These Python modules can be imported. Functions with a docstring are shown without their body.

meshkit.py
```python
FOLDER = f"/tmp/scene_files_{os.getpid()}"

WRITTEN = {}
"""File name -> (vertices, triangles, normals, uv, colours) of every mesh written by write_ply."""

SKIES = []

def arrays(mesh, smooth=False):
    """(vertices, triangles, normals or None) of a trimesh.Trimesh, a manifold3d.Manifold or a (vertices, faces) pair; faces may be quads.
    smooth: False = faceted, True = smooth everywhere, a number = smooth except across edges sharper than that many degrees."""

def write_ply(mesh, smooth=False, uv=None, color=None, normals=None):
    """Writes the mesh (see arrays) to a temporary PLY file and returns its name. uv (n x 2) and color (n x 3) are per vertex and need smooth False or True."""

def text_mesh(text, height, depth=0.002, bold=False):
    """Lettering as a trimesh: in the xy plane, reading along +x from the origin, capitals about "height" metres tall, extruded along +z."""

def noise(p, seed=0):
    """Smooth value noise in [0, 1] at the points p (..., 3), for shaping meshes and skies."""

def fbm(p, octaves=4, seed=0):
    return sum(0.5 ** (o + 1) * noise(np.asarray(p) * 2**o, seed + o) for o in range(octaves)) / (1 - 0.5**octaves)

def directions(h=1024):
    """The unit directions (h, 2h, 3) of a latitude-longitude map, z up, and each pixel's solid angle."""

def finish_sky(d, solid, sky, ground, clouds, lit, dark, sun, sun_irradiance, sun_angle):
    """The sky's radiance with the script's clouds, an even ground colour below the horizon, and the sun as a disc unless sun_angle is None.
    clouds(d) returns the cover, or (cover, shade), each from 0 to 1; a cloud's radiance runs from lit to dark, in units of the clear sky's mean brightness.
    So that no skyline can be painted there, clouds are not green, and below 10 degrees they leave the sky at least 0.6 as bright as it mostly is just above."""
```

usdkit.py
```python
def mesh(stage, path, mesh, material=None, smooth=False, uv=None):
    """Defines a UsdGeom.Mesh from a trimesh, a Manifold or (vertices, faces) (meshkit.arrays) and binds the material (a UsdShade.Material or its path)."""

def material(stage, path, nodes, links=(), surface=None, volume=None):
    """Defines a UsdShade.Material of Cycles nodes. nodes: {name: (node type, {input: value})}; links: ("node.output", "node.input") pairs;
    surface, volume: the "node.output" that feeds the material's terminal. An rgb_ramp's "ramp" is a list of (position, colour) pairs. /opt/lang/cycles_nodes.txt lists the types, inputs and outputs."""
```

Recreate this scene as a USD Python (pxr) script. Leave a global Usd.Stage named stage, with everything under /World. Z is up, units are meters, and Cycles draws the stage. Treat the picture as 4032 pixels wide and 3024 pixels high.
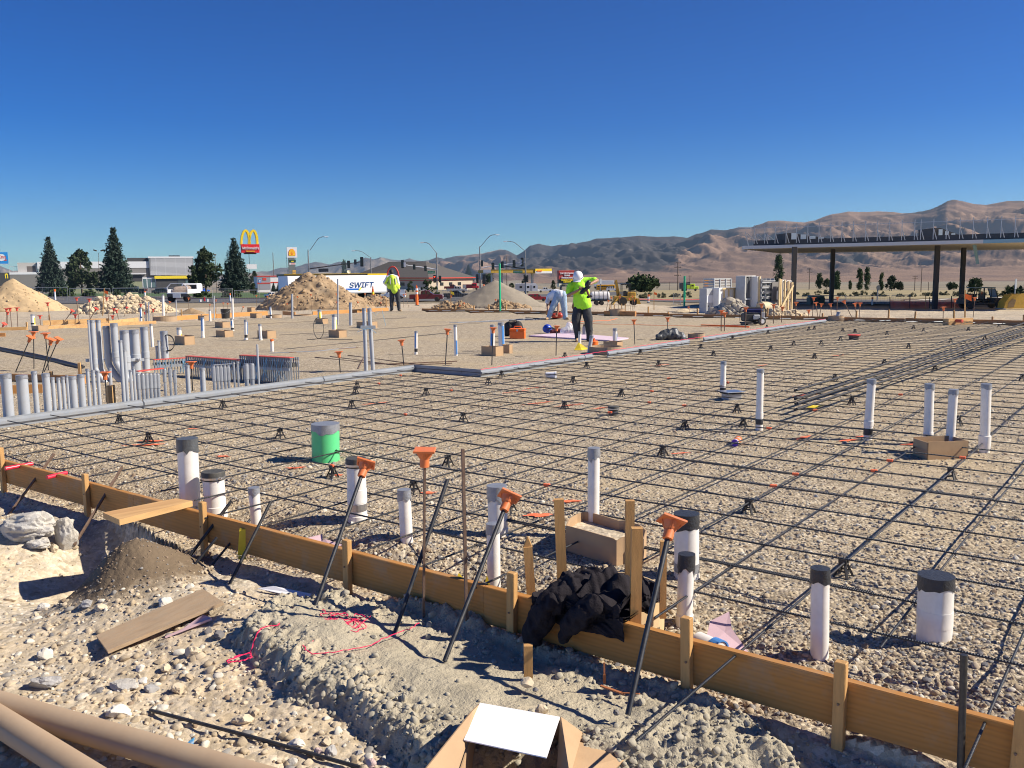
import math, random
import numpy as np, trimesh, manifold3d as m3, usdkit, meshkit
from shapely.geometry import Polygon, Point
from pxr import Usd, UsdGeom, UsdLux, UsdShade, Sdf, Gf, Vt

stage = Usd.Stage.CreateInMemory()
UsdGeom.SetStageUpAxis(stage, UsdGeom.Tokens.z)
UsdGeom.SetStageMetersPerUnit(stage, 1.0)
UsdGeom.Xform.Define(stage, '/World')
UsdGeom.Scope.Define(stage, '/World/Looks')
PI = math.pi

# ------------------------------------------------------------------ camera, sky, sun
F, CX, CY, EYE = 3490.0, 2016.0, 1512.0, 1.66          # focal length and centre in photograph pixels, eye height
CAM = np.array([[0.9999449, 0.01049704, 0.0], [-0.00130717, 0.1245206, -0.99221616], [-0.01041533, 0.9921615, 0.12452746]])  # columns: right, up, back
cam = UsdGeom.Camera.Define(stage, '/World/camera')
cam.CreateHorizontalApertureAttr(36.0); cam.CreateVerticalApertureAttr(27.0)
cam.CreateFocalLengthAttr(36.0 * F / 4032)
cam.CreateClippingRangeAttr(Gf.Vec2f(0.05, 100000))
cam.CreateExposureAttr(0.70)
_m = np.eye(4); _m[0, :3], _m[1, :3], _m[2, :3], _m[3, :3] = CAM[:, 0], CAM[:, 1], CAM[:, 2], (0, 0, EYE)
cam.AddTransformOp().Set(Gf.Matrix4d(_m.tolist()))

SUN_EL, SUN_PHI = math.radians(38), math.radians(-5)     # height; direction towards the sun measured from +x
SUN = np.array([math.cos(SUN_EL) * math.cos(SUN_PHI), math.cos(SUN_EL) * math.sin(SUN_PHI), math.sin(SUN_EL)])
sky_mat = usdkit.material(stage, '/World/Looks/sky', {
    's': ('sky_texture', {'sky_type': 'single_scattering', 'sun_disc': False, 'sun_elevation': SUN_EL, 'sun_rotation': math.atan2(SUN[0], SUN[1]),
                          'altitude': 1400.0, 'air_density': 1.0, 'aerosol_density': 0.25, 'ozone_density': 5.0}),
    'h': ('hsv', {'saturation': 1.5, 'hue': 0.508}), 'k': ('vector_math', {'math_type': 'scale', 'scale': 9.4}), 'gm': ('gamma', {'gamma': 1.12}), 'k2': ('vector_math', {'math_type': 'multiply', 'vector2': (0.071, 0.094, 0.107)}), 'b': ('background_shader', {'strength': 0.064})},
    [('s.color', 'h.color'), ('h.color', 'k2.vector1'), ('k2.vector', 'gm.color'), ('gm.color', 'k.vector1'), ('k.vector', 'b.color')], surface='b.background')
dome = UsdLux.DomeLight.Define(stage, '/World/sky')
UsdShade.MaterialBindingAPI.Apply(dome.GetPrim()).Bind(sky_mat)
dome.GetPrim().SetCustomDataByKey('kind', 'structure')
sun = UsdLux.DistantLight.Define(stage, '/World/sun')
sun.CreateNormalizeAttr(True); sun.CreateIntensityAttr(1.25); sun.CreateAngleAttr(0.53); sun.CreateColorAttr(Gf.Vec3f(1.0, 0.91, 0.77))
sun.AddTransformOp().Set(Gf.Matrix4d(Gf.Rotation(Gf.Vec3d(0, 0, 1), Gf.Vec3d(*SUN)), Gf.Vec3d(0, 0, 0)))

# ------------------------------------------------------------------ names, things, parts
used = {}
def path_for(parent, name):
    base = str(parent.GetPath()) if parent is not None else '/World'
    k = base + '/' + name; n = used.get(k, 0); used[k] = n + 1
    return k if n == 0 else f'{k}_{n:03d}'
def prim_of(o): return o.GetPrim() if hasattr(o, 'GetPrim') else o
def tag(o, label=None, cat=None, group=None, kind=None):
    p = prim_of(o)
    for k, v in (('label', label), ('category', cat), ('group', group), ('kind', kind)):
        if v: p.SetCustomDataByKey(k, v)
    return p
def thing(name, label, cat, loc=(0, 0, 0), rotz=0.0, group=None):
    x = UsdGeom.Xform.Define(stage, path_for(None, name))
    x.AddTranslateOp().Set(Gf.Vec3d(*map(float, loc)))
    if rotz: x.AddRotateZOp().Set(math.degrees(rotz))
    return tag(x, label, cat, group)
def dup(src, loc, rotz=0.0, label=None, group=None, scale=None):
    name = src.GetName()
    name = name[:-4] if name[-4:-3] == '_' and name[-3:].isdigit() else name
    was = src.GetCustomData()
    x = UsdGeom.Xform.Define(stage, path_for(None, name))
    x.GetPrim().GetReferences().AddInternalReference(src.GetPath())
    x.ClearXformOpOrder()
    x.AddTranslateOp(opSuffix='c').Set(Gf.Vec3d(*map(float, loc)))
    x.AddRotateZOp(opSuffix='c').Set(math.degrees(rotz))
    if scale: x.AddScaleOp(opSuffix='c').Set(Gf.Vec3f(*scale))
    x.GetPrim().SetInstanceable(True)
    return tag(x, label or was.get('label'), was.get('category'), group or was.get('group'))
def part(parent, name, mesh, mat, smooth=False, label=None, kind=None, color=None):
    if isinstance(mesh, list): mesh = cat(mesh)
    m = usdkit.mesh(stage, path_for(parent, name), mesh, mat, smooth=smooth)
    if label or kind: tag(m, label, None, None, kind)
    return m.GetPrim()
def struct(name, mesh, mat, smooth=False, kind='structure', label=None, cat=None):
    return tag(part(None, name, mesh, mat, smooth), label, cat, None, kind)
def solo(name, mesh, mat, label, cat, group=None, smooth=False, kind=None):
    return tag(part(None, name, mesh, mat, smooth), label, cat, group, kind)
ORD = ['first', 'second', 'third', 'fourth', 'fifth', 'sixth', 'seventh', 'eighth', 'ninth', 'tenth', 'eleventh', 'twelfth', 'thirteenth', 'fourteenth', 'fifteenth', 'sixteenth', 'seventeenth',
       'eighteenth', 'nineteenth', 'twentieth'] + [f'{d}{"th" if d % 10 in (0, 4, 5, 6, 7, 8, 9) else ["st", "nd", "rd"][d % 10 - 1]}' for d in range(21, 100)]

# ------------------------------------------------------------------ shapes: every shape is (vertices, triangles)
def cat(ms):
    vs, fs, n = [], [], 0
    for m in ms:
        v, f = (m.vertices, m.faces) if isinstance(m, trimesh.Trimesh) else m
        vs.append(np.asarray(v, float)); fs.append(np.asarray(f, int) + n); n += len(v)
    return np.vstack(vs), np.vstack(fs)
def move(m, t=(0, 0, 0), rz=0.0, rx=0.0, ry=0.0, s=None):
    v, f = (m.vertices, m.faces) if isinstance(m, trimesh.Trimesh) else m
    v = np.array(v, float)
    if s is not None: v = v * s
    for ax, an in ((0, rx), (1, ry), (2, rz)):
        if an:
            i, j = [(1, 2), (2, 0), (0, 1)][ax]; c, n = math.cos(an), math.sin(an)
            a, b = v[:, i].copy(), v[:, j].copy(); v[:, i], v[:, j] = c * a - n * b, n * a + c * b
    return v + np.asarray(t, float), np.asarray(f)
_BF = np.array([[0, 3, 1], [0, 2, 3], [4, 5, 7], [4, 7, 6], [0, 1, 5], [0, 5, 4], [2, 7, 3], [2, 6, 7], [0, 6, 2], [0, 4, 6], [1, 3, 7], [1, 7, 5]])
def box(x0, y0, z0, x1, y1, z1):
    return np.array([(x, y, z) for z in (z0, z1) for y in (y0, y1) for x in (x0, x1)], float), _BF
def cbox(sx, sy, sz, c=0.004, t=(0, 0, 0), rz=0, rx=0, ry=0):
    """A box of this size on its base, edges chamfered by c."""
    p = []
    for z in (0, sz):
        for y in (-sy / 2, sy / 2):
            for x in (-sx / 2, sx / 2):
                dx, dy, dz = (c if x < 0 else -c), (c if y < 0 else -c), (c if z == 0 else -c)
                p += [(x + dx, y + dy, z), (x + dx, y, z + dz), (x, y + dy, z + dz)]
    h = trimesh.convex.convex_hull(np.array(p))
    return move((h.vertices, h.faces), t, rz, rx, ry)
def tube(pts, r, n=8, cap=True):
    p = np.asarray(pts, float); k = len(p)
    t = np.gradient(p, axis=0); t /= np.linalg.norm(t, axis=1, keepdims=True) + 1e-12
    ref = np.array([0, 0, 1.0]) if np.abs(t[:, 2]).mean() < 0.8 else np.array([1.0, 0, 0])
    a = np.cross(t, ref); a /= np.linalg.norm(a, axis=1, keepdims=True) + 1e-12
    b = np.cross(t, a); an = np.arange(n) * 2 * PI / n + PI / n
    rr = np.broadcast_to(r, (k,))[:, None, None]
    v = (p[:, None] + rr * (np.cos(an)[None, :, None] * a[:, None] - np.sin(an)[None, :, None] * b[:, None])).reshape(-1, 3)
    i, j = np.meshgrid(np.arange(k - 1), np.arange(n), indexing='ij'); i, j = i.ravel(), j.ravel(); j2 = (j + 1) % n
    A, B, C, D = i * n + j, i * n + j2, (i + 1) * n + j2, (i + 1) * n + j
    f = np.vstack([np.stack([A, B, C], 1), np.stack([A, C, D], 1)])
    if cap:
        v = np.vstack([v, p[0], p[-1]]); q = np.arange(n); q2 = (q + 1) % n; e = (k - 1) * n
        f = np.vstack([f, np.stack([np.full(n, k * n), q2, q], 1), np.stack([np.full(n, k * n + 1), e + q, e + q2], 1)])
    return v, f
def lathe(prof, n=16, close=True):
    """prof: (radius, z) from the bottom up; round the z axis."""
    p = np.array(prof, float); k = len(p); an = np.arange(n) * 2 * PI / n
    v = np.stack([p[:, None, 0] * np.cos(an), p[:, None, 0] * np.sin(an), np.broadcast_to(p[:, None, 1], (k, n))], -1).reshape(-1, 3)
    i, j = np.meshgrid(np.arange(k - 1), np.arange(n), indexing='ij'); i, j = i.ravel(), j.ravel(); j2 = (j + 1) % n
    A, B, C, D = i * n + j, i * n + j2, (i + 1) * n + j2, (i + 1) * n + j
    f = np.vstack([np.stack([A, B, C], 1), np.stack([A, C, D], 1)])
    if close:
        v = np.vstack([v, [0, 0, p[0, 1]], [0, 0, p[-1, 1]]]); q = np.arange(n); q2 = (q + 1) % n; e = (k - 1) * n
        f = np.vstack([f, np.stack([np.full(n, k * n), q2, q], 1), np.stack([np.full(n, k * n + 1), e + q, e + q2], 1)])
    return v, f
def cyl(r, z0, z1, n=16, c=0.0): return lathe([(r, z0), (r, z1)] if not c else [(r - c, z0), (r, z0 + c), (r, z1 - c), (r - c, z1)], n)
def ring_tube(r0, r1, z0, z1, n=24): return lathe([(r0, z0), (r1, z0), (r1, z1), (r0, z1), (r0, z0)], n, False)
def prism(poly, h):
    m = trimesh.creation.extrude_polygon(poly if isinstance(poly, Polygon) else Polygon(poly), h, engine='earcut')
    return np.array(m.vertices), np.array(m.faces)
def side_prism(xz, y0, y1):
    """A profile in the xz plane pulled from y0 to y1."""
    v, f = prism(xz, y1 - y0)
    return np.stack([v[:, 0], y1 - v[:, 2], v[:, 1]], 1), f
def quad(a, b, c, d): return np.array([a, b, c, d], float), np.array([[0, 1, 2], [0, 2, 3]])
def bar(a, b, w, h=None, up=(0, 0, 1)):
    """A straight square bar from a to b."""
    a, b = np.asarray(a, float), np.asarray(b, float); d = (b - a) / np.linalg.norm(b - a)
    u = np.asarray(up, float)
    if abs(d @ u) > 0.95: u = np.array([0, 1.0, 0])
    x = np.cross(d, u); x /= np.linalg.norm(x); y = np.cross(x, d); h = h or w
    return np.array([p + sx * x * w / 2 + sy * y * h / 2 for p in (a, b) for sy in (-1, 1) for sx in (-1, 1)]), _BF
def hull(pr):
    """Convex hull of spheres (x, y, z, r)."""
    pts = []
    d = trimesh.creation.icosphere(subdivisions=1).vertices
    for x, y, z, r in pr: pts.append(d * r + (x, y, z))
    h = trimesh.convex.convex_hull(np.vstack(pts)); return np.array(h.vertices), np.array(h.faces)
def text(s, height, depth=0.02, bold=True):
    m = meshkit.text_mesh(s, height, depth, bold); v = np.array(m.vertices); v[:, 0] -= (v[:, 0].min() + v[:, 0].max()) / 2
    return np.stack([v[:, 0], -v[:, 2], v[:, 1]], 1), np.array(m.faces)      # stands in the xz plane, read from -y, centred on x = 0
def blob(r, seed, sub=2, amp=0.35, sq=(1, 1, 0.7), freq=1.7):
    m = trimesh.creation.icosphere(subdivisions=sub); v = np.array(m.vertices)
    n = meshkit.fbm(v * freq + seed * 7.13, 3, seed)[:, None]
    rng = np.random.default_rng(seed)
    v = v * (1 + amp * (n - 0.5) * 2)
    for _ in range(5):                                                        # broken faces
        d = rng.normal(size=3); d /= np.linalg.norm(d); lim = rng.uniform(0.55, 0.85); over = np.maximum(v @ d - lim, 0)[:, None]; v = v - over * d * 0.9
    return v * np.array(sq) * r, np.array(m.faces)

# ------------------------------------------------------------------ looks
LOOK = {}
def look(name, col, rough=0.6, var=0.18, scale=6.0, bump=0.0, bscale=60.0, metal=0.0, tint=None, dust=0.0, spec=0.5, rand=0.0, emit=0.0, world=False, stretch=None):
    """A principled look whose colour wanders by noise, with optional bump, a second tint in patches and pale dust."""
    if name in LOOK: return LOOK[name]
    col = np.array(col, float)
    N = {'g': ('geometry', {}), 'o': ('texture_coordinate', {}), 'n': ('noise_texture', {'scale': scale, 'detail': 5.0, 'roughness': 0.62}),
         'r': ('rgb_ramp', {'ramp': [(0.25, tuple(col * (1 - var))), (0.5, tuple(col)), (0.75, tuple(np.minimum(col * (1 + var * 0.7), 0.95)))]}),
         'p': ('principled_bsdf', {'roughness': rough, 'metallic': metal, 'specular_ior_level': spec})}
    src = 'g.position' if world else 'o.object'
    L = []
    if stretch:
        N['map'] = ('mapping', {'scale': stretch}); L += [(src, 'map.vector')]; src = 'map.vector'
    L += [(src, 'n.vector'), ('n.fac', 'r.fac')]
    out = 'r.color'
    if tint is not None:
        N['n2'] = ('noise_texture', {'scale': scale * 0.37, 'detail': 4.0, 'roughness': 0.7}); N['m2'] = ('map_range', {'from_min': 0.5, 'from_max': 0.68, 'clamp': True})
        N['x2'] = ('mix', {'color2': tint}); L += [(src, 'n2.vector'), ('n2.fac', 'm2.value'), ('m2.result', 'x2.fac'), (out, 'x2.color1')]; out = 'x2.color'
    if dust:
        N['n3'] = ('noise_texture', {'scale': scale * 2.3, 'detail': 6.0, 'roughness': 0.75}); N['m3'] = ('map_range', {'from_min': 0.42, 'from_max': 0.8, 'to_max': dust, 'clamp': True})
        N['x3'] = ('mix', {'color2': (0.42, 0.35, 0.25)}); L += [(src, 'n3.vector'), ('n3.fac', 'm3.value'), ('m3.result', 'x3.fac'), (out, 'x3.color1')]; out = 'x3.color'
    if rand:
        N['oi'] = ('object_info', {}); N['mr'] = ('map_range', {'to_min': 1 - rand, 'to_max': 1 + rand}); N['h'] = ('hsv', {}); L += [('oi.random', 'mr.value'), ('mr.result', 'h.value'), (out, 'h.color')]; out = 'h.color'
    L.append((out, 'p.base_color'))
    if bump:
        N['nb'] = ('noise_texture', {'scale': bscale, 'detail': 4.0, 'roughness': 0.6}); N['b'] = ('bump', {'strength': bump, 'distance': 0.01})
        L += [(src, 'nb.vector'), ('nb.fac', 'b.height'), ('b.normal', 'p.normal')]
    if emit: N['p'][1].update(emission_color=tuple(col), emission_strength=emit)
    LOOK[name] = usdkit.material(stage, '/World/Looks/' + name, N, L, surface='p.BSDF')
    return LOOK[name]

# ------------------------------------------------------------------ where a pixel of the photograph stands in the place
AX = np.array([0.60444234, 0.79664889]); BX = np.array([-0.79664889, 0.60444234])      # the building's two directions
def AB(x, y): return x * AX[0] + y * AX[1], x * BX[0] + y * BX[1]
def XY(a, b): return a * AX[0] + b * BX[0], a * AX[1] + b * BX[1]
ROT_A = math.atan2(AX[1], AX[0]); ROT_B = math.atan2(BX[1], BX[0])
def ray(px, py): return CAM @ np.array([(px - CX) / F, -(py - CY) / F, -1.0])
def on_z(px, py, z=0.0):
    d = ray(px, py); return np.array([0, 0, EYE]) + d * ((z - EYE) / d[2])
def on_y(px, py, y):
    d = ray(px, py); return np.array([0, 0, EYE]) + d * (y / d[1])
def sm(x, a, b):
    t = np.clip((x - a) / (b - a), 0, 1); return t * t * (3 - 2 * t)
def gauss(x, y, cx, cy, r): return np.exp(-((x - cx) ** 2 + (y - cy) ** 2) / (r * r))
fbm = meshkit.fbm
def nz(x, y, s, seed=0, o=4): return fbm(np.stack([np.asarray(x) * s, np.asarray(y) * s, np.zeros_like(np.asarray(x, float)) + 0.37 * seed], -1), o, seed) - 0.5
# ------------------------------------------------------------------ the lie of the land
A0, A1, B0, B1 = 3.32, 29.66, -16.0, 29.0                # the pad between its forms, in building directions
def terrain(x, y):
    """Natural ground: level by the pad, then falling away gently to the valley floor."""
    d = np.hypot(x, y)
    z = np.interp(d, [0, 36, 45, 60, 75, 95, 140, 190, 300, 600, 1500, 3000, 20000, 60000], [-.04, -.05, -.35, -.75, -1.05, -1.3, -1.85, -2.35, -4, -9, -22, -38, -60, -90])
    right = sm(x / np.maximum(y, 1.0), 0.08, 0.2) * sm(d, 31, 55) * (1 - sm(d, 150, 400)) * (y > 0)
    return z - 0.45 * right
_pit = on_z(440, 2245, -.3); _pile = on_z(540, 2265, -.2); _pile2 = on_z(640, 2170, -.2); _rub = on_z(130, 2110, -.2); _berm = on_z(900, 2420, -.2)
_tr = [(on_z(1000, 2060, -.1), .35), (on_z(1300, 2120, -.1), .35), (on_z(1880, 2290, -.1), .3), (on_z(2880, 2490, -.1), .3), (on_z(3450, 2560, -.1), .35), (on_z(560, 1900, 0), .5)]
_hp = [(on_z(1480, 2140, 0), .28, .1), (on_z(3780, 2620, -.05), .3, .03), (on_z(520, 1990, 0), .3, .05), (on_z(3100, 2500, 0), .3, .05)]
def height(x, y, fine=True):
    x = np.asarray(x, float); y = np.asarray(y, float)
    a, b = AB(x, y); d = np.hypot(x, y)
    pad = sm(a, A0 - .02, A0 + .02) * (1 - sm(a, A1, A1 + .3)) * (1 - sm(b, B1, B1 + .3)) * sm(b, B0 - .5, B0)
    t = terrain(x, y)
    # the pad: gravel, hollowed out along the near form
    p = 0.03 * nz(x, y, .9, 3) - 0.16 * (1 - sm(a, A0 + .05, A0 + .75)) * (0.7 + 1.0 * (nz(x, y, 2.2, 5) + .2))
    for q, r in _tr: p = p - 0.08 * gauss(x, y, q[0], q[1], r)
    for q, r, hh in _hp: p = p + hh * gauss(x, y, q[0], q[1], r)
    # outside the near form: churned dirt
    o = -0.17 - 0.10 * sm(A0 - a, 0.2, 1.4) + 0.10 * nz(x, y, 1.1, 11) + 0.05 * nz(x, y, 3.5, 12)
    o = o - 0.36 * gauss(x, y, _pit[0], _pit[1], .62) + 0.40 * gauss(x, y, _pile[0], _pile[1], .36) + 0.10 * gauss(x, y, _pile2[0], _pile2[1], .22) + 0.10 * gauss(x, y, _rub[0], _rub[1], .5)
    o = o + 0.06 * gauss(x, y, _berm[0], _berm[1], .5) - 0.10 * sm(A0 - a, 0.02, .12) * (1 - sm(A0 - a, .3, .6)) * .5
    # beyond the far forms: spoil heaped loosely
    rough = sm(d, 20, 34) * (1 - sm(d, 70, 130)) * (y > 0)
    out = t + rough * (0.22 * nz(x, y, .35, 21) + 0.12 * nz(x, y, 1.4, 22))
    near_out = (1 - sm(d, 9, 14)) * (a < A0 + .05)
    z = np.where(a < A0 + .05, o * near_out + out * (1 - near_out), out)
    z = z * (1 - pad) + p * pad
    if fine:
        k = 1 / (1 + (d / 9.0) ** 2)
        fine_n = np.where(pad > .5, 0.012, 0.045) * nz(x, y, 7, 31, 3) + np.where(pad > .5, .006, .012) * nz(x, y, 30, 32, 3)
        z = z + fine_n * np.where(d < 40, np.maximum(k, .1), 0)
    return z
_T = np.geomspace(2.2, 6000, 300)
def hit(px, py):
    """Where the ray of a pixel first meets the ground."""
    d = ray(px, py); P = np.array([0, 0, EYE]) + d[None] * _T[:, None]
    under = P[:, 2] < height(P[:, 0], P[:, 1], False)
    i = max(int(np.argmax(under)), 1) if under.any() else len(_T) - 1
    lo, hi = _T[i - 1], _T[i]
    for _ in range(17):
        m = (lo + hi) / 2; p = np.array([0, 0, EYE]) + d * m
        lo, hi = (lo, m) if p[2] < height(p[0], p[1], False) else (m, hi)
    return np.array([0, 0, EYE]) + d * hi
def size(p, px): return px * (-(CAM[:, 2] @ (np.asarray(p) - (0, 0, EYE)))) / F          # metres that so many pixels span at the point p
def gz(x, y): return float(height(np.array([x]), np.array([y]), False)[0])

# ------------------------------------------------------------------ ground looks
def ground_look(name, base, stones, sc, stone_amt, bumpd, patch=None, damp=None, world_fade=None):
    """Soil with stones in it: cells of several sizes, each with its own tone, sunk into a soil that shows through in patches."""
    N = {'g': ('geometry', {}),
         'v1': ('voronoi_texture', {'scale': sc}), 'v2': ('voronoi_texture', {'scale': sc * 2.3}), 's1': ('separate_color', {}), 's2': ('separate_color', {}),
         'r1': ('rgb_ramp', {'ramp': stones}), 'r2': ('rgb_ramp', {'ramp': stones}), 'x12': ('mix', {}), 'sel': ('map_range', {'from_min': .35, 'from_max': .5, 'clamp': True}),
         'np': ('noise_texture', {'scale': 1.3, 'detail': 5.0, 'roughness': .65}), 'mp': ('map_range', {'from_min': .36, 'from_max': .62, 'to_min': 1 - stone_amt, 'to_max': .05, 'clamp': True}),
         'soil': ('rgb_ramp', {'ramp': [(.3, tuple(np.array(base) * .8)), (.55, tuple(base)), (.75, tuple(np.minimum(np.array(base) * 1.15, .9)))]}), 'ns': ('noise_texture', {'scale': 4.0, 'detail': 8.0, 'roughness': .7}),
         'xs': ('mix', {}), 'h': ('math', {'math_type': 'multiply', 'value2': -1.0}), 'hm': ('math', {'math_type': 'multiply'}), 'nf': ('noise_texture', {'scale': 130.0, 'detail': 3.0}), 'ha': ('math', {'math_type': 'multiply_add', 'value2': .35}),
         'inv': ('math', {'math_type': 'subtract', 'value1': 1.0}), 'b': ('bump', {'strength': 1.0, 'distance': bumpd}), 'p': ('principled_bsdf', {'roughness': .92, 'specular_ior_level': .2})}
    L = [('g.position', 'v1.vector'), ('g.position', 'v2.vector'), ('g.position', 'np.vector'), ('g.position', 'ns.vector'), ('g.position', 'nf.vector'),
         ('v1.color', 's1.color'), ('v2.color', 's2.color'), ('s1.r', 'r1.fac'), ('s2.g', 'r2.fac'), ('s1.b', 'sel.value'), ('sel.result', 'x12.fac'), ('r1.color', 'x12.color2'), ('r2.color', 'x12.color1'),
         ('ns.fac', 'soil.fac'), ('np.fac', 'mp.value'), ('mp.result', 'xs.fac'), ('x12.color', 'xs.color1'), ('soil.color', 'xs.color2'),
         ('v1.distance', 'h.value1'), ('mp.result', 'inv.value2'), ('h.value', 'hm.value1'), ('inv.value', 'hm.value2'), ('nf.fac', 'ha.value1'), ('hm.value', 'ha.value3'), ('ha.value', 'b.height'), ('b.normal', 'p.normal')]
    out = 'xs.color'
    N['sp'] = ('noise_texture', {'scale': 7.0, 'detail': 6.0, 'roughness': .8}); N['ms'] = ('map_range', {'from_min': .3, 'from_max': .7, 'to_min': .62, 'to_max': 1.38}); N['hs'] = ('hsv', {}); L += [('g.position', 'sp.vector'), ('sp.fac', 'ms.value'), ('ms.result', 'hs.value'), (out, 'hs.color')]; out = 'hs.color'
    if patch:
        N['nq'] = ('noise_texture', {'scale': patch[1], 'detail': 4.0, 'roughness': .6}); N['mq'] = ('map_range', {'from_min': .48, 'from_max': .66, 'to_max': patch[2], 'clamp': True}); N['xq'] = ('mix', {'color2': patch[0]})
        L += [('g.position', 'nq.vector'), ('nq.fac', 'mq.value'), ('mq.result', 'xq.fac'), (out, 'xq.color1')]; out = 'xq.color'
    if damp:                                                       # freshly dug, darker soil round these places
        for k, (q, r, c) in enumerate(damp):
            N[f'dd{k}'] = ('vector_math', {'math_type': 'distance', 'vector2': tuple(map(float, q))}); N[f'dn{k}'] = ('math', {'math_type': 'multiply_add', 'value2': r * 1.1}); N[f'dm{k}'] = ('map_range', {'from_min': r * 1.5, 'from_max': r * 1.25, 'clamp': True}); N[f'dx{k}'] = ('mix', {'color2': c})
            L += [('g.position', f'dd{k}.vector1'), ('ns.fac', f'dn{k}.value1'), (f'dd{k}.value', f'dn{k}.value3'), (f'dn{k}.value', f'dm{k}.value'), (f'dm{k}.result', f'dx{k}.fac'), (out, f'dx{k}.color1')]; out = f'dx{k}.color'
    L.append((out, 'p.base_color'))
    return usdkit.material(stage, '/World/Looks/' + name, N, L, surface='p.BSDF')
STONE = [(0, (.13, .105, .08)), (.2, (.29, .24, .175)), (.4, (.42, .34, .225)), (.6, (.26, .225, .185)), (.8, (.52, .43, .30)), (1, (.60, .53, .41))]
PALE = [(0, (.30, .26, .20)), (.25, (.47, .40, .30)), (.5, (.38, .345, .29)), (.75, (.50, .43, .33)), (1, (.58, .52, .42))]
gravel_mat = ground_look('gravel_soil', (.24, .18, .115), STONE, 42.0, .85, .010, patch=((.43, .34, .215), .42, .6))
dirt_mat = ground_look('pale_dirt', (.64, .475, .26), PALE, 30.0, .55, .007, patch=((.40, .34, .25), .8, .4),
                       damp=[((_pile[0], _pile[1], -.15), .56, (.155, .115, .075)), ((_pile2[0], _pile2[1], -.15), .36, (.16, .12, .08))])
spoil_mat = ground_look('spoil_dirt', (.56, .44, .29), PALE, 9.0, .35, .05, patch=((.36, .30, .225), .22, .6))
def desert_look():
    N = {'g': ('geometry', {}), 'm': ('mapping', {'scale': (.02, .006, .02)}), 'n': ('noise_texture', {'scale': 1.0, 'detail': 8.0, 'roughness': .68}), 'n2': ('noise_texture', {'scale': .0035, 'detail': 3.0}),
         'r': ('rgb_ramp', {'ramp': [(.3, (.17, .15, .115)), (.5, (.25, .21, .15)), (.7, (.33, .265, .175))]}), 'm2': ('map_range', {'from_min': .45, 'from_max': .6, 'to_max': .6, 'clamp': True}), 'x': ('mix', {'color2': (.16, .155, .125)}),
         'p': ('principled_bsdf', {'roughness': .95, 'specular_ior_level': .1})}
    return usdkit.material(stage, '/World/Looks/desert', N, [('g.position', 'm.vector'), ('m.vector', 'n.vector'), ('g.position', 'n2.vector'), ('n.fac', 'r.fac'), ('n2.fac', 'm2.value'), ('m2.result', 'x.fac'), ('r.color', 'x.color1'), ('x.color', 'p.base_color')], surface='p.BSDF')
desert_mat = desert_look()

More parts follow.
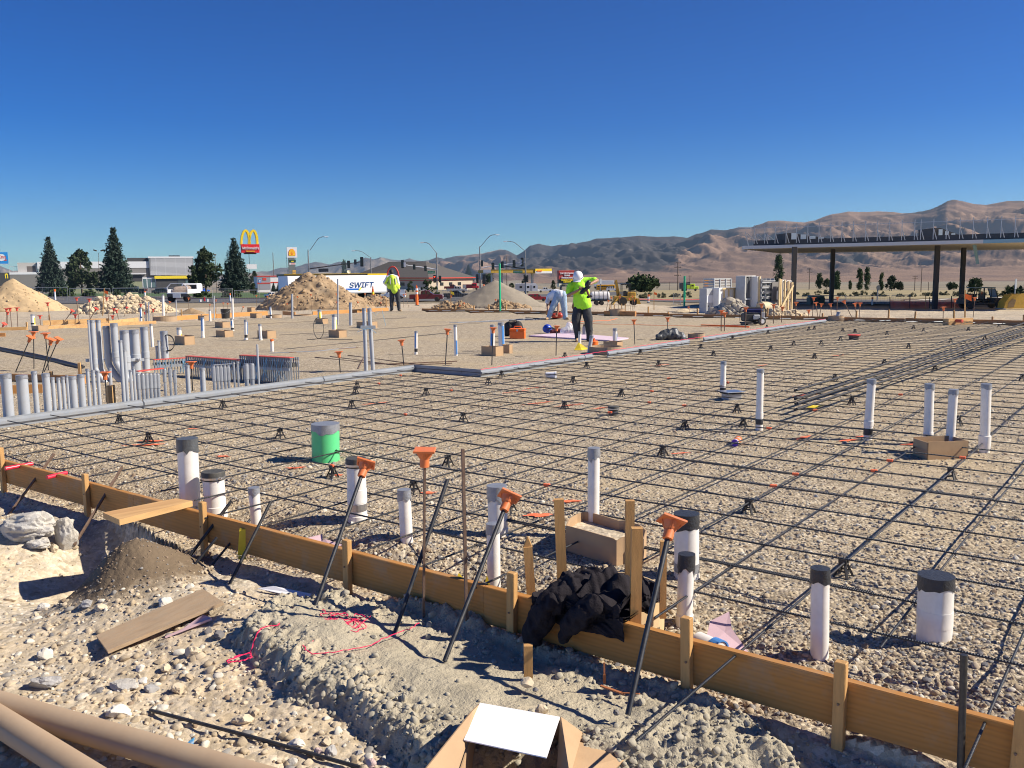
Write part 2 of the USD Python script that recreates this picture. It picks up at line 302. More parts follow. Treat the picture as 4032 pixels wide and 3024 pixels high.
# ------------------------------------------------------------------ one sheet of ground, from under the camera to the horizon, split by what it is
def ground():
    v = np.concatenate([np.linspace(.93, .02, 520), np.geomspace(.0195, .00004, 120)])           # rows about a pixel apart near, then out to the horizon
    r = np.concatenate([[0.02, .4, .8, 1.2], EYE / v])
    an = np.radians(np.concatenate([np.linspace(-180, -42, 40)[:-1], np.linspace(-42, 42, 820), np.linspace(42, 180, 40)[1:-1]]))
    r2, a2 = np.meshgrid(r, an, indexing='ij'); x, y = r2 * np.sin(a2), r2 * np.cos(a2)
    z = np.where(np.abs(a2) < 0.75, height(x, y), height(x, y, False))
    k, n = r2.shape
    V = np.stack([x, y, z], -1).reshape(-1, 3)
    i, j = np.meshgrid(np.arange(k - 1), np.arange(n), indexing='ij'); i, j = i.ravel(), j.ravel(); j2 = (j + 1) % n
    A, B, C, D = i * n + j, i * n + j2, (i + 1) * n + j2, (i + 1) * n + j
    c = V[A]; a, b = AB(c[:, 0], c[:, 1]); d = np.hypot(c[:, 0], c[:, 1])
    pad = (a > A0) & (a < A1) & (b > B0) & (b < B1)
    zone = np.where(pad, 0, np.where((a <= A0) & (d < 16), 1, np.where(d < 85, 2, 3)))
    out = []
    for q in range(4):
        s = zone == q
        f = np.vstack([np.stack([A[s], C[s], B[s]], 1), np.stack([A[s], D[s], C[s]], 1)])
        u, inv = np.unique(f, return_inverse=True); out.append((V[u], inv.reshape(f.shape)))
    return out
_g = ground()
gravel_pad = struct('gravel_pad', _g[0], gravel_mat, True)
dirt_ground = struct('dirt_ground', _g[1], dirt_mat, True)
struct('site_ground', _g[2], spoil_mat, True)
struct('valley_floor', _g[3], desert_mat, True)

# ------------------------------------------------------------------ hills
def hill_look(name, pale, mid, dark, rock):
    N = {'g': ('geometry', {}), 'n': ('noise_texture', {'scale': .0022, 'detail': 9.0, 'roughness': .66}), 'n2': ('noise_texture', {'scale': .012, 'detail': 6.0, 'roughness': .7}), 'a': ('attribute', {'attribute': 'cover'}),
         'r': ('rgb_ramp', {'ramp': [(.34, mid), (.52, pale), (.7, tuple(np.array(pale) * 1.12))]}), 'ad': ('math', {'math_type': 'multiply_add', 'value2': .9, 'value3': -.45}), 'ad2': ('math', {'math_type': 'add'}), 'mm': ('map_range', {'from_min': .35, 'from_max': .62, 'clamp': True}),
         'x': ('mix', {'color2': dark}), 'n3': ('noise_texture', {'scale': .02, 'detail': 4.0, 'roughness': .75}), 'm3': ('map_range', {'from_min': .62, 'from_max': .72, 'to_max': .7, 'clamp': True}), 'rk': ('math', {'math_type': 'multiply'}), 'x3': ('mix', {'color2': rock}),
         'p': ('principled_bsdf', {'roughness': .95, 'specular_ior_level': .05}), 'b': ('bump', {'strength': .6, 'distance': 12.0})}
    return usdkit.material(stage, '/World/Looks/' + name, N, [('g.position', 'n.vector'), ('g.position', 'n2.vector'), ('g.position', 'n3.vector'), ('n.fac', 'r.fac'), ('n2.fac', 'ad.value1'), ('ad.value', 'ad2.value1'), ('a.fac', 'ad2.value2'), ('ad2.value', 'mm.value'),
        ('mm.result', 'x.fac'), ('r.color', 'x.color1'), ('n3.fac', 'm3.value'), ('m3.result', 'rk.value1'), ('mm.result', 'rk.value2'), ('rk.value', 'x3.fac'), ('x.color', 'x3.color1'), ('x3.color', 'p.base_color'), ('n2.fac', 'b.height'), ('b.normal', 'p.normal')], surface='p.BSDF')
RIDGE = np.array([(1690, 1024), (1720, 1010), (1747, 1019), (1792, 1013), (1852, 1007), (1893, 1000), (1921, 986), (1963, 977), (1991, 977), (2035, 999), (2058, 986), (2089, 964), (2124, 957), (2175, 962), (2213, 956), (2270, 959), (2349, 939), (2400, 936), (2450, 934),
    (2516, 925), (2567, 929), (2706, 927), (2750, 914), (2797, 899), (2861, 904), (2902, 894), (2956, 896), (3019, 878), (3080, 877), (3161, 881), (3202, 875), (3269, 850), (3332, 840), (3379, 843), (3440, 840), (3547, 845), (3617, 837), (3680, 818), (3715, 799), (3753, 794),
    (3823, 807), (3870, 809), (3949, 799), (4032, 802), (4150, 780), (4300, 800), (4500, 770), (4900, 790), (5600, 780), (6600, 830)], float)
def range_mesh(ridge, foot_y, r0, dist, cols, rows, amp, fan, seed, spur=620.0, cover=None):
    px = np.linspace(ridge[0, 0], ridge[-1, 0], cols); ry = np.interp(px, ridge[:, 0], ridge[:, 1])
    D = np.interp(px, *dist); R0 = np.interp(px, *r0) if not np.isscalar(r0) else np.full(cols, r0)
    s = np.concatenate([np.linspace(0, 1, rows), [1.12, 1.4, 2.0]])
    P = np.zeros((len(s), cols, 3)); fy = np.interp(px, *foot_y)
    rel = np.interp(s, [0, fan[0], 1], [0, fan[1], 1]); rel = np.where(s <= 1, .5 * rel + .5 * (fan[1] / fan[0]) * s * np.where(s < fan[0], s / fan[0], 1) * 0 + .5 * rel, 0)
    rel = np.interp(s, [0, fan[0] * .5, fan[0], fan[0] + (1 - fan[0]) * .35, fan[0] + (1 - fan[0]) * .7, 1], [0, fan[1] * .4, fan[1], fan[1] + (1 - fan[1]) * .42, fan[1] + (1 - fan[1]) * .8, 1])
    dirs = np.stack([ray(p, 1065) for p in px])
    dirs = dirs / dirs[:, 1:2]
    hz = np.array([1123 - .0105 * (p + 2655) for p in px])
    for k in range(len(s)):
        dist_k = R0 + (D - R0) * s[k]
        yy = fy + (ry - fy) * min(rel[k], 1)
        z = EYE + dist_k * (hz - yy) / F
        if s[k] > 1: z = z - (s[k] - 1) * (D - R0) * .35
        P[k, :, 0], P[k, :, 1], P[k, :, 2] = dirs[:, 0] * dist_k, dist_k, z
    X, Y = P[..., 0], P[..., 1]
    w = np.clip(s, 0, 1)[:, None]
    env = sm(w, fan[0] * .6, fan[0] + .25) * (1 - sm(w, .74, 1.0) * .88) + .05 * sm(w, 0, .3)
    wx = X + 260 * nz(X, Y, 1 / 900, seed + 5) + .25 * (Y - Y.mean())
    rid = 1 - np.abs(2 * fbm(np.stack([wx / spur, Y / (spur * 3.4), X * 0 + seed], -1), 3, seed) - 1) * 2.2
    wx2 = wx + 90 * nz(X, Y, 1 / 240, seed + 6); rid2 = 1 - np.abs(2 * fbm(np.stack([wx2 / (spur * .36), Y / (spur * 1.3), X * 0 + seed], -1), 3, seed + 9) - 1) * 2.4
    rid3 = 1 - np.abs(2 * fbm(np.stack([wx2 / (spur * .13), Y / (spur * .5), X * 0 + seed], -1), 3, seed + 19) - 1) * 2.4
    P[..., 2] += env * amp * (rid - .55) + env * amp * .42 * (rid2 - .5) + env * amp * .2 * (rid3 - .5) - .22 * env * amp
    k, n = P.shape[:2]
    i, j = np.meshgrid(np.arange(k - 1), np.arange(n - 1), indexing='ij'); i, j = i.ravel(), j.ravel()
    A, B, C, E = i * n + j, i * n + j + 1, (i + 1) * n + j + 1, (i + 1) * n + j
    darkness = cover(px[None, :] + 0 * X, w + 0 * X, rid, X, Y) if cover else 0 * X
    return (P.reshape(-1, 3), np.vstack([np.stack([A, B, C], 1), np.stack([A, C, E], 1)])), darkness.ravel()
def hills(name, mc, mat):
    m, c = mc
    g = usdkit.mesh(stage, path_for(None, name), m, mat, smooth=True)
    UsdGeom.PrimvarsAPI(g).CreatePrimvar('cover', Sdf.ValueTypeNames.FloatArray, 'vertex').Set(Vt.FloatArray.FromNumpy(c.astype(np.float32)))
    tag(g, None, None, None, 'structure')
def brush_shade_right(px, w, rid, X, Y):
    main = sm(px, 1950, 2080) * (1 - sm(px, 2560 + (w - .5) * 260, 2720 + (w - .5) * 260)) * sm(w, .34 - (px - 2300) * .0002, .5 - (px - 2300) * .0002)  # main: dark zone, shade of the central slopes put into the colour
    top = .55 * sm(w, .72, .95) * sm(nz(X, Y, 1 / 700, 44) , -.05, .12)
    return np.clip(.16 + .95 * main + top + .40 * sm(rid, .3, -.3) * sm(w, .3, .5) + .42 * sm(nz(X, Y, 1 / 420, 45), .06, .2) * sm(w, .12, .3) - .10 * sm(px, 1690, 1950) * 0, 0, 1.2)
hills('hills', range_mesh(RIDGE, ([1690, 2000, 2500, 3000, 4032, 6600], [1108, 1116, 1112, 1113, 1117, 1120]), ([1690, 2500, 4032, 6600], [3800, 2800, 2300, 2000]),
                          ([1690, 2060, 2600, 3300, 4032, 6600], [10500, 8600, 7200, 6200, 5600, 5200]), 1150, 120, 125, (.36, .2), 3, 640, brush_shade_right),
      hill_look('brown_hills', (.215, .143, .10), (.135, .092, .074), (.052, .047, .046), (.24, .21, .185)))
FARR = np.array([(-900, 1060), (-300, 1045), (0, 1047), (40, 1060), (75, 1080), (300, 1084), (800, 1086), (960, 1084), (1011, 1073), (1052, 1067), (1106, 1049), (1160, 1046), (1201, 1037), (1242, 1032), (1302, 1040), (1337, 1029), (1400, 1032), (1440, 1012), (1474, 1021), (1499, 1013), (1543, 1023), (1575, 1024), (1613, 1012), (1660, 1022), (1720, 1018), (1800, 1030), (1900, 1040), (2100, 1050)], float)
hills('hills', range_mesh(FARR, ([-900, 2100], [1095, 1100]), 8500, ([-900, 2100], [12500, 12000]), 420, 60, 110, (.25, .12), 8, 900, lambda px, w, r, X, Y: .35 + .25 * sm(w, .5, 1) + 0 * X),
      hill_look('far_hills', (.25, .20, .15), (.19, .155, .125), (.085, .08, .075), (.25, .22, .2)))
haze_mat = usdkit.material(stage, '/World/Looks/haze', {'v': ('principled_volume', {'color': (.60, .80, 1.0), 'density': 2.9e-5, 'anisotropy': .2})}, [], volume='v.volume')
struct('haze', box(-15000, -1500, -150, 15000, 14500, 1000), haze_mat, kind='stuff')
# ------------------------------------------------------------------ looks of the site's things
def board_look(name, c):
    c = np.array(c); N = {'o': ('texture_coordinate', {}), 'm': ('mapping', {'scale': (.45, 9.0, 9.0)}), 'w': ('wave_texture', {'bands_direction': 'z', 'scale': 1.7, 'distortion': 9.0, 'detail': 4.0, 'detail_scale': .9}), 'r': ('rgb_ramp', {'ramp': [(0, tuple(c * .92)), (.5, tuple(c)), (1, tuple(c * 1.04))]}),
         'v': ('voronoi_texture', {'scale': 2.1}), 'mv': ('map_range', {'from_min': .035, 'from_max': .075, 'to_min': .85, 'to_max': 0.0, 'clamp': True}), 'x': ('mix', {'color2': (.10, .04, .015)}), 'n': ('noise_texture', {'scale': 4.0, 'detail': 6.0, 'roughness': .7}), 'mn': ('map_range', {'from_min': .52, 'from_max': .75, 'to_max': .55, 'clamp': True}), 'y': ('mix', {'color2': (.33, .27, .19)}),
         'm2': ('mapping', {'scale': (1.0, 1.0, 2.2)}), 'b': ('bump', {'strength': .35, 'distance': .003}), 'p': ('principled_bsdf', {'roughness': .7, 'specular_ior_level': .3})}
    return usdkit.material(stage, '/World/Looks/' + name, N, [('o.object', 'm.vector'), ('m.vector', 'w.vector'), ('w.fac', 'r.fac'), ('o.object', 'm2.vector'), ('m2.vector', 'v.vector'), ('v.distance', 'mv.value'), ('mv.result', 'x.fac'), ('r.color', 'x.color1'), ('o.object', 'n.vector'), ('n.fac', 'mn.value'), ('mn.result', 'y.fac'), ('x.color', 'y.color1'), ('y.color', 'p.base_color'), ('w.fac', 'b.height'), ('b.normal', 'p.normal')], surface='p.BSDF')
WOOD = board_look('form_wood', (.43, .20, .055))
WOOD2 = look('stake_wood', (.50, .28, .10), .7, .25, 4.0, .3, 50, stretch=(14, 14, 1.5))
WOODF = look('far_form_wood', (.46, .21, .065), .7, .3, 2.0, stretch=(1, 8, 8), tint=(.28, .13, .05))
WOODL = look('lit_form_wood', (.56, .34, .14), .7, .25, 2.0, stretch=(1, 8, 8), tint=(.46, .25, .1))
PLANK = look('dusty_plank', (.42, .29, .17), .85, .2, 3.0, .3, 50, dust=.7, stretch=(1.5, 8, 8))
PVC = look('white_pvc', (.76, .73, .68), .35, .06, 5, .05, 40, dust=.25)
PVCG = look('grey_pvc', (.36, .385, .42), .5, .10, 6, dust=.25)
GALV = look('galvanised_steel', (.40, .42, .45), .42, .2, 9, metal=.55, dust=.15)
GREEN = look('green_pipe', (.10, .58, .22), .4, .05, 4, dust=.06)
TAPEG = look('silver_tape', (.30, .31, .33), .38, .2, 30, .35, 90, metal=.35)
TAPED = look('dark_tape', (.085, .09, .095), .4, .3, 25, .4, 80)
TAPEK = look('black_tape', (.034, .035, .038), .42, .3, 25, .5, 70)
RUBBER = look('black_rubber', (.045, .047, .046), .7, .2, 12, dust=.2)
BLACKP = look('black_plastic', (.02, .021, .023), .45, .2, 20, dust=.12)
CHROME = look('clamp_band', (.55, .55, .56), .3, .2, 30, metal=.9)
ORANGE = look('orange_cap', (.66, .165, .045), .5, .14, 20, dust=.18)
REDCAP = look('red_cap', (.62, .08, .05), .5, .12, 20, dust=.1)
CARD = look('cardboard', (.43, .285, .16), .85, .10, 4, .1, 60, tint=(.36, .235, .13))
CARDT = look('tube_card', (.37, .265, .17), .8, .08, 3, .08, 30, dust=.25)
STEEL = look('brown_steel', (.17, .105, .075), .6, .35, 18, .2, 60, metal=.3, dust=.3)
REBARK = look('dark_rebar', (.045, .048, .055), .45, .3, 15, metal=.5, dust=.15)
MARK = look('orange_paint', (.85, .17, .07), .9, .15, 12)
PINK = look('pink_string', (.85, .03, .12), .7, .1, 30)
FOAMP = look('pink_foam', (.60, .42, .46), .8, .08, 8, dust=.1)
WHITE = look('white_board', (.80, .80, .82), .6, .04, 6)
YELLOW = look('yellow_plastic', (.80, .62, .04), .5, .1, 8)
BLUEP = look('blue_marker', (.06, .22, .55), .6, .2, 14)
ORANGEB = look('bright_orange', (.88, .16, .02), .45, .1, 8)
def rebar_look(name, axis):
    N = {'o': ('texture_coordinate', {}), 'g': ('geometry', {}), 'w': ('wave_texture', {'bands_direction': axis, 'scale': 28.0}), 'n': ('noise_texture', {'scale': 2.4, 'detail': 5.0, 'roughness': .7}),
         'r': ('rgb_ramp', {'ramp': [(.3, (.035, .038, .044)), (.5, (.06, .064, .072)), (.66, (.085, .072, .06)), (.8, (.17, .10, .055))]}), 'b': ('bump', {'strength': .8, 'distance': .004}),
         'p': ('principled_bsdf', {'roughness': .42, 'metallic': .55})}
    return usdkit.material(stage, '/World/Looks/' + name, N, [('o.object', 'w.vector'), ('g.position', 'n.vector'), ('n.fac', 'r.fac'), ('r.color', 'p.base_color'), ('w.fac', 'b.height'), ('b.normal', 'p.normal')], surface='p.BSDF')
REB_A, REB_B, REB_Z = rebar_look('rebar_long', 'x'), rebar_look('rebar_cross', 'y'), rebar_look('rebar_upright', 'z')
rng = np.random.default_rng(7)
def on_a(px, py, a):
    d = ray(px, py); k = a / (d[0] * AX[0] + d[1] * AX[1]); return np.array([0, 0, EYE]) + d * k

# ------------------------------------------------------------------ bar mat
mat = thing('rebar_mat', 'wide grid of dark steel rebar tied flat over the gravel pad', 'rebar mat', (0, 0, 0), ROT_A)
KA = 3.88 + .457 * np.arange(57)                          # cross bars, along b
KB = np.concatenate([[-9.2, -8.3, -7.4, -6.4, -5.5, -4.6, -3.7, -2.8, -1.9, -.97, .0, .47], .93 + .457 * np.arange(20)])   # long bars, along a
def wander(n, s): return np.convolve(rng.normal(0, s, n + 4), [.2, .25, .25, .2, .1], 'valid')[:n]
ends_in = {}
for k, a in enumerate(KA):
    if a > A1 - .3: break
    b1 = (10.15 if a < 10.85 else 8.72) + rng.uniform(-.12, .12); bs = np.arange(-10.0, b1 + .01, .7); bs[-1] = b1
    n = len(bs); p = np.stack([a + wander(n, .012), bs, .100 + wander(n, .005)], 1)
    part(mat, 'cross_bar', tube(p, .0057, 7 if k < 14 else 5), REB_B, 60)
    if k % 5 == 1:                                       # a lapped second bar
        b0 = rng.uniform(-2, 5); q = np.stack([np.full(6, a + .02), np.linspace(b0, b0 + 2.4, 6), np.full(6, .101)], 1)
        part(mat, 'cross_bar', tube(q, .0057, 6), REB_B, 60)
for k, b in enumerate(KB):
    a0 = {1.387: 2.50, .47: 2.62}.get(round(float(b), 3), A0 + rng.uniform(-.03, .22)); a1 = 10.8 if b > 8.8 else A1 - rng.uniform(.15, .3)
    if abs(b - .93) < .01: a0 = 3.75
    if b > 9.9: continue
    at = np.arange(a0, a1, .7); n = len(at); p = np.stack([at, b + wander(n, .014), .083 + wander(n, .005)], 1)
    part(mat, 'long_bar', tube(p, .0057, 7), REB_A, 60)
    if k in (11, 13, 15, 17, 19):
        q = np.stack([np.linspace(5 + k * .8, 7.5 + k * .8, 6), np.full(6, b + .019), np.full(6, .084)], 1); part(mat, 'long_bar', tube(q, .0057, 6), REB_A, 60)
ties, red = [], []
for i, a in enumerate(KA[:40]):
    for b in KB:
        if b > 8.7 and a > 10.8 or rng.random() > .55: continue
        t = tube([(a - .012, b - .012, .085), (a, b, .112), (a + .012, b + .012, .085)], .0028, 4); ties.append(t)
        if rng.random() < .5: ties.append(tube([(a, b, .108), (a + rng.uniform(-.02, .02), b + rng.uniform(-.02, .02), .13)], .0016, 3))
        if rng.random() < .10 and a < 12: red.append(move(cbox(.024, .05, .02, .004), (a, b, .093), rng.uniform(-.5, .5)))
part(mat, 'tie_wire', ties, REBARK, False, None, 'stuff'); part(mat, 'paint_mark', red, MARK, False, None, 'stuff')
# a bundle of four long bars laid over the mat at the right
for px, py in ((3133, 1538), (3133, 1572), (3135, 1590), (3133, 1612)):
    s = on_z(px, py, .135); e = on_z(4120, {1538: 1248, 1572: 1270, 1590: 1274, 1612: 1297}[py], .19)
    w = np.linspace(0, 1, 14)[:, None]; p = s * (1 - w) + e * w; p[:, 2] += wander(14, .006)
    for o in (-.010, .010):
        q = p.copy(); q[:, 0] += o; q[:, 2] += .004 + o * .3
        solo('loose_rebar', tube(q, .015, 7), look('black_bar', (.018, .018, .02), .6, .3, 8), f'{"left" if o < 0 else "right"} bar of the { {1538: "uppermost", 1572: "second", 1590: "third", 1612: "lowest"}[py]} pair laid over the mat at right', 'rebar', f'{ {1538: "uppermost", 1572: "second", 1590: "third", 1612: "lowest"}[py]} pair of bundled bars', 60)

# ------------------------------------------------------------------ bar chairs under the mat
def chair_mesh():
    m = []
    for sx, sy in ((1, 1), (1, -1), (-1, 1), (-1, -1)):
        m.append(bar((sx * .038, sy * .038, 0), (sx * .013, sy * .013, .072), .013, .011)); m.append(cbox(.026, .026, .006, .002, (sx * .038, sy * .038, 0)))
    m += [cbox(.042, .042, .014, .003, (0, 0, .066)), box(-.02, -.022, .078, -.008, .022, .10), box(.008, -.022, .078, .02, .022, .10), bar((-.026, -.026, .035), (.026, -.026, .035), .008), bar((-.026, .026, .035), (.026, .026, .035), .008),
          bar((-.026, -.026, .035), (-.026, .026, .035), .008), bar((.026, -.026, .035), (.026, .026, .035), .008)]
    return cat(m)
CH = [(450, 1653), (596, 1745), (1353, 1552), (1340, 1612), (1661, 1556), (1178, 1722), (1296, 1868), (1799, 1818), (1838, 1676), (2146, 1612), (2282, 1506), (2388, 1557), (2264, 1449), (1920, 1509), (1996, 1478), (2054, 1455), (2226, 1406), (2620, 1441), (2797, 1404), (2689, 1702),
      (2685, 1792), (2891, 1980), (2948, 1616), (2977, 1697), (2784, 1371), (2534, 1398), (2999, 1314), (3119, 1360), (3223, 1417), (3243, 1360), (3318, 2248), (3692, 1902), (3378, 1600), (3560, 1760), (3834, 1672), (2051, 2035), (1465, 1950), (1640, 1462), (1262, 1522), (780, 1592), (3030, 1291), (3165, 1300),
      (3400, 1310), (3300, 1302), (3470, 1320), (3340, 1340), (3560, 1295), (3660, 1305), (3580, 1372), (3720, 1350), (3250, 1490), (3480, 1440), (3815, 1410), (3900, 1340), (3640, 1450), (3950, 1500), (3240, 1297), (3840, 1300), (3960, 1290), (3060, 1380), (2900, 1340), (2700, 1340)]
ch0, seen = None, set()
for px, py in CH:
    a, b = AB(*on_z(px, py, 0)[:2]); a = KA[np.argmin(np.abs(KA - a))]; b = KB[np.argmin(np.abs(KB - b))]
    if (a, b) in seen: continue
    seen.add((a, b)); x, y = XY(a, b); rz = ROT_A + rng.uniform(-.12, .12); loc = (x, y, gz(x, y) - .004)
    if ch0 is None: ch0 = solo('bar_chair', chair_mesh(), BLACKP, 'small black plastic chair holding the rebar grid off the gravel', 'rebar chair', 'black chairs under the rebar grid'); x_ = UsdGeom.Xformable(ch0); x_.AddTranslateOp().Set(Gf.Vec3d(*loc)); x_.AddRotateZOp().Set(math.degrees(rz))
    else:
        m = UsdGeom.Mesh.Define(stage, path_for(None, 'bar_chair')); m.GetPrim().GetReferences().AddInternalReference(ch0.GetPath()); m.ClearXformOpOrder()
        m.AddTranslateOp(opSuffix='c').Set(Gf.Vec3d(*loc)); m.AddRotateZOp(opSuffix='c').Set(math.degrees(rz))

# ------------------------------------------------------------------ near form: boards with their stakes
nf = thing('timber_form', 'brown timber form board running along the near edge of the gravel pad', 'form board', (0, 0, 0), ROT_B)   # local x = b, local y = -a
def wavy_board(x0, x1, y, z0, z1, th, k=14, sag=.004):
    x = np.linspace(x0, x1, k); o = wander(k, sag); oz = wander(k, .003); c = .004
    prof = [(0, z0), (th, z0), (th, z1 - c), (th - c, z1), (c, z1), (0, z1 - c)]
    v = np.array([(X, y - t + O, z + Z) for X, O, Z in zip(x, o, oz) for t, z in prof]); n = len(prof); f = []
    for i in range(k - 1):
        for j in range(n):
            A, B = i * n + j, i * n + (j + 1) % n; f += [(A, A + n, B + n), (A, B + n, B)]
    for s, e in ((0, 0), ((k - 1) * n, 1)):
        for j in range(1, n - 1): f.append((s, s + j, s + j + 1) if e == 0 else (s, s + j + 1, s + j))
    f = np.array(f)[:, ::-1]
    return v, f
for x0, x1 in ((9.6, 5.96), (5.955, 2.715), (2.71, -.9), (-.905, -3.6)): part(nf, 'board', wavy_board(x1, x0, -A0, -.092, .10, .04), WOOD, 30)
for px, py, h in ((8, 1815, .12), (335, 1860, .075), (797, 2000, .085), (1365, 2175, .075), (2012, 2262, .12), (2712, 2435, .11), (3312, 2625, .085), (4010, 2840, .08)):
    b = AB(*on_a(px, py, A0 - .02)[:2])[1]; x, y = XY(A0 - .03, b); g = gz(x, y) - .08
    part(nf, 'stake', cbox(.045, .036, .10 + h - g, .003, (b, -A0 + .0215, g), 0, 0, rng.uniform(-.03, .03)), WOOD2)
    part(nf, 'nail', move(cyl(.005, 0, .004, 8), (b, -A0 + .041, .02), rx=-PI / 2), STEEL)
# boards and stakes elsewhere
def stick(name, bot, top, w, h, mat_, label, catg, group=None, up=(0, 1, 0), point=False):
    bot, top = np.asarray(bot, float), np.asarray(top, float); L = top - bot
    t = thing(name, label, catg, bot, 0, group) if False else None
    m = bar((0, 0, 0), L, w, h, up)
    if point: m = cat([m, hull([(L[0] + L[0] * .02, L[1], L[2] + .05, .004), (L[0] - w * .4, L[1], L[2], .006), (L[0] + w * .4, L[1], L[2], .006)])])
    o = solo(name, m, mat_, label, catg, group); UsdGeom.Xformable(o).AddTranslateOp().Set(Gf.Vec3d(*bot)); return o
for (bx, by), (tx, ty), a, w, lab, pt in (((2215, 2285), (2200, 1965), 3.62, .05, 'tall rough wooden stake left of the cardboard collar round the white pipe', False), ((2095, 2345), (2078, 2152), 3.47, .045, 'short wooden stake with slanted top left of the black jacket', True),
                                      ((2478, 2262), (2480, 1970), 3.74, .044, 'wooden stake behind the cardboard collar at its right end', False), ((2500, 2460), (2508, 2078), 3.42, .05, 'tall pale wooden stake standing right of the black jacket', False), ((2610, 2385), (2612, 2130), 3.62, .03, 'narrow wooden stake behind the tilted orange capped bar', False),
                                      ((2080, 2615), (2080, 2540), 3.02, .04, 'stub of a wooden stake in the hardened concrete', False)):
    q = on_a(bx, by, a); top = on_a(tx, ty, a)
    stick('wooden_stake', q - (0, 0, .06), top, w, w * .75, WOOD2, lab, 'stake', None, (0, 1, 0), pt)
def plank(corners, th, mat_, label, catg='plank'):
    c = np.array(corners, float); n = np.cross(c[1] - c[0], c[3] - c[0]); n /= np.linalg.norm(n); n = n if n[2] > 0 else -n
    o = c[0]; e = (c[1] - c[0]) / np.linalg.norm(c[1] - c[0]); rz = math.atan2(e[1], e[0])
    v = np.vstack([c, c - n * th]); f = np.array([[0, 1, 2], [0, 2, 3], [4, 6, 5], [4, 7, 6]] + [t for i in range(4) for t in ((i, i + 4, (i + 1) % 4), ((i + 1) % 4, i + 4, (i + 1) % 4 + 4))])
    v = v - o; cs, sn = math.cos(-rz), math.sin(-rz); v = np.stack([v[:, 0] * cs - v[:, 1] * sn, v[:, 0] * sn + v[:, 1] * cs, v[:, 2]], 1)
    m = trimesh.Trimesh(v, f, process=True); trimesh.repair.fix_normals(m)
    p = solo('plank', m, mat_, label, catg); x = UsdGeom.Xformable(p); x.AddTranslateOp().Set(Gf.Vec3d(*o)); x.AddRotateZOp().Set(math.degrees(rz)); return p
plank([on_z(405, 2018, .142), on_z(690, 1962, .142), on_z(758, 1972, .142), on_z(470, 2046, .142)], .038, WOODL, 'short thick board lying across the top of the near form')
plank([hit(380, 2530) + (0, 0, .04), hit(800, 2358) + (0, 0, .06), hit(882, 2412) + (0, 0, .06), hit(425, 2592) + (0, 0, .04)], .018, PLANK, 'flat dusty plank lying on the rubble left of the concrete spill')
plank([hit(720, 2490) + (0, 0, .02), hit(800, 2440) + (0, 0, .03), hit(835, 2455) + (0, 0, .03), hit(650, 2520) + (0, 0, .02)], .012, FOAMP, 'pink foam scrap under the dusty plank', 'foam scrap')

# ------------------------------------------------------------------ standing pipes
def ragged_cap(r, top, skirt, seed, n=24, k=5):
    """Tape pulled over a pipe's end: a flat top, a crumpled skirt with a torn edge."""
    g = np.random.default_rng(seed); an = np.arange(n) * 2 * PI / n
    low = np.convolve(np.tile(g.uniform(.6, 1.2, n), 3), [.25, .5, .25], 'same')[n:2 * n]; low = np.where(g.random(n) < .15, low * 1.35, low) * skirt
    V = [np.array([[0, 0, top + .004]])]
    for i in range(k):
        w = i / (k - 1); rr = r + .002 + .0035 * g.random(n) * (.3 + w); z = top + .001 - low * w if i else np.full(n, top + .002)
        V.append(np.stack([rr * np.cos(an), rr * np.sin(an), z if np.ndim(z) else np.full(n, z)], 1))
    f = [(0, 1 + j, 1 + (j + 1) % n) for j in range(n)]
    for i in range(k - 1):
        for j in range(n):
            A, B = 1 + i * n + j, 1 + i * n + (j + 1) % n; f += [(A, A + n, B), (B, A + n, B + n)]
    return np.vstack(V), np.array(f)
